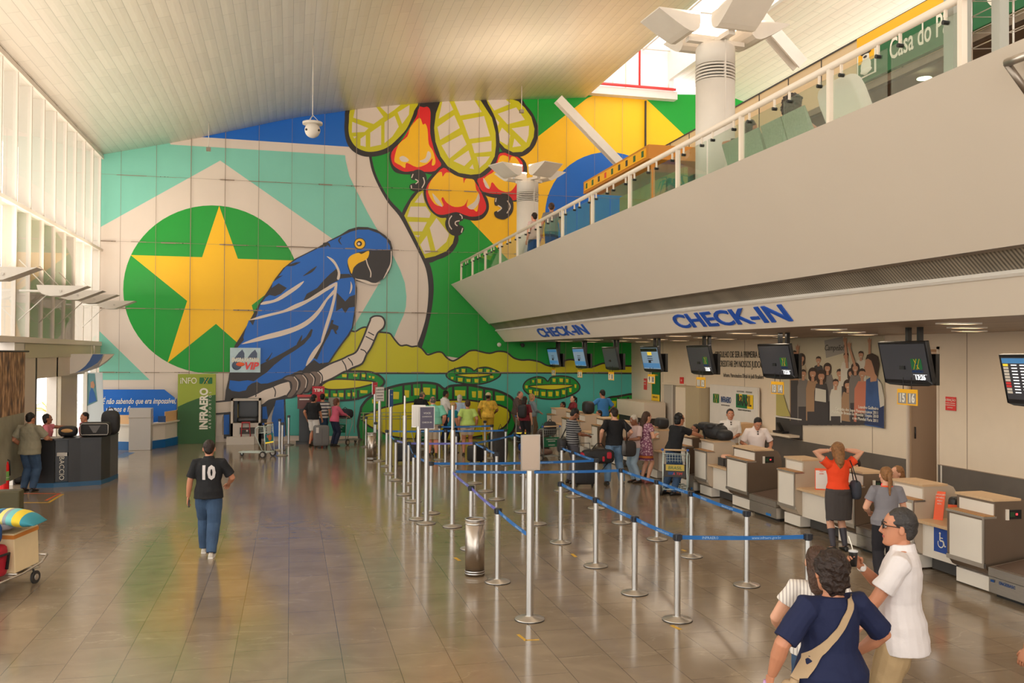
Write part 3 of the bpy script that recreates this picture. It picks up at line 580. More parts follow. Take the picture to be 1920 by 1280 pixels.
# railing -----------------------------------------------------------------------
M_rail = mat('rail_white', RGB(232, 218, 200), .35)
M_rglass = glassmat('balustrade_glass', (.91, .965, .93, 1), .06)
XRL = 6.0; ZR = 6.42; ZB = 5.6
rail = thing('balustrade', 'white tubular balustrade with glass panes along the mezzanine edge', 'railing', (XRL, 0, ZB))
b = MB(); b.cyl((0, 4.0, ZR-ZB), (0, 32.6, ZR-ZB), .042, M_rail); b.build('handrail', rail)
posts = [32.6-2.12*i for i in range(0, 13)]+[5.8]
for y in posts:
    b = MB(); b.box(-.03, .03, y-.03, y+.03, 0, ZR-ZB-.03, M_rail); b.build('post', rail)
g1 = MB(); g1.box(-.006, .006, -.48, .48, .12, .70, M_rglass); g1m = g1.mesh('glass_pane')
clms = []
for zz, z2, zk in ((.0, .16, .16), (.66, .80, .66)):
    cl = MB(); cl.box(-.012, .012, -.014, .014, zz, z2, M_rail); cl.cyl((-.03, 0, zk), (.03, 0, zk), .022, M_black, n=10); clms.append(cl.mesh('clamp'))
for y in posts[:-2]:
    if y-2.12 < 5: continue
    for q in (.55, 1.57):
        for nm, me, dy in (('glass_pane', g1m, 0), ('clamp', clms[0], -.33), ('clamp', clms[0], .33), ('clamp', clms[1], -.33), ('clamp', clms[1], .33)):
            o = bpy.data.objects.new(nm, me); COL.objects.link(o); o.parent = rail; o.location = (0, y-q+dy, 0)
# columns with wing reflectors
def column(loc, label, rot):
    t = thing('uplight_column', label, 'column', loc, rot)
    h = 2.93; b = MB(); b.lathe([(.34, 0), (.34, 2.28)], M_white, n=40); b.lathe([(.34, 2.56), (.34, h-.06), (.31, h), (.1, h+.01)], M_white, n=40)
    b.lathe([(.3, 2.2), (.3, 2.6)], M_black, n=32)
    b.box(-.012, .012, -.345, -.30, 0, h, M_white); b.build('shaft', t)
    b = MB()
    for k in range(5): z = 2.31+k*.055; b.lathe([(.31, z-.012), (.345, z-.014), (.345, z+.012), (.31, z+.014)], M_white, n=40)
    b.build('louvre_ring', t)
    b = MB(); b.box(-.55, .55, -.06, .06, h+.02, h+.1, M_white); b.box(-.06, .06, -.55, .55, h+.021, h+.101, M_white); b.build('cross_arm', t)
    for k in range(4):
        wing(t, Matrix.Translation((0, 0, h+.08))@Matrix.Rotation(k*PI/2, 4, 'Z'), s=1.0, w=.72)
pc = WX(1341, 200, 7.2)
column((7.2, pc.y, 5.6), 'big white round column with four wing reflectors on the mezzanine, nearer one', math.radians(4))
pc = WX(989, 400, 7.2)
column((7.2, pc.y, 5.6), 'white round column with four wing reflectors on the mezzanine, farther one', .42)
# sloping struts under the roof
def beam(name, p, q, w, lab):
    p = Vector(p); q = Vector(q); d = q-p; Q = d.to_track_quat('Z', 'Y').to_matrix().to_4x4(); L = d.length
    b = MB(); M_ = Matrix.Translation(Vector((0, 0, 0)))@Q
    b.box(-w*.5, -w*.35, -w*.5, w*.5, 0, L, M_white, M_); b.box(w*.35, w*.5, -w*.5, w*.5, 0, L, M_white, M_); b.box(-w*.35, w*.35, -.02, .02, 0, L, M_white, M_)
    o = b.build(name, loc=p); tag(o, lab, 'beam')
bp = WY(1046, 186, 31.5); bq = WY(1180, 326, 31.5); beam('steel_strut', bp, bq, .3, 'sloping white steel strut in front of the yellow and blue flag mural')
bp = WY(1375, -20, 22); bq = WY(1500, 122, 22); beam('steel_strut', bp, bq, .34, 'sloping white steel strut beside the skylight behind the big column')

# ---- shops and kiosks on the mezzanine
XS = 13.2
M_shop = mat('shop_cream', RGB(216, 188, 146), .5); M_sgreen = mat('sign_green', RGB(24, 98, 56), .45); M_syel = mat('sign_yellow', RGB(250, 184, 20), .45)
M_sw = mat('sign_white', RGB(236, 230, 214), .5); M_shopin = mat('shop_interior', RGB(120, 98, 80), .7)
zst = WX(1541, 111, XS).z
b = MB(); ZSB = WX(1560, 190, XS).z; b.box(XS, XS+.2, YF, YB-.1, ZSB, zst, M_shop)
for i in range(22): y = 32-i*1.6; b.box(XS-.012, XS, y-.015, y+.015, ZSB, zst, M_dark)
b.box(XS-.02, XS, YF, YB-.1, zst-.02, zst+.02, M_dark); b.box(XS-.06, XS+.1, YF, YB-.1, ZSB-.16, ZSB, M_dsteel)
struct(b.build('wall_mezzanine'))
b = MB(); b.box(XS+.2, XS+4, YF, YB-.1, ZSB+.1, ZSB+.15, M_shopin); b.box(XS+4, XS+4.1, YF, YB-.1, 5.6, ZSB+.1, M_shopin); struct(b.build('wall_shop_rear'))
b = MB(); b.box(XR+.25, XS+4, YF, YB-.1, 5.45, 5.6, M_shopin); struct(b.build('floor_mezzanine'))
# bakery sign
ya = WX(1617, 150, XS).y; yb2 = 12.0
sg = thing('bakery_sign', 'green and yellow bakery signboard with cream lettering above the mezzanine shop', 'sign', (XS-.15, 0, 0))
z1 = WX(1617, 155, XS-.15).z; z2 = WX(1617, 92, XS-.15).z; z3 = WX(1617, 68, XS-.15).z
b = MB(); b.box(0, .12, 9.5, ya, z1, z2, M_sgreen); b.build('board', sg)
b = MB(); b.box(0, .12, 9.5, ya, z2+.04, z3, M_syel); b.box(-.005, 0, 9.5, ya, z2, z2+.04, M_sw); b.build('yellow_band', sg)
FR = frame((0, 0, 0), (0, -1, 0), (0, 0, 1))
def rtext(b, body, size, m, x, y, z, **k): b.text(body, size, m, frame((x, y, z), (0, -1, 0), (0, 0, 1)), **k)
b = MB(); cy = (WX(1668, 100, XS).y+WX(1798, 50, XS).y)/2
hz = (z2-z1)
vs_, fs_ = text_geo('Casa do Pão', hz*.84, .002, 'CENTER', 0, .006, 1.0, 3); ww_ = max(v[0] for v in vs_)-min(v[0] for v in vs_); ya_, yb_ = WX(1669, 100, XS-.15).y, WX(1794, 50, XS-.15).y; b.add([(x*abs(ya_-yb_)/ww_, y, z) for x, y, z in vs_], fs_, M_sw, False, frame((-.012, (ya_+yb_)/2, z1+hz*.52), (0, -1, 0), (0, 0, 1))); rtext(b, 'Queijo', hz*.95, M_sw, -.012, WX(1828, 30, XS-.15).y-1.35, z1+hz*.62, bold=.005)
b.build('lettering', sg)
# emblem: generic line-drawn baker in a framed panel
b = MB(); ey = WX(1636, 120, XS).y; w = abs(WX(1620, 120, XS).y-WX(1655, 120, XS).y)/2
b.box(-.02, -.001, ey-w, ey+w, z1+.12*hz, z2+.02, M_sw); b.box(-.022, -.02, ey-w*.86, ey+w*.86, z1+.16*hz, z1+.55*hz, M_sgreen); b.box(-.022, -.02, ey-w*.86, ey+w*.86, z1+.55*hz, z2-.0, M_syel)
b.sphere((-.03, ey, z1+.68*hz), (.012, .13, .15), M_sw); b.sphere((-.03, ey, z1+.82*hz), (.014, .2, .05), M_dark)
b.sphere((-.03, ey, z1+.42*hz), (.012, .2, .2), M_sw); b.sphere((-.045, ey-.03, z1+.28*hz), (.012, .22, .07), M_sw); b.sphere((-.05, ey, z1+.7*hz), (.01, .07, .03), M_dark)
b.build('emblem', sg)
# yellow-framed opening, shop counter hints behind the sign
b = MB(); b.box(XS+.3, XS+.5, 9.6, 10.6, 5.6, 8.2, M_syel); tag(b.build('yellow_pillar'), 'yellow square pillar inside the bakery below the green sign', 'pillar')
lm = MB(); lm.lathe([(.16, 0), (.16, .02)], mat('lamp_green_white', (1, 1, .8, 1), .5, emit=(.9, 1, .7, 1), es=3), n=20); tag(lm.build('ceiling_lamp', loc=(XS+.8, WX(1733, 148, XS+.8).y, WX(1733, 148, XS+.8).z)), 'round greenish ceiling lamp inside the bakery', 'ceiling light')
# near square post of the balustrade
M_gpost = mat('grey_post', RGB(168, 168, 158), .5)
b = MB(); yy = WX(1795, 60, 6.3).y; b.box(6.2, 6.40, yy-.07, yy+.07, 5.6, 8.4, M_gpost); tag(b.build('square_post'), 'thick grey square post on the mezzanine in front of the bakery sign', 'post')
b = MB(); yy = WX(1884, 60, 6.3).y; b.box(6.2, 6.3, yy-.05, yy+.05, 5.6, 8.4, M_gpost); tag(b.build('square_post'), 'grey square post beside the wire rack at the right edge of the mezzanine', 'post')
# small kiosks seen through the glass
M_kg = mat('kiosk_green', RGB(70, 130, 82), .5, noise_amt=.3, noise_scale=3); M_ko = mat('kiosk_orange', RGB(206, 132, 40), .5); M_kc = mat('kiosk_counter', RGB(150, 176, 156), .4); M_kw = mat('kiosk_olive', RGB(150, 146, 66), .5, noise_amt=.2)
def kiosk(x, y0, y1, h, lab, col, top=None):
    t = thing('snack_kiosk', lab, 'kiosk', (x, (y0+y1)/2, 5.6)); L = abs(y1-y0)/2
    b = MB(); b.box(0, 1.6, -L, L, 0, 1.0, col); b.build('base', t, bevel=.02)
    b = MB(); b.box(-.1, 1.7, -L-.1, L+.1, 1.0, 1.06, M_kc); b.build('countertop', t)
    b = MB()
    for sx in (0, 1.5):
        for sy in (-L, L-.08): b.box(sx, sx+.08, sy, sy+.08, 1.06, h, M_ko)
    b.build('upright', t)
    b = MB(); b.box(-.15, 1.75, -L-.15, L+.15, h, h+.35, M_ko); b.box(-.17, -.15, -L, L, h+.06, h+.29, M_syel); b.build('canopy', t)
    b = MB()
    random.seed(int(y0*10))
    for k in range(9): yy = -L+.2+k*(2*L-.4)/8; b.box(-.18, -.17, yy-.08, yy+.05, h+.1, h+.25, random.choice([M_dark, M_red, M_sgreen]))
    b.build('lettering', t)
    b = MB(); b.box(.9, 1.0, -L+.1, L-.1, 1.1, h-.1, col); b.build('display', t)
ZK = WX(1150, 318, 8.42).z-5.6
kiosk(8.6, WX(1208, 300, 8.4).y, WX(1094, 330, 8.4).y, ZK-.2, 'orange-roofed snack kiosk with green counter behind the balustrade beside the blue disc', M_kw)
t = thing('juice_counter', 'low green patterned snack counter behind the balustrade glass left of the big column', 'counter', (8.2, 17.6, 5.61))
b = MB(); b.box(0, .8, -2.2, 2.2, 0, .95, M_kg); b.build('base', t, bevel=.02); b = MB(); b.box(-.08, .9, -2.3, 2.3, .95, 1.02, M_kc); b.build('countertop', t)
# planting seen through glass
M_leaf = mat('palm_leaf', RGB(40, 104, 66), .5, noise_amt=.3)
t = thing('potted_palm', 'potted palm on the mezzanine behind the glass left of the big column', 'plant', (6.9, WX(1262, 320, 6.9).y, 5.61))
b = MB(); b.lathe([(.16, 0), (.2, .32), (.17, .3)], mat('pot_grey', RGB(130, 130, 120), .7)); b.build('pot', t)
b = MB(); random.seed(3)
for k in range(18):
    a = random.uniform(0, 2*PI); r = random.uniform(.15, .3); h = random.uniform(.5, .85); pts = [(0, 0, .25), (r*.5*math.cos(a), r*.5*math.sin(a), h), (r*math.cos(a), r*math.sin(a), h*.9+.05), (1.3*r*math.cos(a), 1.3*r*math.sin(a), h*.7)]
    for i in range(3):
        p, q = Vector(pts[i]), Vector(pts[i+1]); s = Vector((-math.sin(a), math.cos(a), 0))*(.035 if i else .01)
        s2 = Vector((-math.sin(a), math.cos(a), 0))*(.035 if i < 2 else .004); b.add([p-s, p+s, q+s2, q-s2], [(0, 1, 2, 3)], M_leaf, True)
b.build('foliage', t, fixn=False)

# ================================================================ right-hand wall under the mezzanine
M_wall = mat('wall_panel_cream', RGB(226, 208, 184), .45, noise_amt=.02)
M_wain = mat('grey_stone', RGB(104, 96, 88), .5, noise_amt=.12, noise_scale=2)
b = MB()
dY0, dY1 = 16.0, 17.0
for y0, y1 in ((YF, dY0), (dY1, YB)): b.box(XR, XR+.15, y0, y1, .9, 3.6, M_wall); b.box(XR-.04, XR+.15, y0, y1, 0, .9, M_wain)
b.box(XR, XR+.15, dY0, dY1, 3.3, 3.6, M_wall)
for y in (4, 6.8, 9.6, 12.4, 15.22, 18.2, 21.2, 24.2, 27.2, 30.2): b.box(XR-.004, XR, y-.008, y+.008, .9, 3.56, M_soff)
for y in (11.9, 15.9, 19.6, 23.4, 27.1): b.box(XR-.045, XR-.04, y-.02, y+.02, 0, .9, M_white)
b.box(XR-.05, XR+.0, YF, dY0, .9, .91, M_soff)
struct(b.build('wall_right'))
b = MB(); b.box(XR+2, XR+2.1, 10, 22, 0, 3.6, mat('back_office', RGB(132, 100, 66), .7)); b.box(XR+.15, XR+2, 10, 22, -.1, 0, M_soff); struct(b.build('wall_office'))
b = MB(); b.box(XR-.03, XR+.15, dY1-.05, dY1, 0, 3.3, M_cream); b.box(XR-.03, XR+.15, dY0, dY0+.05, 0, 3.3, M_cream); b.box(XR-.03, XR+.15, dY0, dY1, 3.25, 3.3, M_cream); struct(b.build('trim_5'))
b = MB(); b.box(XR+.02, XR+.9, dY1-.1, dY1-.05, 0, 3.2, mat('door_leaf', RGB(160, 132, 104), .5)); b.cyl((XR+.1, dY1-.13, 1.35), (XR+.1, dY1-.13, 1.6), .015, M_black); struct(b.build('door_1'))
# service doors and white board beyond
M_gdoor = mat('grey_door', RGB(146, 132, 120), .45)
d = MB(); d.box(XR-.05, XR, 29.25, 30.0, 0, 2.06, mat('light_door', RGB(186, 176, 164), .45)); d.box(XR-.06, XR, 28.25, 29.2, 0, 2.08, M_gdoor); d.box(XR-.07, XR, 29.2, 29.25, 0, 2.1, M_white); d.box(XR-.08, XR, 28.2, 30.05, 2.08, 2.14, M_wall); struct(d.build('door_2'))
t = thing('tall_cabinet', 'tall cream cabinet against the wall between the grey doors and the white board', 'cabinet', (XR-.41, 27.2, 0))
b = MB(); b.box(0, .33, -.9, .95, 0, 2.1, mat('cabinet_olive', RGB(178, 160, 128), .5)); b.build('body', t, bevel=.01)
b = MB(); b.box(-.02, 0, .15, .93, .05, 2.05, M_wall); b.build('door', t); b = MB(); b.box(-.02, 0, -.88, .12, .05, 2.05, mat('cabinet_olive', (0, 0, 0, 1))); b.build('door', t)
t = thing('logo_board', 'white wall board with two government logos above the shirted staff', 'board', (XR-.12, 24.7, 0))
b = MB(); b.box(0, .05, -1.5, 1.52, .0, 2.2, M_white); b.build('panel', t)
M_ig = mat('logo_green', RGB(26, 112, 62), .5); M_iy = mat('logo_yellow', RGB(240, 196, 40), .5); M_ib = mat('logo_blue', RGB(22, 66, 122), .5); M_tx = mat('text_dark', RGB(56, 52, 50), .6)
def logo(b, x, y, z, s, wd=1.45, face=-1, R=None):
    """green rounded plate with crossing yellow bars and a blue disc"""
    M_ = R if R is not None else frame((x, y, z), (0, -1, 0), (0, 0, 1))
    w, h = s*wd, s; r = .22*s
    pl = []
    for cx, cy, a0 in ((w-r, h-r, 0), (-w+r, h-r, 90), (-w+r, -h+r, 180), (w-r, -h+r, 270)):
        for q in range(5): a = math.radians(a0+q*22.5); pl.append((cx+r*math.cos(a), cy+r*math.sin(a)))
    b.add([(a, c, 0) for a, c in pl], [tuple(range(len(pl)))], M_ig, False, M_)
    for o_, sg_ in ((-.5, 1), (.28, 1)):
        b.add([(o_*s*1.1-.42*s, -h, .002), (o_*s*1.1-.3*s, -h, .002), (o_*s*1.1+.85*s, h, .002), (o_*s*1.1+.73*s, h, .002)], [(0, 1, 2, 3)], M_iy, False, M_)
    b.add([(-.62*s, h*.9, .002), (-.45*s, h*.9, .002), (.62*s, -h*.9, .002), (.45*s, -h*.9, .002)], [(0, 1, 2, 3)], M_iy, False, M_)
    b.add([(.2*s*math.cos(i*PI/8), .2*s*math.sin(i*PI/8), .004) for i in range(16)], [tuple(range(16))], M_ib, False, M_)
b = MB(); logo(b, -.01, 1.08, 1.78, .14); rtext(b, 'INFRAERO', .25, M_ib, -.01, .42, 1.76, bold=.004, squash=.56); rtext(b, 'AEROPORTOS BRASILEIROS', .045, M_tx, -.01, .45, 1.6); b.build('infraero_logo', t)
b = MB(); b.box(-.012, -.002, -1.24, -.22, 1.58, 1.98, M_ig); b.box(-.014, -.012, -1.24, -.9, 1.58, 1.98, M_iy); b.box(-.014, -.012, -.6, -.42, 1.78, 1.98, M_iy)
rtext(b, 'BRASIL', .42, M_tx, -.018, -.73, 1.78, bold=.006, squash=.66); rtext(b, 'GOVERNO  FEDERAL', .07, M_tx, -.01, -.73, 2.05, spacing=1.5); rtext(b, 'PAÍS RICO É PAÍS SEM POBREZA', .055, M_tx, -.01, -.73, 1.52); b.build('brasil_logo', t)
b = MB()
rtext(b, 'ORGULHO DE SER A PRIMEIRA EMPRESA', .27, M_tx, XR-.012, 24.35, 3.12, squash=.72); rtext(b, 'A ACREDITAR EM NOSSOS JUDOCAS.', .27, M_tx, XR-.012, 24.5, 2.84, squash=.72); rtext(b, 'Infraero. Patrocinadora Oficial do Judô Brasileiro', .17, M_tx, XR-.012, 24.3, 2.5, squash=.72)
tag(b.build('wall_lettering'), 'three lines of dark lettering on the cream wall above the white logo board', 'lettering')
def sign(name, lab, y, z, w, h, m, parts=(), x=XR-.03):
    t = thing(name, lab, 'sign', (x, y, z)); b = MB(); b.box(0, .02, -w/2, w/2, -h/2, h/2, m); b.build('plate', t, fixn=False); b = MB()
    for (tx, s, dz, mm) in parts: rtext(b, tx, s, mm, -.006, 0, dz)
    if parts: b.build('lettering', t, fixn=False)
    return t
sign('warning_sign', 'small red notice with white text right of the brown doorway', 15.65, 2.16, .28, .27, M_red, [('ATENÇÃO', .065, .07, M_sw), ('É PROIBIDA A ENTRADA', .026, .01, M_sw), ('DE PESSOAS ESTRANHAS', .026, -.03, M_sw), ('AO SERVIÇO', .026, -.08, M_sw)])
sign('warning_sign', 'red notice on the cream wall left of the grey doors', 31.8, 2.02, .26, .42, M_red, [('AVISO', .08, .1, M_sw), ('EXTINTOR', .04, 0, M_sw)])
sign('warning_sign', 'small red square sign above the grey door', 28.55, 2.24, .28, .24, M_red, [('+', .16, 0, M_sw)])
t = sign('hanging_banner', 'green and yellow vertical banner on the wall under the counter number plates', 30.75, 2.0, .75, 1.1, M_ig, [('INFRAERO', .1, -.42, M_tx), ('SEGURANÇA', .08, .38, M_iy)], XR-.05)
b = MB(); b.box(-.004, 0, -.375, .375, -.55, -.32, M_iy); b.box(-.004, 0, .33, .375, -.32, .3, M_iy); b.build('yellow_band', t)
# team poster --------------------------------------------------------------------
t = thing('team_poster', 'large wall poster of a cheering crowd with a man in profile at right', 'poster', (XR-.03, 0, 0))
M_pbg = mat('poster_background', RGB(196, 186, 160), .5, noise_amt=.08, noise_scale=1); M_psk = mat('poster_skin', RGB(188, 138, 108), .6); M_phr = mat('poster_hair', RGB(58, 40, 32), .6)
M_pc = [mat('poster_cloth_%s' % n_, RGB(*c), .6) for n_, c in (('sand', (176, 158, 132)), ('grey', (120, 112, 106)), ('dark', (66, 60, 60)), ('white', (206, 198, 182)), ('salmon', (196, 118, 92)), ('tan', (164, 128, 96)))]
b = MB(); b.box(0, .02, 17.75, 22.12, 1.5, 3.555, M_pbg); b.build('sheet', t)
b = MB(); random.seed(11); k = 0
def pw(px, py): return WX(px, py, XR-.03)
def flatp(pts, m, dx): b.add([(-dx, p.y, p.z) for p in (pw(*q) for q in pts)], [tuple(range(len(pts)))], m)
for (px, py, s, ci, hh) in ((1503, 672, 1, 0, 1), (1490, 663, .8, 5, 0), (1535, 675, .9, 2, 0), (1552, 690, 1, 1, 1), (1575, 700, 1.1, 3, 0), (1587, 668, .9, 3, 0), (1597, 700, 1, 2, 1), (1615, 665, .9, 3, 0), (1507, 700, 1.0, 1, 0), (1525, 700, 1.15, 5, 1), (1541, 705, 1.2, 2, 1), (1568, 718, 1, 3, 0), (1591, 722, 1.1, 5, 1), (1605, 690, 1.05, 1, 1), (1618, 700, 1.2, 4, 0)):
    k += 1; d_ = .003+.0012*k; r = 6.2*s
    body = [(px-11*s, 788), (px-11*s, py+24*s), (px-8*s, py+12*s), (px, py+9*s), (px+8*s, py+12*s), (px+11*s, py+24*s), (px+11*s, 792)]
    if ci == 4: body = [(px-13*s, 790), (px-12*s, py+24*s), (px-6*s, py+12*s), (px+6*s, py+12*s), (px+13*s, py+24*s), (px+14*s, 796)]
    flatp(body, M_pc[ci], d_)
    flatp([(px-9*s, 796), (px-9*s, py+62*s), (px+9*s, py+62*s), (px+9*s, 797)], M_pc[2], d_+.0002)
    if hh: flatp([(px+r*1.25*math.cos(a*PI/8), py-1+r*1.5*math.sin(a*PI/8)+(6 if 0 < a < 8 else 0)) for a in range(16)], M_phr, d_+.0003)
    flatp([(px-2*s, py+3), (px+2*s, py+3), (px+2.5*s, py+13*s), (px-2.5*s, py+13*s)], M_psk, d_+.0004)
    flatp([(px+r*.8*math.cos(a*PI/8), py+r*1.08*math.sin(a*PI/8)) for a in range(16)], M_psk, d_+.0005)
    flatp([(px-r*.9, py-1), (px-r*.7, py-r*1.05), (px, py-r*1.35), (px+r*.7, py-r*1.05), (px+r*.9, py-1), (px+r*.5, py-r*.6), (px-r*.5, py-r*.6)], M_phr, d_+.0007)
    flatp([(px-2.2, py+3), (px+2.2, py+3), (px, py+5)], M_pc[3], d_+.0009)
for (x0, y0, x1, y1) in ((1590, 690, 1586, 640), (1632, 690, 1632, 642), (1495, 690, 1497, 655), (1606, 690, 1594, 650)):
    k += 1; d_ = .003+.0012*k; flatp([(x0-2.5, y0), (x0+2.5, y0), (x1+2, y1), (x1-2, y1)], M_psk, d_); flatp([(x1-3, y1), (x1+3, y1), (x1+4, y1-8), (x1+1, y1-5), (x1, y1-11), (x1-2, y1-5), (x1-4, y1-8)], M_psk, d_)
d_ = .03
flatp([(1626, 712), (1634, 707), (1640, 705), (1651, 712), (1659, 740), (1660, 803), (1624, 797), (1625, 750)], mat('poster_denim', RGB(58, 88, 138), .6, noise_amt=.2), d_)
flatp([(1648, 711), (1655, 720), (1660, 745), (1660, 790), (1654, 780), (1650, 740)], M_pc[3], d_+.001)
flatp([(1626, 670), (1624, 684), (1622, 690), (1625, 694), (1624, 703), (1634, 706), (1634, 716), (1646, 714), (1647, 690), (1643, 672)], M_psk, d_+.001)
flatp([(1625, 674), (1628, 665), (1638, 662), (1648, 668), (1651, 682), (1647, 706), (1643, 700), (1640, 688), (1636, 676), (1630, 672)], M_phr, d_+.002)
flatp([(1457, 734), (1462, 730), (1470, 738), (1478, 765), (1484, 780), (1467, 780), (1457, 778)], mat('poster_sand_yellow', RGB(178, 164, 92), .6), d_)
flatp([(1546, 638), (1580, 631), (1585, 661), (1549, 671)], mat('poster_card', RGB(150, 144, 136), .6), .004)
flatp([(1531, 727), (1551, 731), (1551, 754), (1530, 751)], M_pc[3], d_+.003)
flatp([(1646, 798), (1621, 795), (1640, 770), (1660, 760), (1660, 803)], mat('poster_navy', RGB(40, 54, 92), .6), d_+.0025)
c = pw(1564, 652); rtext(b, 'Campeão!', .2, M_tx, -.006, c.y, c.z, shear=.3)
for i_, (sx, ty) in enumerate((('Leandro Guilheiro', 766), ('Campeão dos Jogos Panamericanos 2011', 774), ('Medalha de Bronze no Mundial Tóquio 2010', 781), ('e no Mundial Paris 2011', 789))):
    c = pw(1650, ty); rtext(b, sx, .1, M_sw, -.04, c.y, c.z+.0, align='RIGHT')
b.build('print', t, fixn=False)
# dark niche with shelf and a monitor below the poster
t = thing('wall_niche', 'dark recessed niche with a small screen and a wooden shelf below the poster', 'niche', (XR-.03, 0, 0))
b = MB(); b.box(0, .02, 21.1, 22.4, .92, 1.44, M_dark); b.box(-.02, .02, 21.08, 22.42, 1.44, 1.47, M_white); b.build('recess', t)
b = MB(); b.box(-.3, 0, 21.2, 22.9, .98, 1.04, M_wall); b.build('shelf', t)
b = MB(); b.box(-.2, -.02, 21.7, 22.2, 1.04, 1.1, M_black); b.prism([(21.75, 1.08), (22.0, 1.32), (22.05, 1.3), (21.85, 1.08)], -.2, -.1, M_black, 'YZ'); b.build('screen', t)
# ================================================================ check-in desks
M_lam = mat('white_laminate', RGB(226, 216, 202), .35, noise_amt=.02); M_lam2 = mat('beige_laminate', RGB(190, 172, 150), .4)
M_wood = mat('pale_wood', RGB(206, 172, 132), .45, noise_amt=.08, noise_scale=8, stretch=(1, 6, 1)); M_ledge = mat('wood_edge', RGB(176, 124, 66), .5)
M_side = mat('brushed_side', RGB(142, 124, 108), .34, .75, noise_amt=.05, noise_scale=3); M_frm = mat('frame_metal', RGB(196, 188, 178), .3, .85)
M_belt = mat('belt_brown', RGB(92, 74, 62), .5, noise_amt=.1); M_scr = mat('screen_black', RGB(22, 22, 25), .35)
M_bstk = mat('sticker_blue', RGB(36, 116, 190), .4)
XC = 8.81
def rounded_cab(b, y0, y1, mside):
    """stepped cabinet: lower box with curved foot + upper box set back, side profile in XZ"""
    prf = [(XC, .42), (XC, 1.0), (XC+.16, 1.0), (XC+.16, 1.22), (XC+.56, 1.23), (XC+.66, 1.19), (XC+.72, 1.1), (XC+.74, .98), (XC+.74, .22), (XC+.3, .2), (XC+.17, .215), (XC+.08, .26), (XC+.03, .33)]
    b.prism(prf, y0, y1, mside, 'XZ')
    b.box(XC+.13, XC+.66, y0+.05, y1-.02, .02, .21, M_lam)
NEARM = ['the nearest full monitor', 'the second nearest monitor', 'the monitor left of the crowd poster', 'the pale blue monitor', 'the dark olive monitor', 'the blue monitor left of the olive one', 'the second monitor from the mural end', 'the monitor at the mural end']
def desk_group(i, n0, n1, f0, f1, label):
    t = thing('check_in_desk', label, 'desk', (0, 0, 0)); R = random.Random(i)
    for (y0, y1, nm, sd) in ((n0, n1, 'near_cabinet', M_side), (f0, f1, 'far_cabinet', M_lam2)):
        b = MB(); rounded_cab(b, y0, y1, sd); b.build(nm, t)
        b = MB(); b.box(XC-.012, XC, y0+.02, y1-.06, .40, .96, M_lam); b.build('front_panel', t)
        b = MB(); b.box(XC+.145, XC+.16, y0+.02, y1-.06, 1.02, 1.17, M_lam); b.build('front_panel', t)
        b = MB(); b.box(XC-.02, XC+.18, y0-.005, y1+.005, .985, 1.012, M_frm); b.box(XC-.018, XC-.006, y0, y0+.03, .36, 1.0, M_frm); b.box(XC-.016, XC+.02, y0, y1, .34, .40, M_frm); b.build('metal_frame', t)
        b = MB(); b.box(XC+.0, XC+.17, y0+.01, y1-.01, 1.012, 1.022, M_ledge); b.box(XC+.13, XC+.56, y0-.005, y1+.005, 1.205, 1.235, M_wood); b.build('top_edge', t)
    b = MB(); b.box(XC+.02, XC+.72, n1, f0, .70, .74, M_wood); b.build('desktop', t, bevel=.004)
    b = MB(); b.box(XC+.14, XC+.17, n1, f0, .22, .70, M_lam); b.build('modesty_panel', t)
    b = MB(); b.box(XC+.3, XC+.6, n1, f0, .02, .22, M_dark); b.build('plinth', t)
    b = MB(); yy = n0-.012; b.box(XC+.36, XC+.56, yy, n0, .97, 1.09, M_black); b.box(XC+.32, XC+.36, yy-.01, n0, .96, 1.1, M_lam); b.box(XC+.47, XC+.5, yy-.003, yy, 1.02, 1.045, mat('led_red', RGB(255, 60, 70), .4, emit=RGB(255, 60, 70), es=1.5)); b.box(XC+.38, XC+.45, yy-.003, yy, 1.0, 1.06, mat('lcd_green', RGB(38, 70, 42), .4)); b.build('weight_display', t)
    return t
GR = [(10.12, 10.82, 11.5, 12.2), (12.93, 13.6, 14.71, 15.32), (16.45, 17.37, 18.27, 18.91), (19.35, 19.95, 21.3, 21.95), (22.5, 23.1, 24.2, 24.8), (25.5, 26.1, 27.2, 27.8), (28.6, 29.2, 30.4, 31.0)]
dlab = ['nearest check-in desk with a blue wheelchair sign on its front', 'check-in desk where the woman in the orange top stands', 'check-in desk with a big black backpack lying on its top', 'check-in desk where the young man in black leans', 'check-in desk behind the woman in the patterned dress', 'check-in desk right behind the man in the striped T-shirt', 'farthest check-in desk beside the mural with lily pads']
for i, g in enumerate(GR): desk_group(i, *g, dlab[i])
# wheelchair sign
wc = [o for o in bpy.data.objects if o.get('label') == dlab[0]][0]
b = MB(); x = XC+.136; yc, zc = 11.12, .50
b.box(x, x+.004, yc-.16, yc+.14, zc-.17, zc+.17, mat('sign_blue', RGB(30, 70, 150), .4))
F_ = frame((x-.004, yc-.01, zc), (0, -1, 0), (0, 0, 1)); W_ = M_sw
b.add([(.018*math.cos(a*PI/8)-.02, .1+.018*math.sin(a*PI/8), 0) for a in range(16)], [tuple(range(16))], W_, False, F_)
for a, c, w in (((-.02, .08), (-.02, 0), .022), ((-.02, .04), (.04, .04), .014), ((-.02, 0), (.05, -.0), .022), ((.05, 0), (.075, -.07), .02), ((.075, -.07), (.1, -.06), .016)):
    d = Vector((c[0]-a[0], c[1]-a[1])); n_ = Vector((-d.y, d.x)).normalized()*w/2
    b.add([(a[0]-n_.x, a[1]-n_.y, 0), (c[0]-n_.x, c[1]-n_.y, 0), (c[0]+n_.x, c[1]+n_.y, 0), (a[0]+n_.x, a[1]+n_.y, 0)], [(0, 1, 2, 3)], W_, False, F_)
rg = []
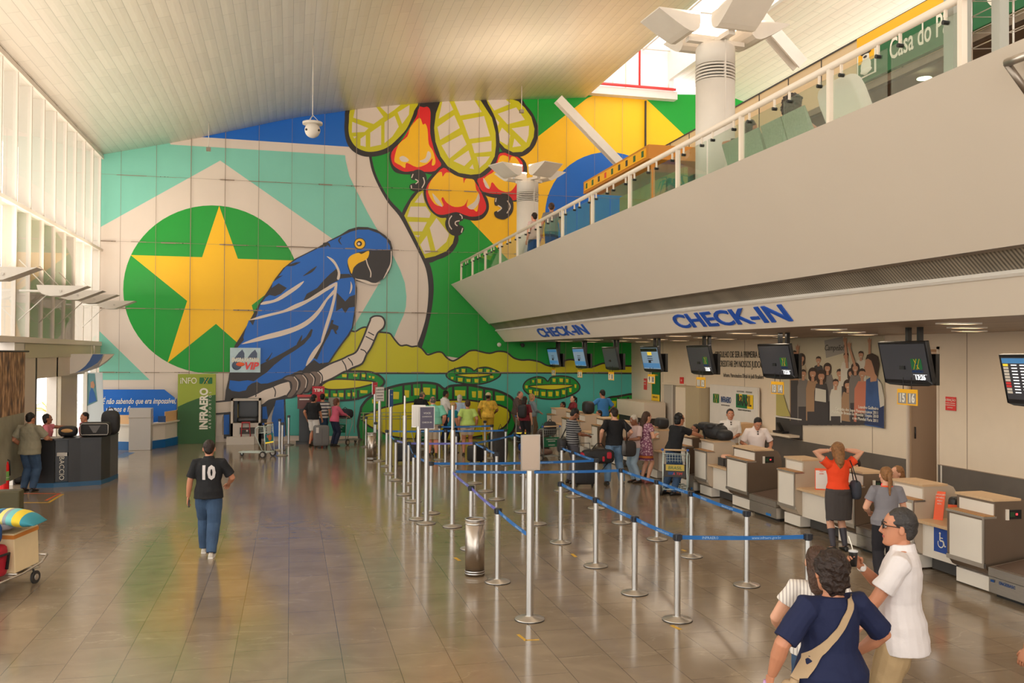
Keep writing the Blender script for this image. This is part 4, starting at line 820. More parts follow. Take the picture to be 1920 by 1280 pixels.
for a in range(21): t_ = math.radians(150+a*12.5); rg += [(-.005+.062*math.cos(t_), -.04+.062*math.sin(t_), 0), (-.005+.048*math.cos(t_), -.04+.048*math.sin(t_), 0)]
b.add(rg, [(2*k, 2*k+1, 2*k+3, 2*k+2) for k in range(20)], W_, False, F_); b.build('wheelchair_sign', wc, fixn=False)
# conveyor scales between the desks
for i, (y0, y1) in enumerate(((8.55, 10.06), (12.25, 12.9), (15.38, 16.4), (18.97, 19.3), (22.0, 22.45), (24.85, 25.45), (27.85, 28.55))):
    t = thing('luggage_conveyor', ['steel luggage scale and belt at the lower right edge beside the nearest desk', 'steel luggage belt between the wheelchair-sign desk and the next desk', 'steel luggage belt left of the woman in the orange top', 'luggage belt beside the desk with the backpack', 'luggage belt beside the woman in the patterned dress', 'luggage belt between the middle far desks', 'luggage belt next to the farthest check-in desk'][i], 'conveyor', (XC, y0, 0)); L = y1-y0
    b = MB(); b.prism([(0, .27), (0, .38), (.9, .5), (.9, .27)], 0, L, M_steel, 'XZ'); b.build('scale_deck', t)
    b = MB(); b.box(.008, .9, .0, L, .06, .262, M_steel); b.box(.1, .8, .03, L-.03, 0, .06, M_black); b.build('housing', t)
    b = MB(); b.prism([(.05, .385), (.9, .51), (.9, .515), (.05, .392)], .05, L-.05, M_belt, 'XZ'); b.build('rubber_belt', t)
    b = MB(); b.box(1.0, 2.2, 0, L, .3, .62, M_dsteel); b.box(1.02, 2.2, .06, L-.06, .62, .64, M_belt); b.build('feed_conveyor', t)
    b = MB(); b.box(-.003, .008, L*.2, L*.36, .075, .12, M_bstk); b.build('blue_sticker', t)
    if i in (0,):
        b = MB(); b.text('ENGEBASC', .055, M_ib, frame((-.002, L-.32, .215), (0, -1, 0), (0, 0, 1))); b.box(-.003, 0, L-.1, L-.04, .2, .23, M_ib); b.build('lettering', t, fixn=False)
# long grey feed band behind the desks
# monitors ---------------------------------------------------------------------
M_dp = mat('display_dark', RGB(44, 41, 43), .3, emit=(.02, .02, .022, 1), es=1)
M_ds = mat('display_bluegrey', RGB(110, 132, 150), .2, emit=RGB(112, 136, 158), es=.5); M_ds2 = mat('display_blue', RGB(70, 120, 160), .2, emit=RGB(60, 116, 168), es=.5); M_dy = mat('display_yellow', RGB(220, 190, 60), .2, emit=RGB(220, 190, 60), es=.6)
M_wtx = mat('display_white', (.8, .8, .8, 1), .5, emit=(1, 1, 1, 1), es=.8)
XM = 9.5
mlist = [(1647, 1737, '15', '16', 0), (1421, 1481, '13', '14', 0), (1284, 1334, '11', '12', 0), (1198, 1236, '9', '10', 1), (1129, 1155, '7', '8', 3), (1072, 1096, '5', '6', 2), (1026, 1044, '3', '4', 2), (981, 997, '1', '2', 3)]
def screen_unit(yc, yw, lab, kind, nums, X=XM, dz=0):
    zc = 3.0+dz; w = yw/2; hgt = .34; TL = Matrix.Translation((X, yc, zc))@Matrix.Rotation(math.radians(-12), 4, 'Y')
    # local frame: screen faces -X, right-hand of viewer is -Y
    t = thing('flight_monitor', lab, 'screen', (0, 0, 0))
    b = MB(); b.box(0, .07, -w, w, -hgt, hgt, M_scr, TL); b.box(.07, .13, -w*.7, w*.7, -hgt*.7, hgt*.7, M_black, TL)
    b.prism([(-w, -hgt), (w, -hgt), (w*.8, -hgt-.03), (0, -hgt-.045), (-w*.8, -hgt-.03)], 0, .06, M_scr, 'YZ', TL); b.build('housing', t, bevel=.01)
    b = MB(); b.box(-.004, 0, -w+.04, w-.04, -hgt+.06, hgt-.04, M_dp if kind in (0, 3, 4) else M_ds, TL)
    FT = TL@frame((-.009, 0, 0), (0, -1, 0), (0, 0, 1))
    if kind == 0:
        logo(b, 0, 0, 0, .085, R=FT@Matrix.Translation((w*.5, -.02, 0)), wd=1.5)
        b.text('INFRAERO', .055, M_ib, FT@Matrix.Translation((w*.5, -.14, 0))); b.text('13:26', .11, M_wtx, FT@Matrix.Translation((w*.56, -.235, 0)), bold=.003)
        b.add([(w*.3, -.19, 0), (w*.85, -.19, 0), (w*.85, -.186, 0), (w*.3, -.186, 0)], [(0, 1, 2, 3)], M_wtx, False, FT)
    if kind in (1, 2):
        b.add([(-w+.05, -.25, .001), (w-.05, -.25, .001), (w-.05, -.12, .001), (-w+.05, -.12, .001)], [(0, 1, 2, 3)], M_ds2, False, FT)
        b.add([(-w+.05, .2, .001), (w-.05, .2, .001), (w-.05, .29, .001), (-w+.05, .29, .001)], [(0, 1, 2, 3)], M_ds2 if kind == 2 else M_scr, False, FT)
        if kind == 1: b.add([(-.14, .1, .002), (.16, .1, .002), (.16, .19, .002), (-.14, .19, .002)], [(0, 1, 2, 3)], M_dy, False, FT)
        for z_ in (.06, .0, -.05): b.add([(-.18, z_, .002), (.18, z_, .002), (.18, z_+.018, .002), (-.18, z_+.018, .002)], [(0, 1, 2, 3)], M_tx, False, FT)
    if kind == 4:
        b.add([(-w+.05, .22, .001), (w-.05, .22, .001), (w-.05, .29, .001), (-w+.05, .29, .001)], [(0, 1, 2, 3)], M_ds2, False, FT)
        for q in range(10):
            z_ = .18-q*.042; mm = [M_dy, M_lam, M_lam, M_lam, M_lam, M_lam, M_red, M_red, M_lam, M_lam][q]
            b.add([(-w+.06, z_, .001), (-w+.15, z_, .001), (-w+.15, z_+.032, .001), (-w+.06, z_+.032, .001)], [(0, 1, 2, 3)], mm, False, FT)
            for u in range(5): b.add([(-w+.2+u*.15, z_+.008, .001), (-w+.3+u*.15, z_+.008, .001), (-w+.3+u*.15, z_+.022, .001), (-w+.2+u*.15, z_+.022, .001)], [(0, 1, 2, 3)], M_wtx, False, FT)
    b.build('display', t, fixn=False)
    for dy in (-.14, .14):
        b = MB(); b.box(X+.15, X+.22, yc+dy-.035, yc+dy+.035, zc, 3.565, M_blackm); b.build('ceiling_bracket', t)
    b = MB(); T2 = Matrix.Translation((X+.24, yc+.05, zc-.08)); b.box(0, .07, -w*.82, w*.82, -.27, .22, M_black, T2); b.box(-.25, .0, -.06, .06, -.03, .03, M_black, T2); b.build('rear_monitor', t)
    if nums:
        t2 = thing('counter_number_plate', 'yellow counter number plate hanging under '+NEARM[NPL.pop(0)], 'sign', (X-.01, yc-.08, -.03))
        b = MB(); b.box(0, .012, -.24, .24, 2.36, 2.61, M_syel); b.cyl((.006, -.1, 2.6), (.006, -.1, 2.8), .006, M_black, n=6); b.cyl((.006, .1, 2.6), (.006, .1, 2.8), .006, M_black, n=6); b.build('plate', t2)
        far = int(nums[0]) < 10; gm = M_sw if far else mat('plate_grey', RGB(150, 144, 138), .4); tm = M_tx if far else M_sw
        for k, s_ in enumerate(nums):
            b = MB(); cy_ = .115-k*.23; b.box(-.003, 0, cy_-.1, cy_+.1, 2.38, 2.55, gm); b.text(s_, .19, tm, frame((-.006, cy_, 2.465), (0, -1, 0), (0, 0, 1)), bold=.006, squash=.8); b.build('number', t2, fixn=False)
    return t
NPL = list(range(8))
mlab = ['large near flight monitor showing 13:26 and a green logo', 'flight monitor with green logo over counters 13 and 14', 'flight monitor over counters 11 and 12', 'flight monitor with pale blue screen over counters 9 and 10', 'dark olive-looking flight monitor over counters 7 and 8', 'blue flight monitor, second from the one over 7 and 8', 'blue flight monitor, second from the mural end of the row', 'small-looking flight monitor at the mural end of the row']
for (a, c, n1_, n2_, kd), lb in zip(mlist, mlab):
    ya, yc_ = WX(a, 650, XM-.05).y, WX(c, 650, XM-.05).y; screen_unit((ya+yc_)/2, min(abs(ya-yc_), 1.25), lb, kd, (n1_, n2_))
screen_unit(WX(1915, 700, XM).y-.22, 1.1, 'flight departures monitor with coloured rows cut by the right edge of the photo', 4, None, dz=-.2)

# ================================================================ queue posts
M_cap = mat('post_head', RGB(38, 40, 48), .35); M_webb = mat('webbing_blue', RGB(24, 104, 178), .5, noise_amt=.12, noise_scale=4); M_webp = mat('webbing_violet', RGB(104, 104, 186), .5, noise_amt=.15, noise_scale=4)
b = MB(); b.lathe([(.175, .0), (.175, .012), (.168, .02), (.06, .042), (.055, .05)], M_steel, n=36); b.lathe([(.178, 0), (.178, .01)], M_black, n=36); pm_base = b.mesh('base')
b = MB(); b.cyl((0, 0, .045), (0, 0, .93), .037, M_alu, n=20); pm_pole = b.mesh('pole')
b = MB(); b.cyl((0, 0, .925), (0, 0, 1.005), .040, M_cap, n=20); b.box(-.052, .052, -.02, .02, .935, .998, M_cap); b.box(-.02, .02, -.052, .052, .935, .998, M_cap); pm_head = b.mesh('head')
b = MB(); b.cyl((0, 0, .045), (0, 0, 1.74), .045, M_alu, n=20); pm_tall = b.mesh('pole')
def inst(me, name, par): o = bpy.data.objects.new(name, me); COL.objects.link(o); o.parent = par; return o
PST = {}
def qpost(key, px, py, label, tall=False, sgn=None, top=None, grp=None):
    if top is not None: py = 664+(top-664)/.6742
    p = G(px, py); t = thing('sign_post' if tall else 'queue_post', label, 'signpost' if tall else 'queue barrier post', (p.x, p.y, 0), 0, grp); PST[key] = p
    inst(pm_base, 'base', t); inst(pm_tall if tall else pm_pole, 'pole', t)
    if not tall: inst(pm_head, 'head', t)
    if sgn:
        m, w, h, ang, z0, tx = sgn; b = MB(); R_ = Matrix.Rotation(math.radians(ang), 4, 'Z'); b.box(-w/2, w/2, -.012, .012, z0, z0+h, M_frm, R_); b.build('sign_frame', t)
        b = MB(); b.box(-w/2+.015, w/2-.015, -.016, .016, z0+.015, z0+h-.015, m, R_)
        for q, (s_, sz, zz, tm) in enumerate(tx or []): b.text(s_, sz, tm, R_@frame((0, -.02, z0+h*zz), (1, 0, 0), (0, 0, 1)))
        b.build('sign_sheet', t, fixn=False)
    return t
M_sheet = mat('paper_sheet', RGB(212, 206, 200), .5); M_rsheet = mat('red_sheet', RGB(220, 70, 84), .5)
M_sgrey = mat('sheet_back', RGB(196, 178, 162), .35, .3); M_sdark = mat('dark_sheet', RGB(84, 78, 96), .4); M_sblue = mat('blue_sheet', RGB(44, 92, 160), .5)
qpost('A1', 1270, 1162, 'nearest queue post, at the near corner of the long belt that runs right')
qpost('A2', 1190, 1112, 'queue post second from the near corner in the middle row'); qpost('A3', 1117, 1061, 'queue post third from the near corner in the middle row'); qpost('A4', 1051, 1017, 'leaning-looking queue post where the middle row of belts begins')
qpost('A5', 1007, 982, 'queue post right beside the nearest tall sign post in the view'); qpost('A6', 981, 959, 'queue post half hidden by the pole of the nearest sign post')
qpost('R0', 1515, 1160, 'queue post whose foot is hidden by the woman in navy'); qpost('R1', 1400, 1097, 'queue post in open floor, nearest of the right row with free foot')
qpost('R2', 1296, 1043, 'queue post second from the front of the right row, near the trolley'); qpost('R3', 1232, 1011, 'queue post third from the front of the right row'); qpost('R4', 1165, 980, 'queue post fourth in the right row in front of the woman in the dress')
qpost('R5', 1118, 953, 'queue post in front of the black wheeled suitcase'); qpost('R6', 1075, 931, 'queue post left of the black wheeled suitcase'); qpost('R7', 1053, 920, 'queue post beside the legs of the man in the striped T-shirt')
qpost('L1', 933, 1091, 'queue post right of the near shiny waste bin'); qpost('L2', 883, 0, 'queue post rising behind the near shiny waste bin', top=910)
qpost('L3', 890, 906, 'queue post left in the inner lane where the violet belt ends'); qpost('L4', 910, 921, 'queue post in the inner lane under the slanting belt'); qpost('L5', 931, 936, 'queue post at the near end of the slanting inner belt')
qpost('L6', 948, 871, 'queue post at the right end of the lane by the yellow shirt'); qpost('L7', 965, 0, 'queue post left of the blank board on the near sign post', top=812); qpost('L8', 987, 0, 'queue post rising just above the blank board', top=818)
qpost('L9', 922, 859, 'queue post in front of the man in the yellow shirt'); qpost('L10', 909, 0, 'queue post among the luggage by the yellow shirt', top=788)
qpost('L11', 855, 0, 'queue post by the feet of the woman in lime green', top=812); qpost('L12', 835, 873, 'queue post by the legs of the man in mint green'); qpost('L13', 824, 862, 'queue post just in front of the man in mint green')
qpost('L14', 725, 874, 'queue post at the far left of the queue between two tall sign posts'); qpost('L15', 742, 900, 'queue post with the violet belt at the left edge of the queue'); qpost('L16', 766, 907, 'queue post behind the thin sign post at the left edge')
qpost('L17', 775, 940, 'queue post left of the tall post with the white board'); qpost('L18', 808, 962, 'queue post between the boards and the tall thin post'); qpost('L19', 704, 0, 'queue post behind the far waste bin', top=791); qpost('L20', 686, 0, 'queue post behind the far waste bin, left of the red sign pole', top=781)
qpost('X1', 529, 854, 'queue post nearest of the three by the empty luggage trolley'); qpost('X2', 524, 844, 'queue post middle of the three by the empty luggage trolley'); qpost('X3', 541, 834, 'queue post farthest of the three by the empty luggage trolley')
qpost('S1', 993, 1161, 'tall sign post with a blank beige board, nearest in the hall', True, (M_sgrey, .24, .42, 8, 1.74, None))
qpost('S2', 848, 987, 'tall sign post with its thin board seen edge on, in front of the teal shirt', True, (M_sheet, .26, .44, 74, 1.74, None))
qpost('S3', 799, 981, 'tall sign post with a dark framed notice', True, (M_sdark, .29, .42, 6, 1.72, [('VOOS', .05, .7, M_sheet), ('DOMÉSTICOS', .03, .55, M_sheet), ('CHECK-IN', .04, .3, M_sheet)]))
qpost('S4', 784, 973, 'tall sign post with a plain white board beside the dark notice', True, (M_sheet, .27, .42, -25, 1.72, None))
qpost('S5', 758, 927, 'tall sign post with a white board turned edge on', True, (M_sheet, .26, .44, 80, 1.74, None))
qpost('S6', 732, 888, 'tall sign post with a narrow blue and white notice', True, (M_sblue, .26, .46, 62, 1.72, [('VOOS', .05, .7, M_sheet)]))
qpost('S7', 711, 864, 'tall sign post with a grey printed notice', True, (M_sheet, .28, .42, 20, 1.72, [('CHECK-IN', .05, .8, M_tx), ('INTERNACIONAL', .03, .6, M_tx), ('BAGAGEM', .04, .4, M_tx), ('EMBARQUE', .04, .2, M_tx)]))
qpost('S8', 702, 835, 'tall sign post with a solid red notice, right one of the red pair', True, (M_rsheet, .24, .42, 40, 1.72, [('TAM', .06, .7, M_sheet)]))
qpost('S9', 674, 822, 'tall sign post with a red and white notice near the mural', True, (M_rsheet, .28, .42, 5, 1.72, [('TAM', .07, .75, M_sheet), ('CHECK-IN', .04, .45, M_sheet)]))
M_webt = mat('web_text', RGB(170, 200, 226), .5)
def webbing(k0, k1, label, m=None, z=.965, z1=None, grp=None, sag=.012):
    a, c = PST[k0], PST[k1]; z1 = z if z1 is None else z1; d = Vector((c.x-a.x, c.y-a.y, 0)); L = d.length; u = d.normalized(); n_ = Vector((-u.y, u.x, 0)); w = .024
    t = thing('belt', label, 'barrier belt', (a.x, a.y, 0)); b = MB(); N = 10; L0 = .055; rings = []
    for i in range(N+1):
        s_ = L0+(L-2*L0)*i/N; zz = z+(z1-z)*i/N-4*sag*L/1.8*(i/N)*(1-i/N); p = u*s_
        rings.append([(p+n_*dx).to_tuple()[:2]+(zz+dz,) for dx, dz in ((-.002, -w), (.002, -w), (.002, w), (-.002, w))])
    b.loft(rings, m or M_webb, False); b.build('webbing', t)
    right = u if RW[0][0]*u.x+RW[1][0]*u.y > 0 else -u     # lettering reads from the hall side
    b = MB(); zm = lambda s_: z+(z1-z)*s_/L-4*sag*L/1.8*(s_/L)*(1-s_/L)
    for f_, tx in ((.25, 'INFRAERO'), (.68, 'www.infraero.gov.br')):
        s_ = L*f_ if right == u else L*(1-f_); p = u*s_; nn = right.cross(Vector((0, 0, 1)))
        sl = (zm(s_+.05)-zm(s_-.05))/.1; ux = (u*1+Vector((0, 0, sl))) if right == u else -(u+Vector((0, 0, sl)))
        b.text(tx, .042, M_webt, frame((p.x+nn.x*.004, p.y+nn.y*.004, zm(s_)), ux, (0, 0, 1)), extrude=.0004, res=1)
    b.build('lettering', t, fixn=False)
    return t
def chain(ks, lab, m=None):
    for i in range(len(ks)-1): webbing(ks[i], ks[i+1], lab+[', nearest stretch', ', second stretch', ', third stretch', ', fourth stretch', ', fifth stretch'][i], m)
chain(['A1', 'A2', 'A3', 'A4'], 'blue belt of the middle row of queue posts'); webbing('A1', 'R0', 'long blue belt running right from the nearest queue post')
chain(['R1', 'R2', 'R3', 'R4'], 'blue belt of the right row of queue posts'); chain(['R5', 'R6', 'R7'], 'blue belt beside the black wheeled suitcase')
webbing('S2', 'R4', 'dark blue belt crossing behind the near sign post at knee level', z=.985, z1=.965); webbing('L18', 'R5', 'dark blue belt crossing from the white board posts to the suitcase')
webbing('L2', 'S2', 'violet belt from behind the near bin to the thin sign post', M_webp, z1=.97); webbing('L1', 'L2', 'violet-blue belt just above the near shiny waste bin', M_webp); webbing('L1', 'S1', 'bright blue belt ending at the nearest tall sign post', z1=.97)
webbing('L5', 'L4', 'light blue belt in the inner lane, nearest slanting stretch'); webbing('L4', 'L3', 'light blue belt in the inner lane, farther slanting stretch'); webbing('L3', 'L7', 'blue belt across the lane behind the blank board'); webbing('L16', 'L3', 'violet belt at shin height of the man in mint green', M_webp)
webbing('L7', 'L8', 'short blue belt slanting to the post above the blank board'); webbing('L12', 'L6', 'blue belt across the lane at the knees of the woman in lime green'); webbing('L13', 'L9', 'blue belt of the farthest lane behind the tourists')
webbing('L14', 'L12', 'blue belt at the back left of the queue'); webbing('S6', 'L15', 'light blue belt from the blue notice post', z=.97); webbing('L15', 'L16', 'violet belt at the left edge of the queue', M_webp); webbing('L16', 'L17', 'light blue belt descending left of the white board post'); webbing('L17', 'L18', 'light blue belt at the foot of the white board posts')
# waste bins
def bin_(px, py, lab):
    p = G(px, py); t = thing('waste_bin', lab, 'bin', (p.x, p.y, 0)); s = 1.0
    b = MB(); b.lathe([(.137, .0), (.137, .78), (.125, .78), (.125, .6), (.1, .6)], mat('polished_steel', RGB(176, 166, 156), .26, 1.0), n=40); b.build('body', t)
    b = MB()
    for z in (.03, .06, .72): b.lathe([(.138, z), (.142, z+.008), (.138, z+.016)], M_alu, n=40, caps=False)
    b.lathe([(.128, .775), (.145, .78), (.145, .795), (.125, .795)], M_alu, n=40, caps=False); b.build('rim', t)
    b = MB(); b.lathe([(.124, .55), (.124, .76)], M_black, n=30, caps=True); b.build('liner', t)
bin_(890, 1078, 'shiny cylindrical steel waste bin on open floor left of the nearest sign post'); bin_(697, 862, 'shiny cylindrical steel waste bin at the far left end of the queue')

# ================================================================ luggage trolleys
M_trl = mat('trolley_pale', RGB(196, 206, 200), .35, .3); M_tblue = mat('trolley_blue', RGB(40, 84, 168), .4); M_tyre = mat('tyre', RGB(48, 44, 42), .7); M_adg = mat('ad_green', RGB(12, 92, 60), .4); M_adc = mat('ad_teal', RGB(36, 140, 150), .4, noise_amt=.3, noise_scale=6)
def trolley(px, py, rot, lab, ad='green', M_f=None, z0=0):
    M_f = M_f or M_trl; p = G(px, py); t = thing('luggage_trolley', lab, 'luggage cart', (p.x, p.y, z0), rot); r = .014
    b = MB()
    for s in (-1, 1):
        b.tube([(s*.27, -.42, .12), (s*.26, -.40, .5), (s*.26, -.36, 1.0)], r, M_f)
        b.tube([(s*.27, -.38, .1), (s*.29, -.10, .68), (s*.29, -.10, .86), (s*.28, -.2, .93), (s*.26, -.38, .93)], r, M_f)
        b.tube([(s*.25, -.42, .15), (s*.22, .3, .14), (s*.12, .55, .13)], r, M_f)
    for y, w in ((-.4, .27), (-.1, .24), (.2, .22), (.52, .14)): b.tube([(-w, y, .145), (w, y, .145)], r*.8, M_f)
    b.tube([(0, -.4, .145), (0, .55, .14)], r*.8, M_f); b.tube([(-.12, -.4, .15), (-.08, .53, .145)], r*.6, M_f); b.tube([(.12, -.4, .15), (.08, .53, .145)], r*.6, M_f)
    b.build('frame', t)
    b = MB()
    for k in range(9): x = -.24+k*.06; b.tube([(x, -.37, .93), (x, -.36, .74), (x, -.14, .72), (x, -.12, .86)], .004, M_f, n=5)
    for z in (.78, .84, .9): b.tube([(-.25, -.37, z), (.25, -.37, z)], .004, M_f, n=5)
    b.tube([(-.26, -.38, .93), (.26, -.38, .93)], .008, M_f); b.tube([(-.27, -.12, .87), (.27, -.12, .87)], .008, M_f); b.build('basket', t)
    b = MB(); b.cyl((-.27, -.36, 1.01), (.27, -.36, 1.01), .02, M_wood, n=12); b.cyl((-.3, -.36, 1.01), (-.25, -.36, 1.01), .026, M_tblue, n=12); b.cyl((.25, -.36, 1.01), (.3, -.36, 1.01), .026, M_tblue, n=12); b.build('handle', t)
    b = MB(); b.box(-.245, .245, -.398, -.388, .42, .70, M_adg if ad == 'green' else (M_adc if ad == 'teal' else M_dark))
    Fq = frame((0, -.402, .56), (1, 0, 0), (0, 0, 1))
    if ad == 'green':
        for q, s_ in enumerate(('CARRINHO PARA', 'BAGAGENS', '', 'INFRAERO')): b.text(s_, .045, M_sheet, Fq@Matrix.Translation((0, .08-q*.055, 0)))
    elif ad == 'brazil':
        b.box(-.2, .2, -.404, -.399, .56, .69, mat('ad_gold', RGB(196, 170, 70), .4)); b.text('BRASIL', .1, M_adg, Fq@Matrix.Translation((0, .06, .006)), shear=.1); b.text('A TIM', .08, M_red, Fq@Matrix.Translation((.05, -.07, .002)), shear=.2); b.box(-.15, -.02, -.404, -.399, .47, .53, M_ib)
    else:
        b.sphere((.04, -.4, .58), (.1, .008, .1), mat('ad_orange', RGB(224, 138, 70), .5)); b.sphere((-.1, -.4, .63), (.05, .008, .05), mat('ad_rose', RGB(190, 120, 130), .5)); b.box(-.245, .245, -.404, -.398, .42, .46, M_dy)
    b.build('advert_panel', t, fixn=False)
    for s in (-1, 1):
        b = MB(); b.cyl((s*.3-.02, -.36, .1), (s*.3+.02, -.36, .1), .1, M_tyre, n=24); b.cyl((s*.3-.024, -.36, .1), (s*.3+.024, -.36, .1), .062, M_frm, n=16); b.build('rear_wheel', t)
    b = MB(); b.cyl((-.015, .5, .06), (.015, .5, .06), .06, M_tyre, n=20); b.box(-.02, .02, .48, .52, .06, .14, M_f); b.build('front_caster', t)
    return t
trolley(482, 856, math.radians(62), 'empty pale luggage trolley with a teal advert standing alone near the shoe-shine booth', 'teal')
trolley(1268, 925, math.radians(-28), 'empty pale luggage trolley with a BRASIL advert behind the young man in black', 'brazil')
TRG = trolley(1023, 862, math.radians(10), 'luggage trolley with green advert and a black bag in its basket', 'green', mat('trolley_grey', RGB(150, 152, 146), .4, .5))
TRP = trolley(650, 832, math.radians(-40), 'luggage trolley with green advert pushed by the woman in the pink cardigan', 'green', mat('trolley_grey', RGB(150, 152, 146), .4, .5))
TRB = trolley(984, 834, math.radians(-20), 'luggage trolley held by the bald man in the brown shirt', 'dark', mat('trolley_grey', RGB(150, 152, 146), .4, .5))
TRC = trolley(783, 850, math.radians(25), 'luggage trolley beside the man in the black polo and cap', 'green', mat('trolley_grey', RGB(150, 152, 146), .4, .5))
# ================================================================ lower left: door wall, canopy, desks
M_khaki = mat('khaki_beam', RGB(196, 186, 158), .5); M_colw = mat('column_white', RGB(226, 218, 208), .5)
b = MB(); b.box(XL-.25, XL+.02, 24.2, 31.8, 2.95, 3.4, M_khaki); b.box(XL-.25, XL+.02, 31.95, YB, 2.9, 3.4, M_khaki); b.box(XL-.3, XL+.05, YF, YB, 3.32, 3.46, M_fin); struct(b.build('wall_left_beam'))
b = MB(); b.box(XL-.3, XL+.02, 23.4, 24.25, 0, 3.4, M_colw); b.box(XL-.25, XL+.0, 24.25, 25.3, 0, 3.4, M_cream); b.box(XL-.2, XL-.05, 28.2, 30.1, 0, 2.95, mat('panel_beige', RGB(196, 180, 156), .5)); b.box(XL-.25, XL, 25.3, 25.45, 0, 2.95, M_dark)
b.box(XL-.25, XL, 27.45, 27.6, 0, 2.95, M_white); b.box(XL-.22, XL, 25.4, 31, 2.42, 2.95, M_cream)
b.box(XL-.3, XL+.02, 16.0, 20.6, 0, 3.4, M_colw); struct(b.build('wall_left'))
t = thing('window_3', '', 'window'); del t['label']; del t['category']; struct(t)
b = MB(); b.box(XL-.12, XL-.1, 27.6, 28.2, 0, 2.42, M_wglass); b.box(XL-.12, XL-.1, 30.1, 33.2, 0, 2.9, M_wglass); b.box(XL-.12, XL-.1, -9, 16, 0, 3.3, M_wglass); b.build('glass', t)
b = MB()
for y in [30.15, 31.6, 33.0]+[-8+2.4*i for i in range(10)]: b.box(XL-.16, XL-.04, y-.04, y+.04, 0, 3.3, M_white)
b.build('mullion', t)
# white outside block behind the facade
M_pale = mat('outside_white', RGB(240, 240, 238), .8)
# palm outside
t = thing('palm', 'golden-leaved palm outside the bright left doorway', 'tree', (WY(92, 760, 36).x, 36, 0))
M_pt = mat('palm_trunk', RGB(150, 120, 84), .9); M_pf = mat('palm_frond', RGB(206, 170, 84), .7)
b = MB(); b.tube([(0, 0, 0), (.05, 0, .5), (0, 0, .9)], [.13, .1, .09], M_pt); b.build('trunk', t)
b = MB(); R = random.Random(5)
for k in range(16):
    a = 2*PI*k/16+R.uniform(-.2, .2); L = R.uniform(.9, 1.3); up_ = R.uniform(.5, 1.1); pts = [Vector((L*q*math.cos(a), L*q*math.sin(a), .9+up_*q*1.6-1.3*q*q)) for q in (0, .25, .5, .75, 1)]
    b.tube(pts, [.015, .012, .01, .008, .004], M_pf, n=5)
    for q in range(1, 16):
        f_ = q/16; i = min(int(f_*4), 3); p = pts[i].lerp(pts[i+1], f_*4-i); s_ = Vector((-math.sin(a), math.cos(a), 0)); dn = Vector((math.cos(a)*.08, math.sin(a)*.08, -.13))
        for sg_ in (-1, 1): b.add([p, p+dn*.1+Vector((0, 0, .014)), p+s_*sg_*.24+dn], [(0, 1, 2)], M_pf)
b.build('fronds', t, fixn=False)
# hanging landscape banner at the left edge
t = thing('landscape_banner', 'hanging brown landscape banner cut by the left edge of the photo', 'banner', (-6.0, 22.6, 0))
def land_mat():
    m = bpy.data.materials.new('landscape_print'); m.use_nodes = True; n = m.node_tree.nodes; l = m.node_tree.links; b_ = n['Principled BSDF']
    tc = n.new('ShaderNodeTexCoord'); mp = n.new('ShaderNodeMapping'); mp.inputs['Scale'].default_value = (3, 3, 1.2); l.new(tc.outputs['Object'], mp.inputs[0])
    ns = n.new('ShaderNodeTexNoise'); ns.inputs['Scale'].default_value = 2.2; ns.inputs['Detail'].default_value = 8; l.new(mp.outputs[0], ns.inputs['Vector'])
    cr = n.new('ShaderNodeValToRGB'); e = cr.color_ramp.elements; e[0].position = .35; e[0].color = RGB(82, 62, 58); e[1].position = .65; e[1].color = RGB(206, 168, 130); q = e.new(.5); q.color = RGB(150, 112, 78)
    l.new(ns.outputs[0], cr.inputs[0]); l.new(cr.outputs[0], b_.inputs['Base Color']); b_.inputs['Roughness'].default_value = .6; return m
M_land = land_mat()
z0, z1 = WX(12, 780, -6.0).z, WX(12, 660, -6.0).z
b = MB(); b.box(0, .015, -1.6, .62, z0, z1, M_land); b.box(0, .015, -1.6, .62, .25, z0, mat('olive_print', RGB(150, 146, 126), .6, noise_amt=.25, noise_scale=2)); b.build('print', t)
b = MB(); b.cyl((.0, -1.7, z1+.02), (0, .95, z1+.02), .02, M_dark, n=8); b.build('rod', t)
# canopy sign of the information desk: curved underside, blue graphic
yc_ = 29.0; t = thing('canopy_sign', 'curved white canopy sign with a blue ribbon graphic above the black counter', 'sign', (0, yc_, 0))
def cy(px, py): q = WY(px, py, yc_); return (q.x, q.z)
b = MB(); und = [(62, 708), (113, 705), (140, 699), (165, 690), (180, 680), (190, 671), (196, 663.5)]; poly = [cy(62, 663)]+[cy(*q) for q in und]
b.prism(poly[::-1], 0, 1.6, M_white, 'XZ'); b.build('body', t)
b = MB(); rib = [(141, 699), (155, 692), (170, 680), (180, 664), (210, 664), (205, 672), (196, 684), (184, 692), (165, 697)]
rib = [(141, 699), (150, 694), (160, 686), (168, 676), (174, 664), (194, 664), (190, 672), (183, 680), (172, 687), (158, 694)]
b.add([(cy(*q)[0], -.012, cy(*q)[1]) for q in rib], [tuple(range(len(rib)))], mat('ribbon_blue', RGB(70, 104, 160), .5)); b.add([(cy(*q)[0], -.014, cy(*q)[1]) for q in [(196, 664), (214, 664), (200, 676), (186, 686)]], [(0, 1, 2, 3)], M_cream)
b.build('blue_graphic', t, fixn=False)
b = MB(); q0 = cy(62, 708); b.cyl((q0[0]+.05, .2, q0[1]-.05), (q0[0]+.05, .2, 3.3), .02, M_frm, n=8); b.cyl((cy(170, 664)[0], .5, cy(170, 664)[1]), (cy(170, 664)[0], .5, 3.3), .02, M_frm, n=8); b.build('hanger', t)
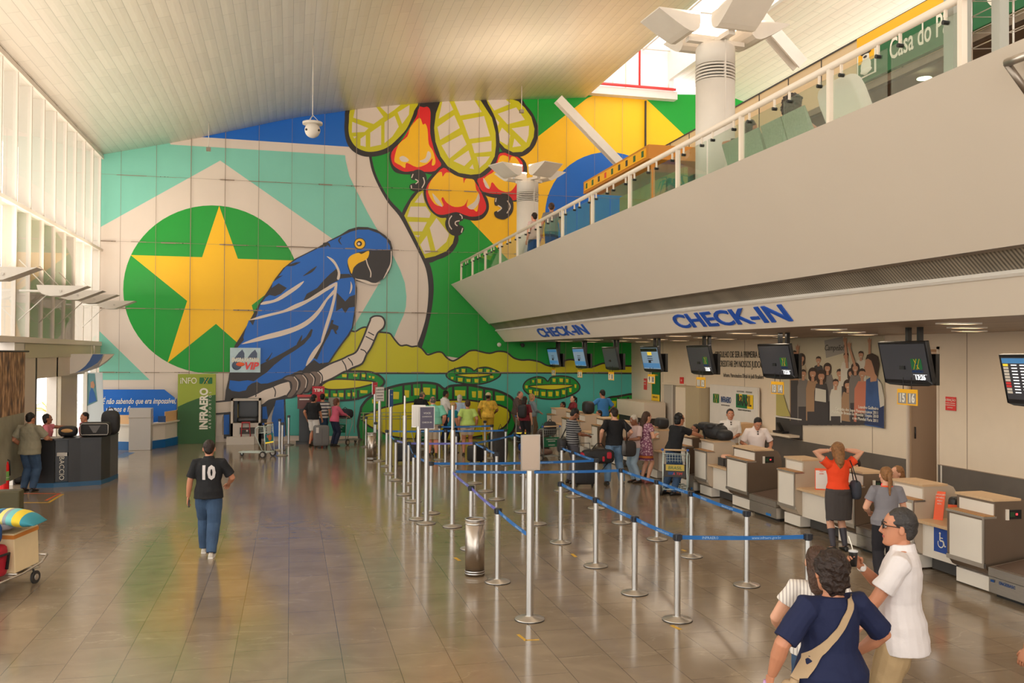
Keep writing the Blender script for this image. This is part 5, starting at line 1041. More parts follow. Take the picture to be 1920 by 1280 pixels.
# translucent poster panel beside it
t = thing('airline_banner', 'pale standing banner with a woman in blue beside the blue slogan panel', 'banner', (0, 31.6, 0))
def by(px, py): q = WY(px, py, 31.6); return (q.x, 0, q.z)
b = MB(); P_ = [(156, 842), (158, 698), (192, 698), (194, 770), (206, 800), (206, 842)]; q = [by(*v) for v in P_]
b.prism([(v[0], v[2]) for v in q][::-1], 0, .03, mat('banner_pale', RGB(206, 212, 214), .4), 'XZ'); b.build('panel', t)
b = MB()
b.add([by(*v) for v in [(161, 762), (161, 706), (166, 700), (178, 700), (181, 735), (183, 752)]], [tuple(range(6))], mat('banner_teal', RGB(96, 140, 146), .5)); b.v = [(x, -.006-.0, z) for x, y, z in b.v]
n0 = len(b.v); b.add([by(*v) for v in [(166, 757), (168, 735), (172, 726), (177, 735), (181, 751)]], [tuple(range(5))], mat('banner_blue', RGB(36, 92, 160), .5)); b.v[n0:] = [(x, -.012, z) for x, y, z in b.v[n0:]]
n0 = len(b.v); b.add([by(*v) for v in [(170, 726), (170, 716), (175, 714), (178, 722), (176, 728)]], [tuple(range(5))], M_psk); b.v[n0:] = [(x, -.016, z) for x, y, z in b.v[n0:]]
b.build('print', t, fixn=False)
# slogan panel on the wall
t = thing('slogan_panel', 'blue painted panel with white handwritten Portuguese slogan behind the information desk', 'sign', (0, YB-.16, 0))
def sy(px, py): q = WY(px, py, YB-.16); return (q.x, q.z)
P_ = [(190, 730), (308, 730), (331, 748), (331, 772), (320, 800), (320, 832), (190, 832)]
b = MB(); b.prism([sy(*v) for v in P_][::-1], 0, .03, P_blue, 'XZ'); b.build('panel', t)
b = MB(); h_ = .42
for tx, px, py, w in (('É não sabendo que era impossível,', 261, 752, 2.35), ('viemos e fizemos', 234, 767, 1.2)):
    c = sy(px, py); vs, fs = text_geo(tx, .27, .001, 'CENTER', .35, .004, 1.0, 2); ww = max(v[0] for v in vs)-min(v[0] for v in vs)
    b.add([(x*w/ww, y, z) for x, y, z in vs], fs, M_sw, False, frame((c[0], -.008, c[1]), (1, 0, 0), (0, 0, 1)))
b.build('lettering', t, fixn=False)
# black kiosk counter (curved row of cabinets)
M_bk = mat('black_laminate', RGB(44, 44, 46), .35, noise_amt=.15, noise_scale=2); M_bk2 = mat('black_laminate_end', RGB(84, 84, 86), .4); M_bring = mat('plinth_blue', RGB(42, 92, 130), .4)
t = thing('reception_counter', 'curved black reception counter on a blue plinth at the left', 'counter', (0, 0, 0))
front = [(66, 914), (101, 913.5), (128, 912), (150, 910.5), (189, 908), (206, 902), (221, 895)]
F3 = [G(*p) for p in front]; cen = G(150, 870)
def offs(p, d): v = (cen-p); v.z = 0; return p+v.normalized()*d
for i in range(len(F3)-1):
    a, c = F3[i], F3[i+1]; d_ = .18 if i == 1 else 0; a2, c2_ = offs(a, .6), offs(c, .6); a, c = offs(a, d_), offs(c, d_)
    b = MB(); zt_ = 1.08 if i != 1 else 1.06; m_ = M_bk if i != 5 else M_bk2
    b.prism([(a.x, a.y), (c.x, c.y), (c2_.x, c2_.y), (a2.x, a2.y)], .1, zt_, m_, 'XY'); b.build('cabinet', t)
b = MB(); outer = [offs(p, -.03) for p in F3]; inner = [offs(p, .66) for p in F3]
b.prism([(p.x, p.y) for p in outer]+[(p.x, p.y) for p in inner[::-1]], 0, .1, M_bring, 'XY'); b.build('plinth', t)
b = MB(); b.prism([(p.x, p.y) for p in outer]+[(p.x, p.y) for p in inner[::-1]], 1.08, 1.11, M_bk, 'XY'); b.build('countertop', t)
b = MB(); m0 = offs((F3[1]+F3[2])/2, .14); dv = (F3[2]-F3[1]).normalized(); b.text('BACCIO', .15, M_sw, frame((m0.x, m0.y-.05, .42), (0, 0, -1), dv), res=2); b.box(m0.x-.1, m0.x+.12, m0.y-.06, m0.y+.1, .70, .78, M_frm); b.build('lettering', t, fixn=False)
# bags on the counter
def rbox(b, sx, sy_, sz, m, c=(0, 0, 0), e=.35, M=None, n=20, k=9):
    """rounded soft box"""
    def sp(v, q): return math.copysign(abs(v)**q, v)
    rings = []
    for i in range(k+1):
        ph = -PI/2+PI*i/k; ph = max(min(ph, PI/2-.05), -PI/2+.05)
        rings.append([(c[0]+sx/2*sp(math.cos(ph), e)*sp(math.cos(2*PI*j/n), e), c[1]+sy_/2*sp(math.cos(ph), e)*sp(math.sin(2*PI*j/n), e), c[2]+sz/2*sp(math.sin(ph), e)) for j in range(n)])
    return b.loft(rings, m, True, True, M)
M_bagb = mat('bag_black', RGB(34, 33, 34), .6, bump=.3, bump_scale=30); M_bagg = mat('bag_grey', RGB(106, 104, 104), .6, bump=.3, bump_scale=30); M_bagr = mat('bag_red', RGB(178, 26, 46), .6)
ct = 1.11
p = offs((F3[4]+F3[3])/2, .3)
t = thing('travel_bag', 'black travel bag with a grey triangle and pale piping on the black counter', 'bag', (p.x+.12, p.y, ct)); b = MB(); rbox(b, .66, .34, .34, M_bagb, (0, 0, .17), .3); b.build('body', t)
b = MB(); b.add([(-.12, -.178, .27), (.14, -.178, .27), (.04, -.18, .1), (-.02, -.18, .1)], [(0, 1, 2, 3)], M_bagg); b.build('triangle_patch', t, fixn=False)
b = MB(); b.tube([(-.28, -.165, .05), (.28, -.165, .05), (.3, -.165, .1), (.3, -.165, .28), (.26, -.165, .31), (-.26, -.165, .31), (-.3, -.165, .28), (-.3, -.165, .1)], .008, M_frm, closed=True, n=6); b.build('piping', t)
p = offs(F3[4], .42); t = thing('backpack', 'black rounded backpack behind the travel bag on the black counter', 'bag', (p.x+.2, p.y+.3, ct)); b = MB(); rbox(b, .42, .3, .58, M_bagb, (0, 0, .29), .55); b.build('body', t); b = MB(); b.tube([(-.08, 0, .56), (-.05, 0, .64), (.05, 0, .64), (.08, 0, .56)], .014, M_bagb); b.build('handle', t)
p = offs(F3[2], .35); p = p-Vector((.18, 0, 0)); t = thing('bundle', 'round black bundle with a tan patch on the black counter', 'bag', (p.x+.12, p.y+.1, ct)); b = MB(); rbox(b, .42, .3, .26, M_bagb, (0, 0, .13), .7); b.build('body', t); b = MB(); b.sphere((0, -.13, .15), (.13, .03, .05), mat('tan_patch', RGB(206, 156, 96), .6)); b.build('patch', t)
b = MB(); b.box(-.14, .14, -.1, .1, 0, .012, M_sheet); tag(b.build('paper', loc=(offs(F3[1], .3).x, offs(F3[1], .3).y, ct)), 'sheet of white paper on the left end of the black counter', 'paper')
b = MB(); b.box(-.16, .16, -.11, .11, 0, .02, M_black); tag(b.build('laptop', loc=(offs(F3[5], .25).x, offs(F3[5], .25).y, ct)), 'closed black laptop on the right end of the black counter', 'laptop')
# fire extinguisher
p = G(5, 926); t = thing('fire_extinguisher', 'red fire extinguisher at the left edge by the taped floor corner', 'extinguisher', (p.x, p.y, 0))
M_ext = mat('extinguisher_red', RGB(222, 22, 26), .25, coat=.5)
b = MB(); b.lathe([(.12, 0), (.125, .02), (.125, .62), (.1, .7), (.04, .74)], M_ext, n=28); b.build('cylinder', t); b = MB(); b.cyl((0, 0, .74), (0, 0, .82), .025, M_dy, n=12); b.box(-.1, .03, -.015, .015, .8, .83, M_black); b.tube([(.03, 0, .78), (.13, 0, .72), (.14, 0, .4)], .014, M_black); b.build('valve', t)
b = MB(); b.lathe([(.1265, .3), (.1265, .5)], mat('label_green', RGB(120, 170, 90), .5), n=28, caps=False); b.lathe([(.1266, .36), (.1266, .37)], M_sw, n=28, caps=False); b.build('label_band', t)
# dark seat-like heap behind, and olive sign box
p = G(20, 910); b = MB(); rbox(b, .4, .5, .8, M_dark, (0, 0, .4), .5); tag(b.build('dark_bag', loc=(p.x+.02, p.y+.4, 0)), 'dark bag standing behind the fire extinguisher', 'bag')
p = G(-10, 998); t = thing('olive_box', 'olive sign box with pale marks cut by the left edge above the luggage cart', 'box', (p.x+.1, p.y, 0)); b = MB(); b.box(-.5, .28, 0, .3, 0, .7, mat('olive', RGB(84, 78, 52), .6)); b.build('body', t, bevel=.03); b = MB(); b.text('GOL', .12, M_sheet, frame((.08, -.005, .22), (0, 0, 1), (-1, 0, 0))); b.build('lettering', t, fixn=False)
# loaded cart at the lower left
p = G(66, 1093)-Vector((.225, -.082, 0)); t = thing('loaded_luggage_cart', 'metal luggage cart loaded with box, red case and striped pillow at the left edge', 'luggage cart', (p.x, p.y, 0), math.radians(-110))
b = MB(); r = .016
for y in (-.26, .26): b.tube([(-.22, y, .34), (-.1, y, .26), (.3, y, .2), (1.6, y, .16)], r, M_frm)
for x in (-.05, .4, .9, 1.4): b.tube([(x, -.26, .235-.05*x), (x, .26, .235-.05*x)], r*.8, M_frm)
b.tube([(-.22, -.26, .34), (-.22, .26, .34)], r, M_frm); b.box(-.1, 1.5, -.24, .24, .19, .2, M_frm); b.tube([(1.6, -.26, .16), (1.7, -.26, 1.0), (1.7, .26, 1.0), (1.6, .26, .16)], r, M_frm); b.build('frame', t)
for x, y, rr in ((0, .24, .085), (0, -.24, .085), (1.5, .24, .09), (1.5, -.24, .09)):
    b = MB(); b.cyl((x, y-.018, rr), (x, y+.018, rr), rr, M_tyre, n=24); b.cyl((x, y-.022, rr), (x, y+.022, rr), rr*.5, M_frm, n=14); b.tube([(x, y, rr), (x+.05, y, .2)], .012, M_tyre); b.build('wheel', t)
cr, sr = math.cos(math.radians(-110)), math.sin(math.radians(-110))
def oncart(x, y, z): return (p.x+x*cr-y*sr, p.y+x*sr+y*cr, z)
M_card = mat('cream_carton', RGB(226, 202, 158), .7, noise_amt=.06)
t = thing('carton', 'cream cardboard carton with orange tape on the loaded luggage cart', 'box', oncart(.16, 0, .245), math.radians(-110)); b = MB(); T_ = Matrix.Rotation(math.radians(4), 4, 'Y'); b.box(-.24, .26, -.24, .24, 0, .52, M_card, T_); b.build('body', t, bevel=.01); b = MB(); b.box(-.245, .265, -.245, .245, .45, .5, mat('orange_tape', RGB(206, 128, 52), .5), T_); b.build('tape', t)
t = thing('suitcase', 'crimson suitcase with black straps behind the carton on the cart', 'suitcase', oncart(.72, .02, .22), math.radians(-110)); b = MB(); rbox(b, .46, .4, .42, M_bagr, (0, 0, .21), .3); b.build('body', t); b = MB(); b.tube([(-.15, .21, .1), (-.16, .23, .3), (.1, .23, .3), (.1, .21, .1)], .02, M_bagb); b.build('strap', t)
t = thing('blue_bag', 'dark blue bag on top of the crimson suitcase', 'bag', oncart(.8, .02, .64), math.radians(-110)); b = MB(); rbox(b, .46, .4, .3, mat('bag_blue', RGB(26, 76, 140), .6), (0, 0, .15), .5); b.build('body', t)
M_pil = bpy.data.materials.new('pillow_stripes'); M_pil.use_nodes = True
n = M_pil.node_tree.nodes; l = M_pil.node_tree.links; tc = n.new('ShaderNodeTexCoord'); sx = n.new('ShaderNodeSeparateXYZ'); l.new(tc.outputs['Object'], sx.inputs[0]); mm_ = n.new('ShaderNodeMath'); mm_.operation = 'MULTIPLY_ADD'; mm_.inputs[1].default_value = 1.4; mm_.inputs[2].default_value = .5; l.new(sx.outputs['X'], mm_.inputs[0])
cr_ = n.new('ShaderNodeValToRGB'); cr_.color_ramp.interpolation = 'CONSTANT'; els = cr_.color_ramp.elements
cols = [(0, RGB(60, 150, 170)), (.12, RGB(236, 206, 60)), (.26, RGB(120, 196, 196)), (.36, RGB(150, 160, 170)), (.42, RGB(236, 220, 130)), (.5, RGB(40, 90, 140)), (.58, RGB(60, 170, 196)), (.72, RGB(140, 190, 120)), (.82, RGB(40, 90, 150)), (.9, RGB(90, 190, 190))]
els[0].position = 0; els[0].color = cols[0][1]; els[1].position = cols[1][0]; els[1].color = cols[1][1]
for q in cols[2:]: e = els.new(q[0]); e.color = q[1]
l.new(mm_.outputs[0], cr_.inputs[0]); l.new(cr_.outputs[0], n['Principled BSDF'].inputs['Base Color']); n['Principled BSDF'].inputs['Roughness'].default_value = .8
t = thing('pillow', 'striped turquoise and yellow pillow on top of the carton', 'pillow', oncart(.34, .06, .8), math.radians(172)); b = MB()
rings = []
for i in range(9):
    u = -1+i/4; rings.append([(.42*u, .27*math.cos(a*PI/8)*(1-.25*u**4)*(1+.12*abs(u)), .11*math.sin(a*PI/8)*max(.06, (1-u**4))+.08*(1-u*u)+.06) for a in range(16)])
b.loft(rings, M_pil, True); b.build('pillow_body', t); b = MB(); rbox(b, .5, .56, .12, mat('grey_cloth', RGB(136, 130, 136), .8), (.1, .02, .05), .6); b.build('underside', t)
# information desk -------------------------------------------------------------
M_ring = mat('ring_blue', RGB(20, 96, 160), .35); M_peach = mat('peach_wood', RGB(224, 178, 128), .45)
t = thing('information_desk', 'curved white information desk with blue base ring and wooden top panels', 'desk', (0, 0, 0))
ia = [(198, 838), (222, 843), (242, 843.5), (282, 842), (310, 838), (332, 833), (345, 827)]; I3 = [G(*q) for q in ia]; ic = G(270, 822)
def io(p, d): v = ic-p; v.z = 0; return p+v.normalized()*d
def band(o, d0, d1, z0, z1, m): o.prism([(io(p, d0).x, io(p, d0).y) for p in I3]+[(io(p, d1).x, io(p, d1).y) for p in I3[::-1]], z0, z1, m, 'XY')
b = MB(); band(b, 0, .5, 0, .26, M_ring); b.build('base_ring', t); b = MB(); band(b, .06, .45, .26, .78, M_lam); b.build('body', t); b = MB(); band(b, -.08, .4, .78, .82, M_lam); b.build('shelf', t)
b = MB(); o_ = I3; b.prism([(io(p, .1).x, io(p, .1).y) for p in I3[:3]]+[(io(p, .16).x, io(p, .16).y) for p in I3[:3][::-1]], .82, 1.1, M_peach, 'XY'); b.prism([(io(p, .1).x, io(p, .1).y) for p in I3[4:]]+[(io(p, .16).x, io(p, .16).y) for p in I3[4:][::-1]], .82, 1.15, M_peach, 'XY'); b.build('wood_panel', t)
a, c = G(242, 844), G(282, 844); b = MB(); b.box(a.x, c.x, a.y-.1, a.y+.45, 0, 1.32, mat('satin_panel', RGB(206, 200, 192), .3, .4)); b.box(a.x-.02, c.x+.02, a.y-.12, a.y+.45, 1.02, 1.04, M_frm); b.build('front_pillar', t, bevel=.01)
b = MB(); q = io(I3[3], -.0); b.box(q.x+.22, q.x+.45, q.y+.0, q.y+.02, .86, 1.06, M_ib); b.build('access_sign', t)
# curved white fin at its right end
t = thing('white_side_panel', 'tall curved white side panel between the information desk and the green info board', 'panel', (0, G(350, 830).y, 0)); yv = G(350, 830).y
def vy(px, py): q = WY(px, py, yv); return (q.x, q.z)
b = MB(); b.prism([vy(*q) for q in [(318, 790), (333, 765), (347, 770), (357, 776), (361, 786), (358, 810), (355, 830), (346, 830), (344, 800)]][::-1], 0, .35, M_lam, 'XZ'); b.build('body', t)
# info board
t = thing('info_board', 'tall green standing board reading INFO and INFRAERO aeroportos', 'sign', (0, YB-.5, 0)); yv2 = YB-.5
def gy(px, py): q = WY(px, py, yv2); return (q.x, q.z)
x0, x1 = gy(333, 760)[0], gy(404, 760)[0]; z1_ = gy(370, 701)[1]; wv = x1-x0
M_g1 = mat('board_lime', RGB(154, 170, 54), .5); M_g2 = mat('board_green', RGB(44, 94, 44), .5)
b = MB(); b.box(x0, x1, 0, .12, 0, z1_, M_g1); b.build('board', t)
b = MB(); pts = [(x0, 0)]+[(x1, 0), (x1, z1_*.7)]+[(x1-wv*u, z1_*(.70-.17*u**1.6)) for u in (.25, .5, .75, 1)]
b.add([(x, -.005, z) for x, z in pts], [tuple(range(len(pts)))], M_g2); b.build('dark_field', t, fixn=False)
b = MB(); b.text('iNFO', .3, M_sw, frame((x0+wv*.28, -.01, z1_*.9), (1, 0, 0), (0, 0, 1)), squash=.8); b.text('INFRAERO', .36, M_sw, frame((x0+wv*.7, -.012, z1_*.5), (0, 0, 1), (-1, 0, 0)), bold=.014, squash=.84); b.text('AEROPORTOS', .11, M_sw, frame((x0+wv*.86, -.012, z1_*.48), (0, 0, 1), (-1, 0, 0)), spacing=2.1); logo(b, 0, 0, 0, .11, R=frame((x0+wv*.74, -.01, z1_*.905), (1, 0, 0), (0, 0, 1)), wd=1.9); b.build('lettering', t, fixn=False)
# shoe shine booth
t = thing('shoe_shine_booth', 'grey shoe-shine booth with dark padded seat and drawer against the mural', 'booth', (0, YB-.9, 0)); yv3 = YB-.9
def hy(px, py): q = WY(px, py, yv3); return (q.x, q.z)
X0, Z1 = hy(433, 748); X1 = hy(489, 748)[0]; zm_ = hy(460, 793)[1]; zb_ = hy(460, 812)[1]
b = MB(); M_bo = mat('booth_grey', RGB(196, 186, 174), .45)
b.box(X0, X0+.07, 0, .7, 0, Z1, M_bo); b.box(X1-.07, X1, 0, .7, 0, Z1, M_bo); b.box(X0, X1, 0, .7, Z1-.06, Z1, M_bo); b.box(X0, X1, .65, .7, 0, Z1, M_bk); b.box(X0, X1, .0, .7, .0, zm_, M_bo); b.build('cabinet', t)
b = MB(); b.box(X0-.12, X1-.2, -.25, .0, 0, zb_-.1, M_bo); b.build('step', t); b = MB(); b.box(X0+.3, X0+.8, -.06, -.0, zb_-.02, zb_+.2, M_dark); b.box(X0+.51, X0+.57, -.075, -.06, zb_+.06, zb_+.12, M_sheet); b.build('drawer', t)
b = MB(); rbox(b, .72, .12, .7, M_bk, ((X0+X1)/2+.06, .55, zm_+.45), .3); rbox(b, .72, .5, .16, M_bk, ((X0+X1)/2+.06, .35, zm_+.1), .3); b.build('seat', t); b = MB(); b.box(X0+.2, X0+.32, .5, .56, zm_, zm_+.62, mat('yellow_rule', RGB(186, 160, 40), .5)); b.build('yellow_strip', t)
t = thing('stool', 'small red wooden stool on the step of the shoe-shine booth', 'stool', (X0+.55, YB-1.02, zb_-.1 if False else zm_*0+.0)); M_stl = mat('stool_red', RGB(176, 50, 54), .5)
t.location.z = zb_-.1; t.location.x = X0+.5
b = MB(); b.box(-.14, .14, -.12, .12, .46, .49, M_stl); b.build('seat', t)
for sx_ in (-1, 1):
    for sy_ in (-1, 1): b = MB(); b.tube([(sx_*.12, sy_*.09, .46), (sx_*.15, sy_*.11, 0)], .015, M_stl, n=6); b.build('leg', t)
b = MB(); b.tube([(-.13, -.1, .25), (.13, -.1, .25)], .01, M_stl, n=6); b.tube([(-.13, .1, .25), (.13, .1, .25)], .01, M_stl, n=6); b.build('stretcher', t)
# shoe shine sign
ys_ = YB-.16; t = thing('shoe_shine_sign', 'square pale blue sign with two shoes and VIP in red, above the shoe-shine booth', 'sign', (0, ys_, 0))
def ky(px, py): q = WY(px, py, ys_); return (q.x, q.z)
a, c = ky(431, 698), ky(488.5, 652); b = MB(); b.box(a[0], c[0], 0, .05, a[1], c[1], mat('sign_pale_blue', RGB(190, 214, 222), .4, noise_amt=.15, noise_scale=3)); b.build('board', t)
b = MB(); w_ = c[0]-a[0]; hh_ = c[1]-a[1]; M_shoe = mat('shoe_navy', RGB(34, 54, 86), .3)
for ox in (.3, .72): b.add([(a[0]+w_*(ox-.17), -.006, a[1]+hh_*.55), (a[0]+w_*(ox+.17), -.006, a[1]+hh_*.55), (a[0]+w_*(ox+.17), -.006, a[1]+hh_*.78), (a[0]+w_*(ox+.1), -.006, a[1]+hh_*.93), (a[0]+w_*(ox-.02), -.006, a[1]+hh_*.8)], [(0, 1, 2, 3, 4)], M_shoe)
b.sphere((a[0]+w_*.22, -.006, a[1]+hh_*.28), (.16, .006, .16), M_shoe); b.sphere((a[0]+w_*.34, -.01, a[1]+hh_*.33), (.15, .006, .07), mat('sign_orange', RGB(236, 96, 40), .5))
b.text('ENGRAXATARIA', .2, M_sw, frame((a[0]+w_*.5, -.014, a[1]+hh_*.5), (1, 0, 0), (0, 0, 1)), shear=.2, squash=.62, bold=.008); b.text('VIP', .34, M_red, frame((a[0]+w_*.68, -.016, a[1]+hh_*.25), (1, 0, 0), (0, 0, 1)), shear=.25, bold=.014); b.build('print', t, fixn=False)
# ticket kiosk and red stand
yk = YB-1.3; p0, p1 = WY(561, 780, yk).x, WY(582, 780, yk).x
t = thing('ticket_kiosk', 'black ticket kiosk with a brown-red head left of the youth in the black T-shirt', 'kiosk', (p0, yk, 0)); b = MB(); zk = WY(570, 765, yk).z; b.box(0, p1-p0, 0, .3, .08, zk, M_black); b.box(-.1, p1-p0+.1, -.1, .4, 0, .08, M_black); b.build('pedestal', t)
b = MB(); z2_ = WY(570, 744, yk).z; b.box(-.06, p1-p0+.04, -.04, .3, zk-.02, z2_, mat('head_brown', RGB(104, 66, 64), .5)); b.box(-.07, p1-p0+.05, -.05, .3, z2_, z2_+.07, mat('head_red', RGB(196, 70, 70), .5)); b.box(.0, p1-p0-.04, -.045, -.04, z2_-.1, z2_-.06, M_sheet); b.build('head', t)
t = thing('red_display_stand', 'tall red display stand with white lettering behind the two young men', 'display stand', (WY(585, 780, YB-.8).x, YB-.8, 0)); wz = WY(608, 780, YB-.8).x-WY(585, 780, YB-.8).x; zr = WY(595, 724, YB-.8).z
b = MB(); b.box(0, wz, 0, .08, 0, zr, mat('stand_red', RGB(190, 26, 44), .45)); b.build('panel', t); b = MB(); b.text('TIM', .14, M_sw, frame((wz*.5, -.006, zr-.14), (1, 0, 0), (0, 0, 1)), squash=1.3, bold=.006); b.build('lettering', t, fixn=False)
b = MB(); a = WY(616, 745, YB-.3); c = WY(637, 762, YB-.3); b.box(0, c.x-a.x, 0, .05, 0, a.z-c.z+.3, mat('box_grey', RGB(160, 158, 148), .5)); tag(b.build('wall_box', loc=(a.x, YB-.3, c.z-.3)), 'grey wall box behind the head of the woman in the pink cardigan', 'box')
# bench rail behind tourists
t = thing('low_fence', 'thin pale railing in front of the biggest lily pad of the mural', 'railing', (0, YB-.7, 0)); b = MB(); xa, xb = WY(676, 780, YB-.7).x, WY(790, 780, YB-.7).x
for z_ in (.78, .88, 1.0): b.cyl((xa, 0, z_), (xb, 0, z_), .014, mat('railing_sage', RGB(150, 158, 120), .4), n=8)
b.build('rail', t)
for q in range(4): b = MB(); xx = xa+.1+(xb-xa-.2)*q/3; b.cyl((xx, 0, 0), (xx, 0, 1.02), .016, mat('railing_sage', (0, 0, 0, 1)), n=8); b.build('post', t)
# ================================================================ wall uplights on the left, lamps
def uplight(px, py, lab, s=.95):
    q = WX(px, py, -5.3); t = thing('wall_uplight', lab, 'lamp', (-5.3, q.y, q.z))
    b = MB(); prf = [(-.55, .12), (-.52, 0), (-.42, -.1), (-.25, -.15), (0, -.14), (.2, -.06), (.62, .12)]
    b.prism([(x*s, z*s) for x, z in prf], -.24, .24, M_white, 'XZ'); b.build('shade', t)
    b = MB(); b.cyl((-.95, 0, -.02), (0, 0, -.02), .028, M_white, n=10); b.cyl((0, -.26, -.02), (0, .26, -.02), .03, M_frm, n=10); b.build('arm', t)
    b = MB(); b.cyl((-.96, 0, .72), (-.3, 0, .0), .012, M_white, n=8); b.cyl((-.96, 0, -.72), (-.3, 0, -.05), .012, M_white, n=8); b.build('stay', t)
    return q
ul = [(12, 513, 'winged white wall uplight at the left edge of the photo'), (118, 545, 'winged white wall uplight with long arm, second from the left edge'), (150, 553, 'winged wall uplight in the middle of the left row'), (180, 560, 'winged wall uplight second nearest to the mural'), (217, 571, 'winged wall uplight nearest to the mural, in front of the green disc')]
ULP = [uplight(*u) for u in ul]
def hang(px, py, y, zc, kind, lab):
    q = WY(px, py, y); t = thing('hanging_camera' if kind == 'dome' else 'hanging_sensor', lab, 'camera' if kind == 'dome' else 'sensor', (q.x, y, q.z)); zt_ = vault_z(q.x)-q.z
    b = MB(); b.cyl((0, 0, .25 if kind == 'dome' else .04), (0, 0, zt_+.05), .012, M_white, n=8); b.build('rod', t)
    b = MB()
    if kind == 'dome':
        b.sphere((0, 0, -.12), .21, M_white, n=28, k=18); b.cyl((0, 0, .04), (0, 0, .1), .27, M_white, n=28); b.build('ball', t)
        b = MB(); b.cyl((-.16, -.13, -.14), (-.175, -.145, -.14), .03, M_black); b.cyl((.16, -.13, -.14), (.175, -.145, -.14), .03, M_black); b.build('lens', t)
        b = MB()
        for a in range(3): b.tube([(.2*math.cos(a*2.1), .2*math.sin(a*2.1), .1), (0, 0, .3)], .008, M_white, n=6)
        b.build('bracket', t)
    else: b.box(-.07, .07, -.07, .07, -.07, .04, M_dsteel); b.build('body', t)
hang(586, 236, 25.5, 0, 'dome', 'white spherical ceiling camera hanging in front of the blue mural corner')
hang(391, 279, 31.5, 0, 'box', 'small grey sensor on a rod above the tip of the white diamond'); hang(978, 208, 31.5, 0, 'box', 'small dark sensor on a rod in front of the right green leaf')
# small cameras under the fascia
for px, py, lb in ((936, 646, 'small white wall camera below the left end of the fascia'), (980, 647, 'small dark wall camera right of the white one')):
    q = WY(px, py, YB-.3); b = MB(); b.sphere((0, 0, 0), .08, M_white if px < 950 else M_dark, n=12); b.box(-.02, .02, 0, .3, -.01, .06, M_dark); tag(b.build('wall_camera', loc=q), lb, 'camera')
# ================================================================ mezzanine seats and things
M_seat = mat('seat_green', RGB(150, 168, 142), .4, noise_amt=.2, noise_scale=30)
def bench(y0, y1, lab):
    t = thing('waiting_bench', lab, 'bench', (6.75, 0, 5.6)); n_ = 2; L = abs(y1-y0)/n_
    for k in range(n_):
        a = min(y0, y1)+k*L; b = MB(); b.prism([(0, .45), (.42, .42), (.42, .44), (.04, .48), (-.12, .84), (-.15, .83), (-.03, .45)], a+.015, a+L-.015, M_seat, 'XZ'); b.build('seat', t, bevel=.006)
    b = MB(); b.box(.05, .35, min(y0, y1), max(y0, y1), .36, .42, M_frm)
    for a in (y0, y1): b.box(.15, .25, a-.03, a+.03, 0, .36, M_frm)
    b.build('beam', t); return t
bench(WX(1352, 300, 6.6).y, WX(1421, 270, 6.6).y, 'green metal bench on the mezzanine with the bowed dark-haired person'); bench(WX(1424, 270, 6.6).y, WX(1507, 230, 6.6).y, 'green metal bench on the mezzanine with the curly-haired woman')
t = thing('white_cushion', 'large white padded seat cover on the mezzanine right of the curly-haired woman', 'cushion', (7.0, WX(1618, 190, 7.0).y-.25, 5.6)); b = MB(); T_ = Matrix.Rotation(math.radians(-24), 4, 'Y')
b.box(-.2, .35, -.25, .25, 0, .4, M_frm); b.build('base', t); b = MB(); rbox(b, .22, .8, .75, mat('cushion_white', RGB(232, 222, 212), .7, bump=.4, bump_scale=5), (-.15, 0, .65), .45, T_); b.build('padding', t)
# frame in front of the parapet at the far right (sign bracket)
t = thing('sign_bracket', 'grey steel bracket frame on the parapet at the upper right edge', 'bracket', (0, 0, 0)); b = MB(); q0, q1, q2 = WX(1887, 118, 5.72), WX(1935, 100, 5.72), WX(1935, 185, 5.95)
b.cyl(q0, q1, .035, M_frm, n=10); b.cyl(q0, q2, .03, M_dsteel, n=10); b.build('frame', t)
t = thing('wire_rack', 'wire display rack cut by the upper right edge on the mezzanine', 'rack', (6.9, WX(1905, 60, 6.9).y, 5.6)); b = MB()
for z_ in [.1+.16*i for i in range(12)]: b.tube([(-.3, -.5, z_), (-.3, .25, z_), (.2, .25, z_+.05), (.2, -.5, z_+.05)], .006, M_frm, n=5, closed=True)
for x_, y_ in ((-.3, -.5), (-.3, .25), (.2, .25), (.2, -.5)): b.cyl((x_, y_, 0), (x_, y_, 2.0), .012, M_frm, n=6)
b.build('wires', t)
# ================================================================ things on and around the check-in desks
def at_desk(y, x, z): return (x, y, z)
M_or = mat('card_orange', RGB(240, 92, 40), .45); M_peg = mat('sign_sheet_white', RGB(232, 224, 218), .5)
def card(y, x, z, w, h, m, rot, lab, txt=None, tilt=12):
    t = thing('card_sign', lab, 'sign', (x, y, z), math.radians(rot)); T_ = Matrix.Rotation(math.radians(-tilt), 4, 'X'); b = MB(); b.box(-w/2, w/2, 0, .012, 0, h, M_or, T_); b.build('board', t)
    if m is not M_or: b = MB(); b.box(-w/2+.012, w/2-.012, -.004, 0, .02, h-.04, m, T_); b.build('sheet', t)
    if txt: b = MB(); [b.text(s_, .03, M_sw if m is M_or else M_or, T_@frame((0, -.008, h-.05-.045*k), (1, 0, 0), (0, 0, 1))) for k, s_ in enumerate(txt)]; b.build('lettering', t, fixn=False)
card(14.35, XC+.3, .74, .22, .38, M_peg, -30, 'orange-framed white notice standing on the desk beside the woman in orange', ['Fique', 'atento'])
card(13.95, XC+.42, .74, .14, .26, M_or, -40, 'small orange card on the desk behind the woman in orange')
card(11.38, XC+.3, .74, .13, .42, M_or, -55, 'tall leaning orange card on the desk with the wheelchair sign', ['BAGAGEM', 'DE MÃO', 'AQUI', 'GOL'], 20)
card(11.0, XC+.25, .74, .14, .28, M_or, -40, 'square orange box card beside the dark device on the wheelchair-sign desk', None, 0)
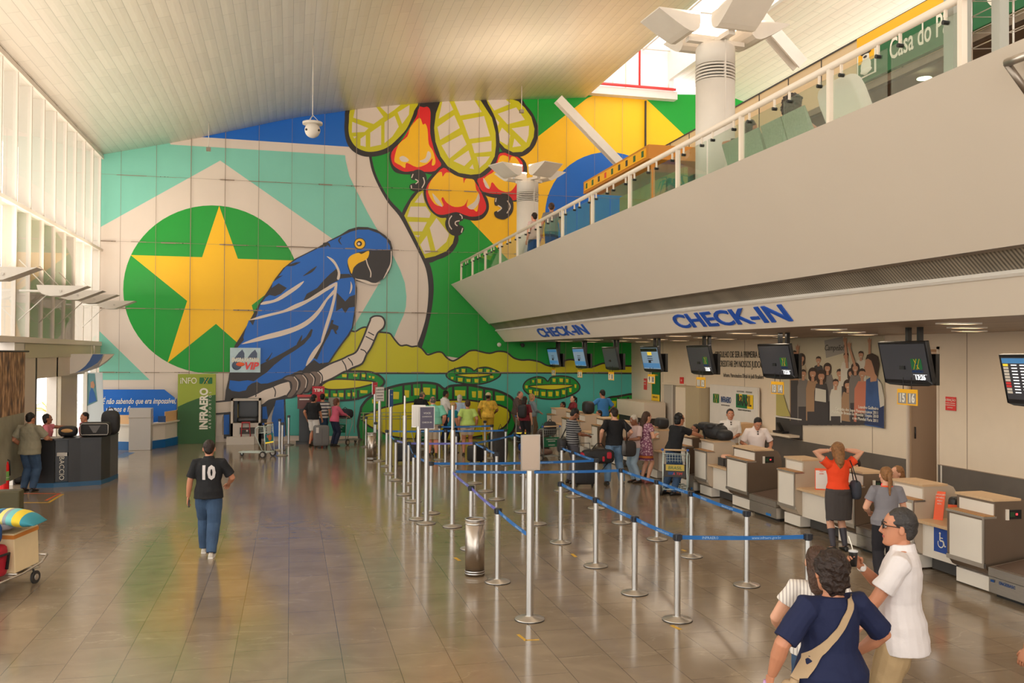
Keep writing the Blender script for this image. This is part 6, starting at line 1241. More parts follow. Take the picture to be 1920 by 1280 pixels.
for y, lb in ((11.18, 'black card terminal between two orange cards'), (14.1, 'black terminal behind the orange-framed notice')):
    b = MB(); rbox(b, .2, .16, .36, M_black, (0, 0, .18), .4); tag(b.build('terminal', loc=(XC+.45, y, .74)), lb, 'device')
for y, lb, m_ in ((17.95, 'open black box with peach papers on the backpack desk', mat('peach', RGB(226, 170, 140), .7)), (17.62, 'open dark box with white papers on the backpack desk', M_sheet)):
    t = thing('tray_box', lb, 'box', (XC+.3, y, .74)); b = MB(); b.box(-.14, .14, -.13, .13, 0, .17, M_dark); b.build('tray', t); b = MB(); rbox(b, .22, .2, .1, m_, (0, 0, .19), .6); b.build('papers', t)
t = thing('backpack', 'large crumpled black backpack lying across the check-in desk tops', 'bag', (XC+.42, 18.75, 1.235)); b = MB(); rbox(b, .42, .8, .34, M_bagb, (0, 0, .17), .7); rbox(b, .34, .36, .24, M_bagb, (.02, -.42, .12), .7); rbox(b, .3, .4, .2, M_bagb, (-.1, .3, .26), .8); rbox(b, .2, .3, .14, M_bagb, (-.16, -.1, .3), .8); b.build('body', t); b = MB(); b.tube([(-.2, .2, .2), (-.24, .0, .0), (-.24, -.05, -.2), (-.235, .1, -.3)], .018, M_bagb); b.tube([(-.2, -.2, .25), (0, -.3, .36), (.15, -.1, .34)], .018, M_bagb); b.build('strap', t)
t = thing('office_chair', '', 'chair'); bpy.data.objects.remove(t)
M_chb = mat('chair_blue', RGB(30, 90, 150), .6)
def office_chair(x, y, lab, rz):
    t = thing('office_chair', lab, 'chair', (x, y, 0), rz); b = MB(); rbox(b, .46, .44, .08, M_chb, (0, 0, .46), .4); b.build('seat', t); b = MB(); rbox(b, .42, .06, .46, M_chb, (0, -.24, .8), .4); b.build('backrest', t)
    b = MB(); b.cyl((0, 0, .08), (0, 0, .42), .03, M_black, n=10); b.box(-.02, .02, -.26, -.2, .44, .7, M_black)
    for k in range(5): a = 2*PI*k/5; b.tube([(0, 0, .1), (.28*math.cos(a), .28*math.sin(a), .05)], .02, M_black, n=6); b.sphere((.28*math.cos(a), .28*math.sin(a), .03), .03, M_black, n=8, k=6)
    b.build('base', t)
office_chair(10.05, 10.75, 'blue office chair behind the nearest check-in desk', math.radians(100)); office_chair(10.05, 13.95, 'blue office chair behind the desk of the woman in orange', math.radians(100))
b = MB(); b.box(-.25, .25, -.3, .3, 0, .32, M_peach); tag(b.build('wooden_box', loc=(12.3, 23.2, .9)), 'pale wooden box behind the two men in white shirts and ties', 'box')
b = MB(); b.box(12.0, 12.6, 22.9, 23.5, 0, .9, M_lam); tag(b.build('side_cabinet'), 'white side cabinet under the pale wooden box', 'cabinet')
b = MB(); q = WX(1175, 760, 12.0); b.box(11.9, 12.7, 29.6, 32.3, .9, 1.45, M_wall); b.box(11.95, 12.7, 29.7, 32.2, 0, .9, M_dark); tag(b.build('back_counter'), 'cream topped back counter by the far corner of the check-in wall', 'counter')
def case(px, py, sx, sy_, sz, m, lab, rot=0, handle=True):
    p = G(px, py); t = thing('suitcase', lab, 'suitcase', (p.x, p.y, 0), math.radians(rot)); b = MB(); rbox(b, sx, sy_, sz, m, (0, 0, .06+sz/2), .25); b.build('body', t)
    b = MB(); b.box(-.004, .004, -sy_/2-.006, -sy_/2+.01, .14, sz-.05, M_black); b.build('zip', t)
    for s_ in (-1, 1): b = MB(); b.cyl((s_*sx*.38-.02, 0, .04), (s_*sx*.38+.02, 0, .04), .04, M_tyre, n=14); b.cyl((s_*sx*.38-.015, 0, .06), (s_*sx*.38+.015, 0, .09), .02, M_black, n=8); b.build('wheel', t)
    if handle: b = MB(); b.tube([(-sx*.25, 0, sz), (-sx*.25, 0, sz+.36), (sx*.25, 0, sz+.36), (sx*.25, 0, sz)], .011, M_dark); b.build('handle', t)
    return t
c_ = case(602, 839, .5, .28, .68, M_bagg, 'large grey wheeled suitcase held by the youth in white shorts', 10, False)
b = MB(); b.box(-.2, -.11, -.156, -.142, .5, .68, M_sheet); b.build('luggage_tag', c_)
case(1096, 912, .5, .3, .66, M_bagb, 'big black wheeled suitcase with its handle out by the striped T-shirt man', -5)
case(930, 846, .44, .3, .55, M_bagb, 'black suitcase beside the man in the yellow shirt', 20, False); case(980, 834, .42, .28, .6, M_bagb, 'dark suitcase between the man in brown and the blonde woman', 0, False)
case(760, 868, .6, .3, .5, M_bagb, 'black suitcase at the left of the man in mint green', 0, False); case(893, 868, .5, .3, .45, M_bagb, 'black bag by the shins of the lime green woman', 30, False)
def heap(px, py, z, s, m, lab, nm='bag', e=.6):
    p = G(px, py, z+s[2]/2); b = MB(); rbox(b, s[0], s[1], s[2], m, (0, 0, 0), e); b.tube([(-s[0]*.2, 0, s[2]*.45), (0, 0, s[2]*.68), (s[0]*.2, 0, s[2]*.45)], .012, M_bagb, n=6); tag(b.build(nm, loc=p), lab, 'bag')
def heap_on(o, v, s, m, lab, nm='bag', e=.6):
    w_ = Matrix.Translation(o.location)@Matrix.Rotation(o.rotation_euler.z, 4, 'Z')@Vector(v); b = MB(); rbox(b, s[0], s[1], s[2], m, (0, 0, s[2]/2), e); b.tube([(-s[0]*.2, 0, s[2]*.93), (0, 0, s[2]*1.16), (s[0]*.2, 0, s[2]*.93)], .012, M_bagb, n=6); tag(b.build(nm, loc=w_, rotz=o.rotation_euler.z), lab, 'bag')
heap_on(TRG, (.02, -.24, .73), (.38, .2, .42), M_bagb, 'black bag in the basket of the green-panelled trolley', 'shoulder_bag', .5)
heap(1017, 829, 0, (.4, .4, .85), mat('bag_dark_print', RGB(58, 40, 34), .7, noise_amt=.5, noise_scale=5), 'dark patterned bag standing left of the green-panelled trolley', 'tall_bag')
heap(992, 838, 0, (.7, .3, .3), mat('bag_royal', RGB(30, 70, 150), .6), 'royal blue bag on the floor behind the blank board', 'blue_bag')
heap_on(TRG, (0, .1, .155), (.42, .5, .16), mat('bag_brown', RGB(118, 88, 74), .7), 'brown soft bag on the platform of the green-panelled trolley', 'soft_bag')
cloth_dk = mat('jacket_cloth', RGB(46, 42, 40), .85, bump=.6, bump_scale=9)
heap(938, 838, 0, (.42, .4, .95), cloth_dk, 'dark jacket heaped over tall luggage right of the yellow shirt', 'jacket_heap')
heap_on(TRP, (0, -.1, .87), (.55, .4, .34), mat('bag_navy', RGB(34, 38, 52), .7), 'navy bag on the trolley of the pink cardigan woman', 'navy_bag')
heap_on(TRC, (0, -.24, .73), (.34, .2, .34), M_bagb, 'black bag on the trolley beside the man in the cap', 'shoulder_bag')
for px_, py_, z_, s_, lb_, nm_ in ((1118, 776, 1.235, (.34, .5, .4), 'black bag on the desk in front of the man in the blue shirt', 'shoulder_bag'), (1250, 800, 1.235, (.3, .44, .28), 'black bag on the desk by the seated dark-haired woman', 'handbag')):
    w_ = WX(px_, py_, 9.17); gy_ = min([(a_+c_)/2 for g in GR for a_, c_ in ((g[0], g[1]), (g[2], g[3]))], key=lambda v: abs(v-w_.y)); b = MB(); rbox(b, s_[0], s_[1], s_[2], M_bagb, (0, 0, s_[2]/2), .6); tag(b.build(nm_, loc=(9.17, gy_, z_)), lb_, 'bag')
# floor plate by the information desk
floor_mark([G(222, 858), G(244, 848)], .3, M_ring, 'floor_stripe', 'blue stripes on the floor left of the information desk')
# ================================================================ lamps that light the hall: uplighters on the wings
def lamp_area(name_, loc, sx, sy_, pw, col=(1, .86, .7), rot=(PI, 0, 0)):
    l_ = bpy.data.lights.new(name_, 'AREA'); l_.shape = 'RECTANGLE'; l_.size = sx; l_.size_y = sy_; l_.energy = pw; l_.color = col
    o = bpy.data.objects.new(name_, l_); COL.objects.link(o); o.location = loc; o.rotation_euler = rot; return o
for k in range(12): lamp_area('uplighter_lamp', (-5.3, 30.4-k*2.3*1.1, 5.0), .9, .4, 66)
for c_ in (14.6, 27.7): lamp_area('uplighter_lamp', (7.2, c_, 8.9), 1.4, 1.4, 270, (1, .82, .64))
for k in range(10): lamp_area('soffit_lamp', (10.2, 5.5+k*2.8, 3.54), 2.4, .3, 22, (1, .82, .62), (0, 0, 0))
# ================================================================ people
def remesh_obj(b, name, vox, parent, m, smooth=3, fold=0.0, seed=0, post=None, ff=1.0):
    me = b.mesh(name); bm = bmesh.new(); bm.from_mesh(me); bmesh.ops.remove_doubles(bm, verts=bm.verts, dist=1e-4); bmesh.ops.recalc_face_normals(bm, faces=bm.faces); bm.to_mesh(me); bm.free()
    o = bpy.data.objects.new('t_', me); COL.objects.link(o)
    r = o.modifiers.new('r', 'REMESH'); r.mode = 'VOXEL'; r.voxel_size = vox; r.use_smooth_shade = True
    s = o.modifiers.new('s', 'SMOOTH'); s.iterations = smooth; s.factor = .5
    dg = bpy.context.evaluated_depsgraph_get(); me2 = bpy.data.meshes.new_from_object(o.evaluated_get(dg)); bpy.data.objects.remove(o)
    me2.name = name; me2.materials.clear()
    for q in (m if isinstance(m, (list, tuple)) else [m]): me2.materials.append(q)
    n = len(me2.vertices)
    if fold and n:
        co = np.empty(n*3); me2.vertices.foreach_get('co', co); co = co.reshape(-1, 3); no = np.empty(n*3); me2.vertices.foreach_get('normal', no); no = no.reshape(-1, 3)
        x, y, z = co[:, 0]*ff, co[:, 1]*ff, co[:, 2]*ff; a = math.atan2(1, 1)+seed
        w = np.sin(x*31+z*19+np.sin(y*17+seed)*1.3+seed*2.1)*.55+np.sin(y*37-z*23+np.sin(x*21)*1.7+seed)*.45+np.sin(z*52+x*9+np.sin(x*33+y*29)*1.2)*.35
        co += no*(w*fold)[:, None]; me2.vertices.foreach_set('co', co.ravel())
    me2.polygons.foreach_set('use_smooth', [True]*len(me2.polygons)); me2.polygons.foreach_set('material_index', [0]*len(me2.polygons))
    if post and n: post(me2)
    me2.update(); q = bpy.data.objects.new(name, me2); COL.objects.link(q); q.parent = parent; return q
SK = {'light': RGB(214, 158, 128), 'tan': RGB(190, 128, 96), 'brown': RGB(146, 94, 66), 'pink': RGB(222, 150, 124), 'dark': RGB(112, 72, 52)}
def skin(k): return mat('skin_'+k, SK[k], .5, noise_amt=.05, noise_scale=8)
def cloth(name, rgb, **k): return mat('cloth_'+name, RGB(*rgb), .8, bump=.35, bump_scale=14, spec=.25, **k)
def hairm(name, rgb): return mat('hair_'+name, RGB(*rgb), .5, noise_amt=.3, noise_scale=30, bump=.6, bump_scale=60, spec=.35)
def stripe_mat(name, c1, c2, freq, axis='Z', duty=.5):
    m = bpy.data.materials.new(name); m.use_nodes = True; n = m.node_tree.nodes; l = m.node_tree.links; b = n['Principled BSDF']; b.inputs['Roughness'].default_value = .8
    tc = n.new('ShaderNodeTexCoord'); s = n.new('ShaderNodeSeparateXYZ'); l.new(tc.outputs['Object'], s.inputs[0]); q = n.new('ShaderNodeMath'); q.operation = 'MULTIPLY'; q.inputs[1].default_value = freq; l.new(s.outputs[axis], q.inputs[0])
    f = n.new('ShaderNodeMath'); f.operation = 'FRACT'; l.new(q.outputs[0], f.inputs[0]); g = n.new('ShaderNodeMath'); g.operation = 'GREATER_THAN'; g.inputs[1].default_value = duty; l.new(f.outputs[0], g.inputs[0])
    x = n.new('ShaderNodeMix'); x.data_type = 'RGBA'; l.new(g.outputs[0], x.inputs[0]); x.inputs[6].default_value = c1; x.inputs[7].default_value = c2; l.new(x.outputs[2], b.inputs['Base Color']); return m
V = Vector
def ik(a, c, l1, l2, hint):
    d = c-a; L = min(d.length, (l1+l2)*.998); u = d.normalized(); c = a+u*L
    x = (l1*l1-l2*l2+L*L)/(2*L); h = math.sqrt(max(l1*l1-x*x, 0)); hv = hint-u*hint.dot(u); hv = hv.normalized() if hv.length > 1e-5 else V((0, 1, 0))
    return a+u*x+hv*h, c
def hand_geo(b, wr, d, nrm, m, side, curl=.5, s=1.0, spread=0.0):
    """palm, four separate fingers of unequal length and a thumb off the side of the palm. d: finger direction, nrm: palm-facing normal"""
    d = d.normalized(); nrm = (nrm-d*nrm.dot(d)).normalized(); w = d.cross(nrm)*side
    M_ = Matrix(((w.x, d.x, nrm.x, wr.x), (w.y, d.y, nrm.y, wr.y), (w.z, d.z, nrm.z, wr.z), (0, 0, 0, 1)))
    rings = []
    for y, hw, ht, cx in ((-.02, .024, .017, 0), (.0, .027, .016, 0), (.03, .036, .015, .002), (.065, .041, .014, .002), (.088, .04, .012, 0), (.095, .036, .009, 0)):
        rings.append([(cx*s+hw*s*math.cos(2*PI*k/10), y*s, ht*s*math.sin(2*PI*k/10)) for k in range(10)])
    b.loft(rings, m, True, True, M_)
    for k, (ox, L, r) in enumerate(((.029, .070, .0085), (.010, .078, .009), (-.010, .072, .0085), (-.028, .056, .0075))):
        p = V((ox, .085, 0))*s; ang = .15+.15*curl; pts = [p-V((0, .012, 0))*s]; rr = [r*s]; sp = spread*(ox/.03)*.3
        for j, f in enumerate((.42, .32, .26)):
            q = p+V((math.sin(sp), math.cos(ang)*math.cos(sp), math.sin(ang)))*L*f*s; pts += [p]; rr += [r*s]; p = q; ang += curl*(1.0+.12*k)
        pts += [p]; rr += [r*.8*s]; b.tube(pts, rr, m, n=7, M=M_)
    a0 = .55+.4*curl; th = [V((.022, .015, .002)), V((.040, .036, .008)), V((.052, .060, .012+.012*curl)), V((.056, .080, .016+.024*curl))]
    b.tube([t_*s for t_ in th], [.013*s, .012*s, .010*s, .0075*s], m, n=8, M=M_)
def person(label, loc, h, face, sk='tan', fem=False, fat=1.1, top=('tee', None, .5), bottom=('pants', None), shoes=None, hair=('short', None), arms=None, feet=None, lean=0, side=0, twist=0, head=(0, 0), hz=.93, seated=False, vox=.011, eyes=False, curl=(.5, .5), hint=(None, None), palm=(None, None), seed=0, hem=None, headscale=1.06, group=None, neckw=1.0):
    fat = max(fat*1.06, 1.1) if vox > .0065 else fat
    k = h/1.72; t = thing('person', label, 'person', loc, math.radians(face)); sm = skin(sk)
    bw = 1.0+(fat-1)*.8; bd = 1.0+(fat-1)*1.5
    if seated: hz = .50
    Mz = Matrix.Rotation(math.radians(twist), 4, 'Z'); Ms = Matrix.Translation((0, 0, hz))@Mz@Matrix.Rotation(math.radians(-lean), 4, 'X')@Matrix.Rotation(math.radians(side), 4, 'Y')
    S = lambda x, y, z: k*(Ms@V((x, y, z))).copy() if False else (Ms@V((x, y, z)))*k
    if fem: tab = [(-.09, .12, .10, 0), (-.03, .165, .115, -.012), (.03, .172, .118, -.018), (.10, .15, .10, -.008), (.17, .128, .09, 0), (.26, .14, .098, .012), (.33, .152, .112, .022), (.40, .155, .098, .008), (.455, .145, .08, -.005), (.49, .10, .065, -.008), (.515, .052, .05, -.004)]; shx = .158; hipx = .088
    else: tab = [(-.09, .12, .10, 0), (-.03, .16, .11, -.008), (.03, .165, .112, -.008), (.10, .155, .105, 0), (.17, .148, .10, .004), (.26, .165, .106, .006), (.35, .18, .114, .006), (.42, .178, .10, 0), (.465, .155, .082, -.006), (.50, .10, .066, -.008), (.525, .058, .056, -.004)]; shx = .178; hipx = .09
    def torso(b, infl, t0, t1, m, flare=0.0):
        rings = []
        zs = sorted(set([t0, t1]+[q[0] for q in tab if t0 < q[0] < t1]))
        for z in zs:
            rx, ry, oy = (float(np.interp(z, [q[0] for q in tab], [q[i] for q in tab])) for i in (1, 2, 3))
            mid = max(0, 1-abs(z-.12)/.34); fx = 1+(bw-1)*(.35+.65*mid); fy = 1+(bd-1)*(.25+.75*mid); fl = flare*max(0, (.12-z))
            if z > .485: fx = fy = 1
            if infl > .01 and z < -.03: rx, ry, oy = (.165, .115, -.012)
            rx = rx*fx+infl+fl; ry = ry*fy+infl+fl; oy2 = oy+(bd-1)*.05*mid
            rings.append([S(rx*math.cos(a), oy2+ry*math.sin(a)*(.94 if math.sin(a) > 0 else 1), z) for a in [2*PI*j/20 for j in range(20)]])
        b.loft(rings, m, True, True)
    # joints
    legL = .435*k; hipz = hz-.03
    feet = feet or [(-.1, .0), (.1, .02)]
    hips = [V((-hipx, 0, hipz))*k, V((hipx, 0, hipz))*k]; knees = []; ankles = []
    for i, f in enumerate(feet):
        fz = (f[2] if len(f) > 2 else 0)+.075
        kn, an = ik(hips[i], V((f[0], f[1]-.04, fz))*k, legL, legL, V((0, 1, .05 if not seated else .6))); knees.append(kn); ankles.append(an)
    sh = [S(-shx*bw**.5, -.005, .445), S(shx*bw**.5, -.005, .445)]; arms = arms or [None, None]
    elb = []; wri = []
    for i in (0, 1):
        sd = -1 if i == 0 else 1; tgt = arms[i]
        tgt = V(tgt)*k if tgt is not None else sh[i]+V((sd*(.07+.05*(bw-1)), .05, -.515))*k
        hn = V(hint[i]) if hint[i] is not None else V((sd*.6, -1, -.1)); e, w_ = ik(sh[i], tgt, .285*k, .25*k, hn); elb.append(e); wri.append(w_)
    HM = Ms@Matrix.Translation((0, .0, .515))@Matrix.Rotation(math.radians(head[0]-0), 4, 'Z')@Matrix.Rotation(math.radians(-head[1]), 4, 'X')@Matrix.Translation((0, .018, .135))
    HS = lambda p: (HM@(V(p)*headscale))*k
    ft = 1+(fat-1)*.6
    # body --------------------------------------------------
    b = MB(); torso(b, 0, -.09, .525, sm)
    b.tube([S(0, -.005, .47), S(0, -.002, .53), (HM@V((0, -.012, -.06)))*k, (HM@V((0, -.012, -.02)))*k], [.062*k*neckw, .056*k*neckw, .054*k*neckw, .05*k], sm, n=14)
    rings = []
    for z, rx, ry, cy_ in ((-.120, .020, .022, .058), (-.110, .040, .043, .046), (-.09, .053, .064, .028), (-.055, .064, .082, .012), (-.02, .070, .091, .002), (.02, .0745, .097, -.002), (.05, .075, .097, -.006), (.08, .066, .085, -.010), (.102, .046, .060, -.014), (.114, .018, .025, -.016)):
        rings.append([HS((rx*math.cos(a), cy_+ry*math.sin(a), z)) for a in [2*PI*j/20 for j in range(20)]])
    b.loft(rings, sm, True, True)
    b.tube([HS((0, .086, .022)), HS((0, .102, -.008)), HS((0, .112, -.028)), HS((0, .094, -.040))], [.009*k, .011*k, .014*k, .010*k], sm, n=8)
    for sd in (-1, 1):
        b.tube([HS((sd*.030, .086, .024)), HS((sd*.052, .074, .022))], .010*k, sm, n=7); c = HS((sd*.077, -.006, -.008)); b.loft([[HS((sd*(.070+o_), -.006+.019*q_*math.cos(a), -.008+.031*q_*math.sin(a))) for a in [2*PI*j/10 for j in range(10)]] for o_, q_ in ((0, .8), (.012, 1), (.019, .8))], sm)
    b.tube([HS((-.022, .083, -.064)), HS((0, .092, -.062)), HS((.022, .083, -.064))], [.006*k, .0095*k, .006*k], sm, n=8)
    b.tube([HS((-.02, .072, -.095)), HS((0, .082, -.1)), HS((.02, .072, -.095))], [.014*k, .018*k, .014*k], sm, n=8)
    for i in (0, 1):
        m1 = (sh[i]+elb[i])/2; m2 = elb[i].lerp(wri[i], .35); b.tube([S((-1 if i == 0 else 1)*shx*.6, -.003, .45), sh[i], m1, elb[i], m2, wri[i]], [.055*k, .056*k*ft, .047*k*ft, .040*k*ft, .040*k*ft, .026*k*ft**.5], sm, n=12)
        m3 = hips[i].lerp(knees[i], .4); m4 = knees[i].lerp(ankles[i], .33)
        cf = V((0, -.014, 0))*k; b.tube([hips[i]+V((0, 0, .04))*k, hips[i], m3, knees[i], m4+cf, ankles[i]], [.07*k, .085*k*ft, .074*k*ft, .053*k*ft, .055*k*ft, .034*k], sm, n=14)
        f0 = ankles[i]; b.tube([f0+V((0, -.02, -.02))*k, f0+V((0, .03, -.035))*k, f0+V((0, .12, -.052))*k, f0+V((0, .18, -.058))*k], [.032*k, .032*k, .030*k, .014*k], sm, n=10)
    mats_ = [sm]
    def lips(me):
        me.materials.append(mat('lips', RGB(168, 84, 76), .4)); R_ = HM.inverted()
        for p in me.polygons:
            c = R_@(p.center/k)
            if abs(c.x) < .026 and -.071 < c.z < -.056 and c.y > .078: p.material_index = 1
    body = remesh_obj(b, 'body', vox, t, [sm], smooth=2, post=lips if eyes else None)
    # hands joined to the body mesh so it stays one piece
    hb = MB()
    for i in (0, 1):
        sd = -1 if i == 0 else 1; d = (wri[i]-elb[i]).normalized(); pn = V(palm[i]) if palm[i] is not None else (V((-sd, .15, 0)) if d.z < -.5 else V((-.35*sd, 0, -1)))
        hand_geo(hb, wri[i]+d*.012*k, d, pn, sm, sd, curl[i], k*(.93 if fem else 1.0))
    hm = hb.mesh('h'); bm = bmesh.new(); bm.from_mesh(body.data); nf = len(bm.faces); bm.from_mesh(hm); bm.faces.ensure_lookup_table()
    for f in bm.faces[nf:]: f.smooth = True; f.material_index = 0
    bmesh.ops.remove_doubles(bm, verts=list({v for f in bm.faces[nf:] for v in f.verts}), dist=1e-5); bm.to_mesh(body.data); bm.free()
    if eyes:
        e_ = MB()
        for sd in (-1, 1):
            c = HS((sd*.030, .0835, .008)); e_.sphere(c, .0115*k, mat('eye_white', RGB(228, 222, 214), .3), n=12, k=8); c2_ = HS((sd*.030, .0925, .008)); e_.sphere(c2_, .0055*k, mat('iris', RGB(44, 28, 20), .2), n=10, k=6)
        e_.build('eyes', t)
        e_ = MB()
        for sd in (-1, 1): e_.tube([HS((sd*.014, .0965, .030)), HS((sd*.032, .094, .036)), HS((sd*.050, .080, .030))], [.003*k, .0042*k, .0025*k], hair[1] if hair[1] else M_dark, n=6)
        e_.build('eyebrows', t)
    # top ---------------------------------------------------
    kind, tm, sl = top[0], top[1], top[2]; gap = .016
    hemz = hem if hem is not None else (-.05 if kind in ('tee', 'polo', 'blouse') else -.02)
    if kind:
        b = MB(); nk = .505 if kind != 'tank' else .46
        if kind == 'dress':
            torso(b, gap, -.02, nk, tm); zb_ = top[3]; rings = []
            for z, rx, ry in ((hz+.04, .185, .13), (hz-.05, .20, .145), (hz-.25, .215, .16), (zb_, .225, .175)): rings.append([V((rx*bw*math.cos(a), -.01+ry*math.sin(a), z))*k for a in [2*PI*j/20 for j in range(20)]])
            b.loft(rings, tm)
        else: torso(b, gap+(.006 if kind == 'loose' else 0), hemz, nk, tm, flare=.12 if kind != 'tucked' else 0)
        for i in (0, 1):
            sd = -1 if i == 0 else 1; a0 = S(sd*shx*.55, -.003, .452)
            if sl <= 1: e_ = sh[i].lerp(elb[i], sl*1.0); pts = [a0, sh[i], sh[i].lerp(e_, .5), e_]; rr = [.062*k, .068*k*ft, .064*k*ft, .064*k*ft*(1+.1*(sl < .9))]
            else: e_ = elb[i].lerp(wri[i], sl-1); pts = [a0, sh[i], (sh[i]+elb[i])/2, elb[i], e_]; rr = [.062*k, .068*k*ft, .060*k*ft, .053*k*ft, .042*k*ft]
            if sl > 0: b.tube(pts, rr, tm, n=14)
        if kind in ('polo', 'shirt', 'tucked'): b.tube([S(0, -.010, .485), S(0, -.006, .545)], [.088*k, .077*k], tm, n=16)
        tmats = [tm]
        post = top[4] if len(top) > 4 else None
        shirt = remesh_obj(b, 'dress' if kind == 'dress' else 'shirt', vox*1.05, t, tmats, smooth=3, fold=.0035*k, seed=seed, post=post)
    else: shirt = None
    # bottom ------------------------------------------------
    bk, bm_ = bottom[0], bottom[1]
    if bk in ('pants', 'shorts'):
        b = MB(); torso(b, .008, -.09, .085, bm_)
        for i in (0, 1):
            m3 = hips[i].lerp(knees[i], .45)
            if bk == 'pants':
                wd = bottom[2] if len(bottom) > 2 else 1.0; m4 = knees[i].lerp(ankles[i], .33)+V((0, -.012, 0))*k; e_ = knees[i].lerp(ankles[i], .97)+V((0, 0, -.015))*k
                b.tube([hips[i]+V((0, 0, .04))*k, hips[i], m3, knees[i], m4, e_], [.085*k, .10*k*ft, .093*k*ft*wd, .077*k*ft*wd, .075*k*wd*ft, .064*k*wd], bm_, n=14)
            else: e_ = hips[i].lerp(knees[i], bottom[2] if len(bottom) > 2 else .82); b.tube([hips[i]+V((0, 0, .04))*k, hips[i], m3, e_], [.085*k, .10*k*ft, .096*k*ft, .096*k*ft], bm_, n=14)
        remesh_obj(b, 'trousers' if bk == 'pants' else 'shorts', vox, t, bm_, smooth=2, fold=.003*k, seed=seed+3)
    elif bk == 'skirt':
        b = MB(); torso(b, .012, -.03, .13, bm_); rings = []
        for z, rx, ry in ((hz+.03, .186, .132), (hz-.08, .195, .14), (hz-.25, .187, .135), (bottom[2], .180, .13)): rings.append([V((rx*bw*math.cos(a), -.012+ry*math.sin(a), z))*k for a in [2*PI*j/20 for j in range(20)]])
        b.loft(rings, bm_); remesh_obj(b, 'skirt', vox, t, bm_, smooth=2, fold=.002*k, seed=seed+3)
    if bottom[-1] == 'tights':
        b = MB()
        for i in (0, 1):
            m3 = hips[i].lerp(knees[i], .4); m4 = knees[i].lerp(ankles[i], .33)+V((0, -.014, 0))*k; b.tube([m3, knees[i], m4, ankles[i]], [.080*k, .059*k, .061*k, .040*k], mat('tights', RGB(62, 58, 66), .6), n=14)
        remesh_obj(b, 'tights', vox, t, mat('tights', (0, 0, 0, 1)), smooth=2)
    # shoes --------------------------------------------------
    if shoes:
        for i in (0, 1):
            f0 = ankles[i]; an = .0 if i else .0; sg_ = -1 if i == 0 else 1; b = MB(); z_ = f0.z-.075*k; rings = []
            for y, w_, hh_ in ((-.075, .022, .045), (-.06, .036, .078), (-.01, .038, .085), (.05, .041, .062), (.11, .045, .046), (.16, .040, .036), (.19, .018, .022)):
                rings.append([(f0.x+(w_*math.cos(a)+.02*sg_*max(0, y))*k, f0.y+y*k, z_+(hh_/2+hh_/2*math.sin(a))*k if math.sin(a) > -.7 else z_+.002) for a in [2*PI*j/14 for j in range(14)]])
            b.loft(rings, shoes[0]); b.build('shoe', t)
            if len(shoes) > 1: b = MB(); b.prism([(f0.x+x*k+.0, f0.y+y*k) for x, y in ((-.034, -.08), (.034, -.08), (.042, 0), (.049, .1), (.044, .16), (.02+.01*sg_, .2), (-.02+.01*sg_, .2), (-.044, .16), (-.049, .1), (-.042, 0))], z_, z_+.022*k, shoes[1], 'XY'); b.build('sole', t)
    # hair ---------------------------------------------------
    hk, hm_ = hair[0], hair[1]
    if hk and hk != 'bald':
        b = MB()
        HX_ = hair[3] if len(hair) > 3 else 1.0
        def hell(c, r):
            r = tuple(x_*HX_ for x_ in r); b.loft([[HS((c[0]+r[0]*math.sin(tt)*math.cos(a), c[1]+r[1]*math.sin(tt)*math.sin(a), c[2]-r[2]*math.cos(tt))) for a in [2*PI*j/18 for j in range(18)]] for tt in [min(max(PI*i/10, .03), PI-.03) for i in range(11)]], hm_)
        amp = .0015
        if hk in ('short', 'thin'): hell((0, -.016, .038), (.083 if hk == 'short' else .079, .097 if hk == 'short' else .090, .093 if hk == 'short' else .088)); hell((0, -.05, -.01), (.066, .058, .07)); amp = .003
        if hk == 'ring': hell((0, -.04, -.01), (.080, .068, .055)); hell((0, -.02, .05), (.074, .085, .062))
        if hk == 'bob': hell((0, -.025, .03), (.088, .100, .10)); hell((0, -.045, -.03), (.084, .066, .10)); amp = .004
        if hk == 'curly': hell((0, -.03, .035), (.100, .110, .105)); hell((0, -.055, -.03), (.092, .07, .10)); amp = .008
        if hk == 'bigcurl': hell((0, -.035, .035), (.115, .12, .11)); hell((0, -.08, -.05), (.11, .09, .14)); amp = .012
        if hk in ('long', 'longer'):
            hell((0, -.025, .034), (.086, .098, .097)); L_ = .30 if hk == 'long' else .42
            b.tube([HS((0, -.05, .02)), HS((0, -.075, -.1)), (HM@V((0, -.085, -.2)))*k, (HM@V((0, -.075, -L_*.8)))*k, (HM@V((0, -.07, -L_)))*k], [.08*k, .082*k, .07*k, .05*k, .02*k], hm_, n=14); hell((0, -.045, -.04), (.083, .06, .10)); amp = .004
        if hk in ('pony', 'ponylong'): hell((0, -.022, .032), (.082, .095, .094)); hell((0, -.05, -.01), (.068, .058, .07)); b.tube([HS((0, -.11, .05)), HS((0, -.145, .03)), HS((0, -.15, -.08)), (HM@V((0, -.13, -.20 if hk == 'pony' else -.28)))*k], [.022*k, .034*k, .030*k, .010*k], hm_, n=10); amp = .003
        if hk == 'cap': hell((0, -.035, -.01), (.078, .076, .07))
        def curlpost(me): pass
        remesh_obj(b, 'hair', min(vox, .009), t, hm_, smooth=1, fold=amp*k, seed=seed+9, ff=2.6 if hk in ('curly', 'bigcurl') else 2.0)
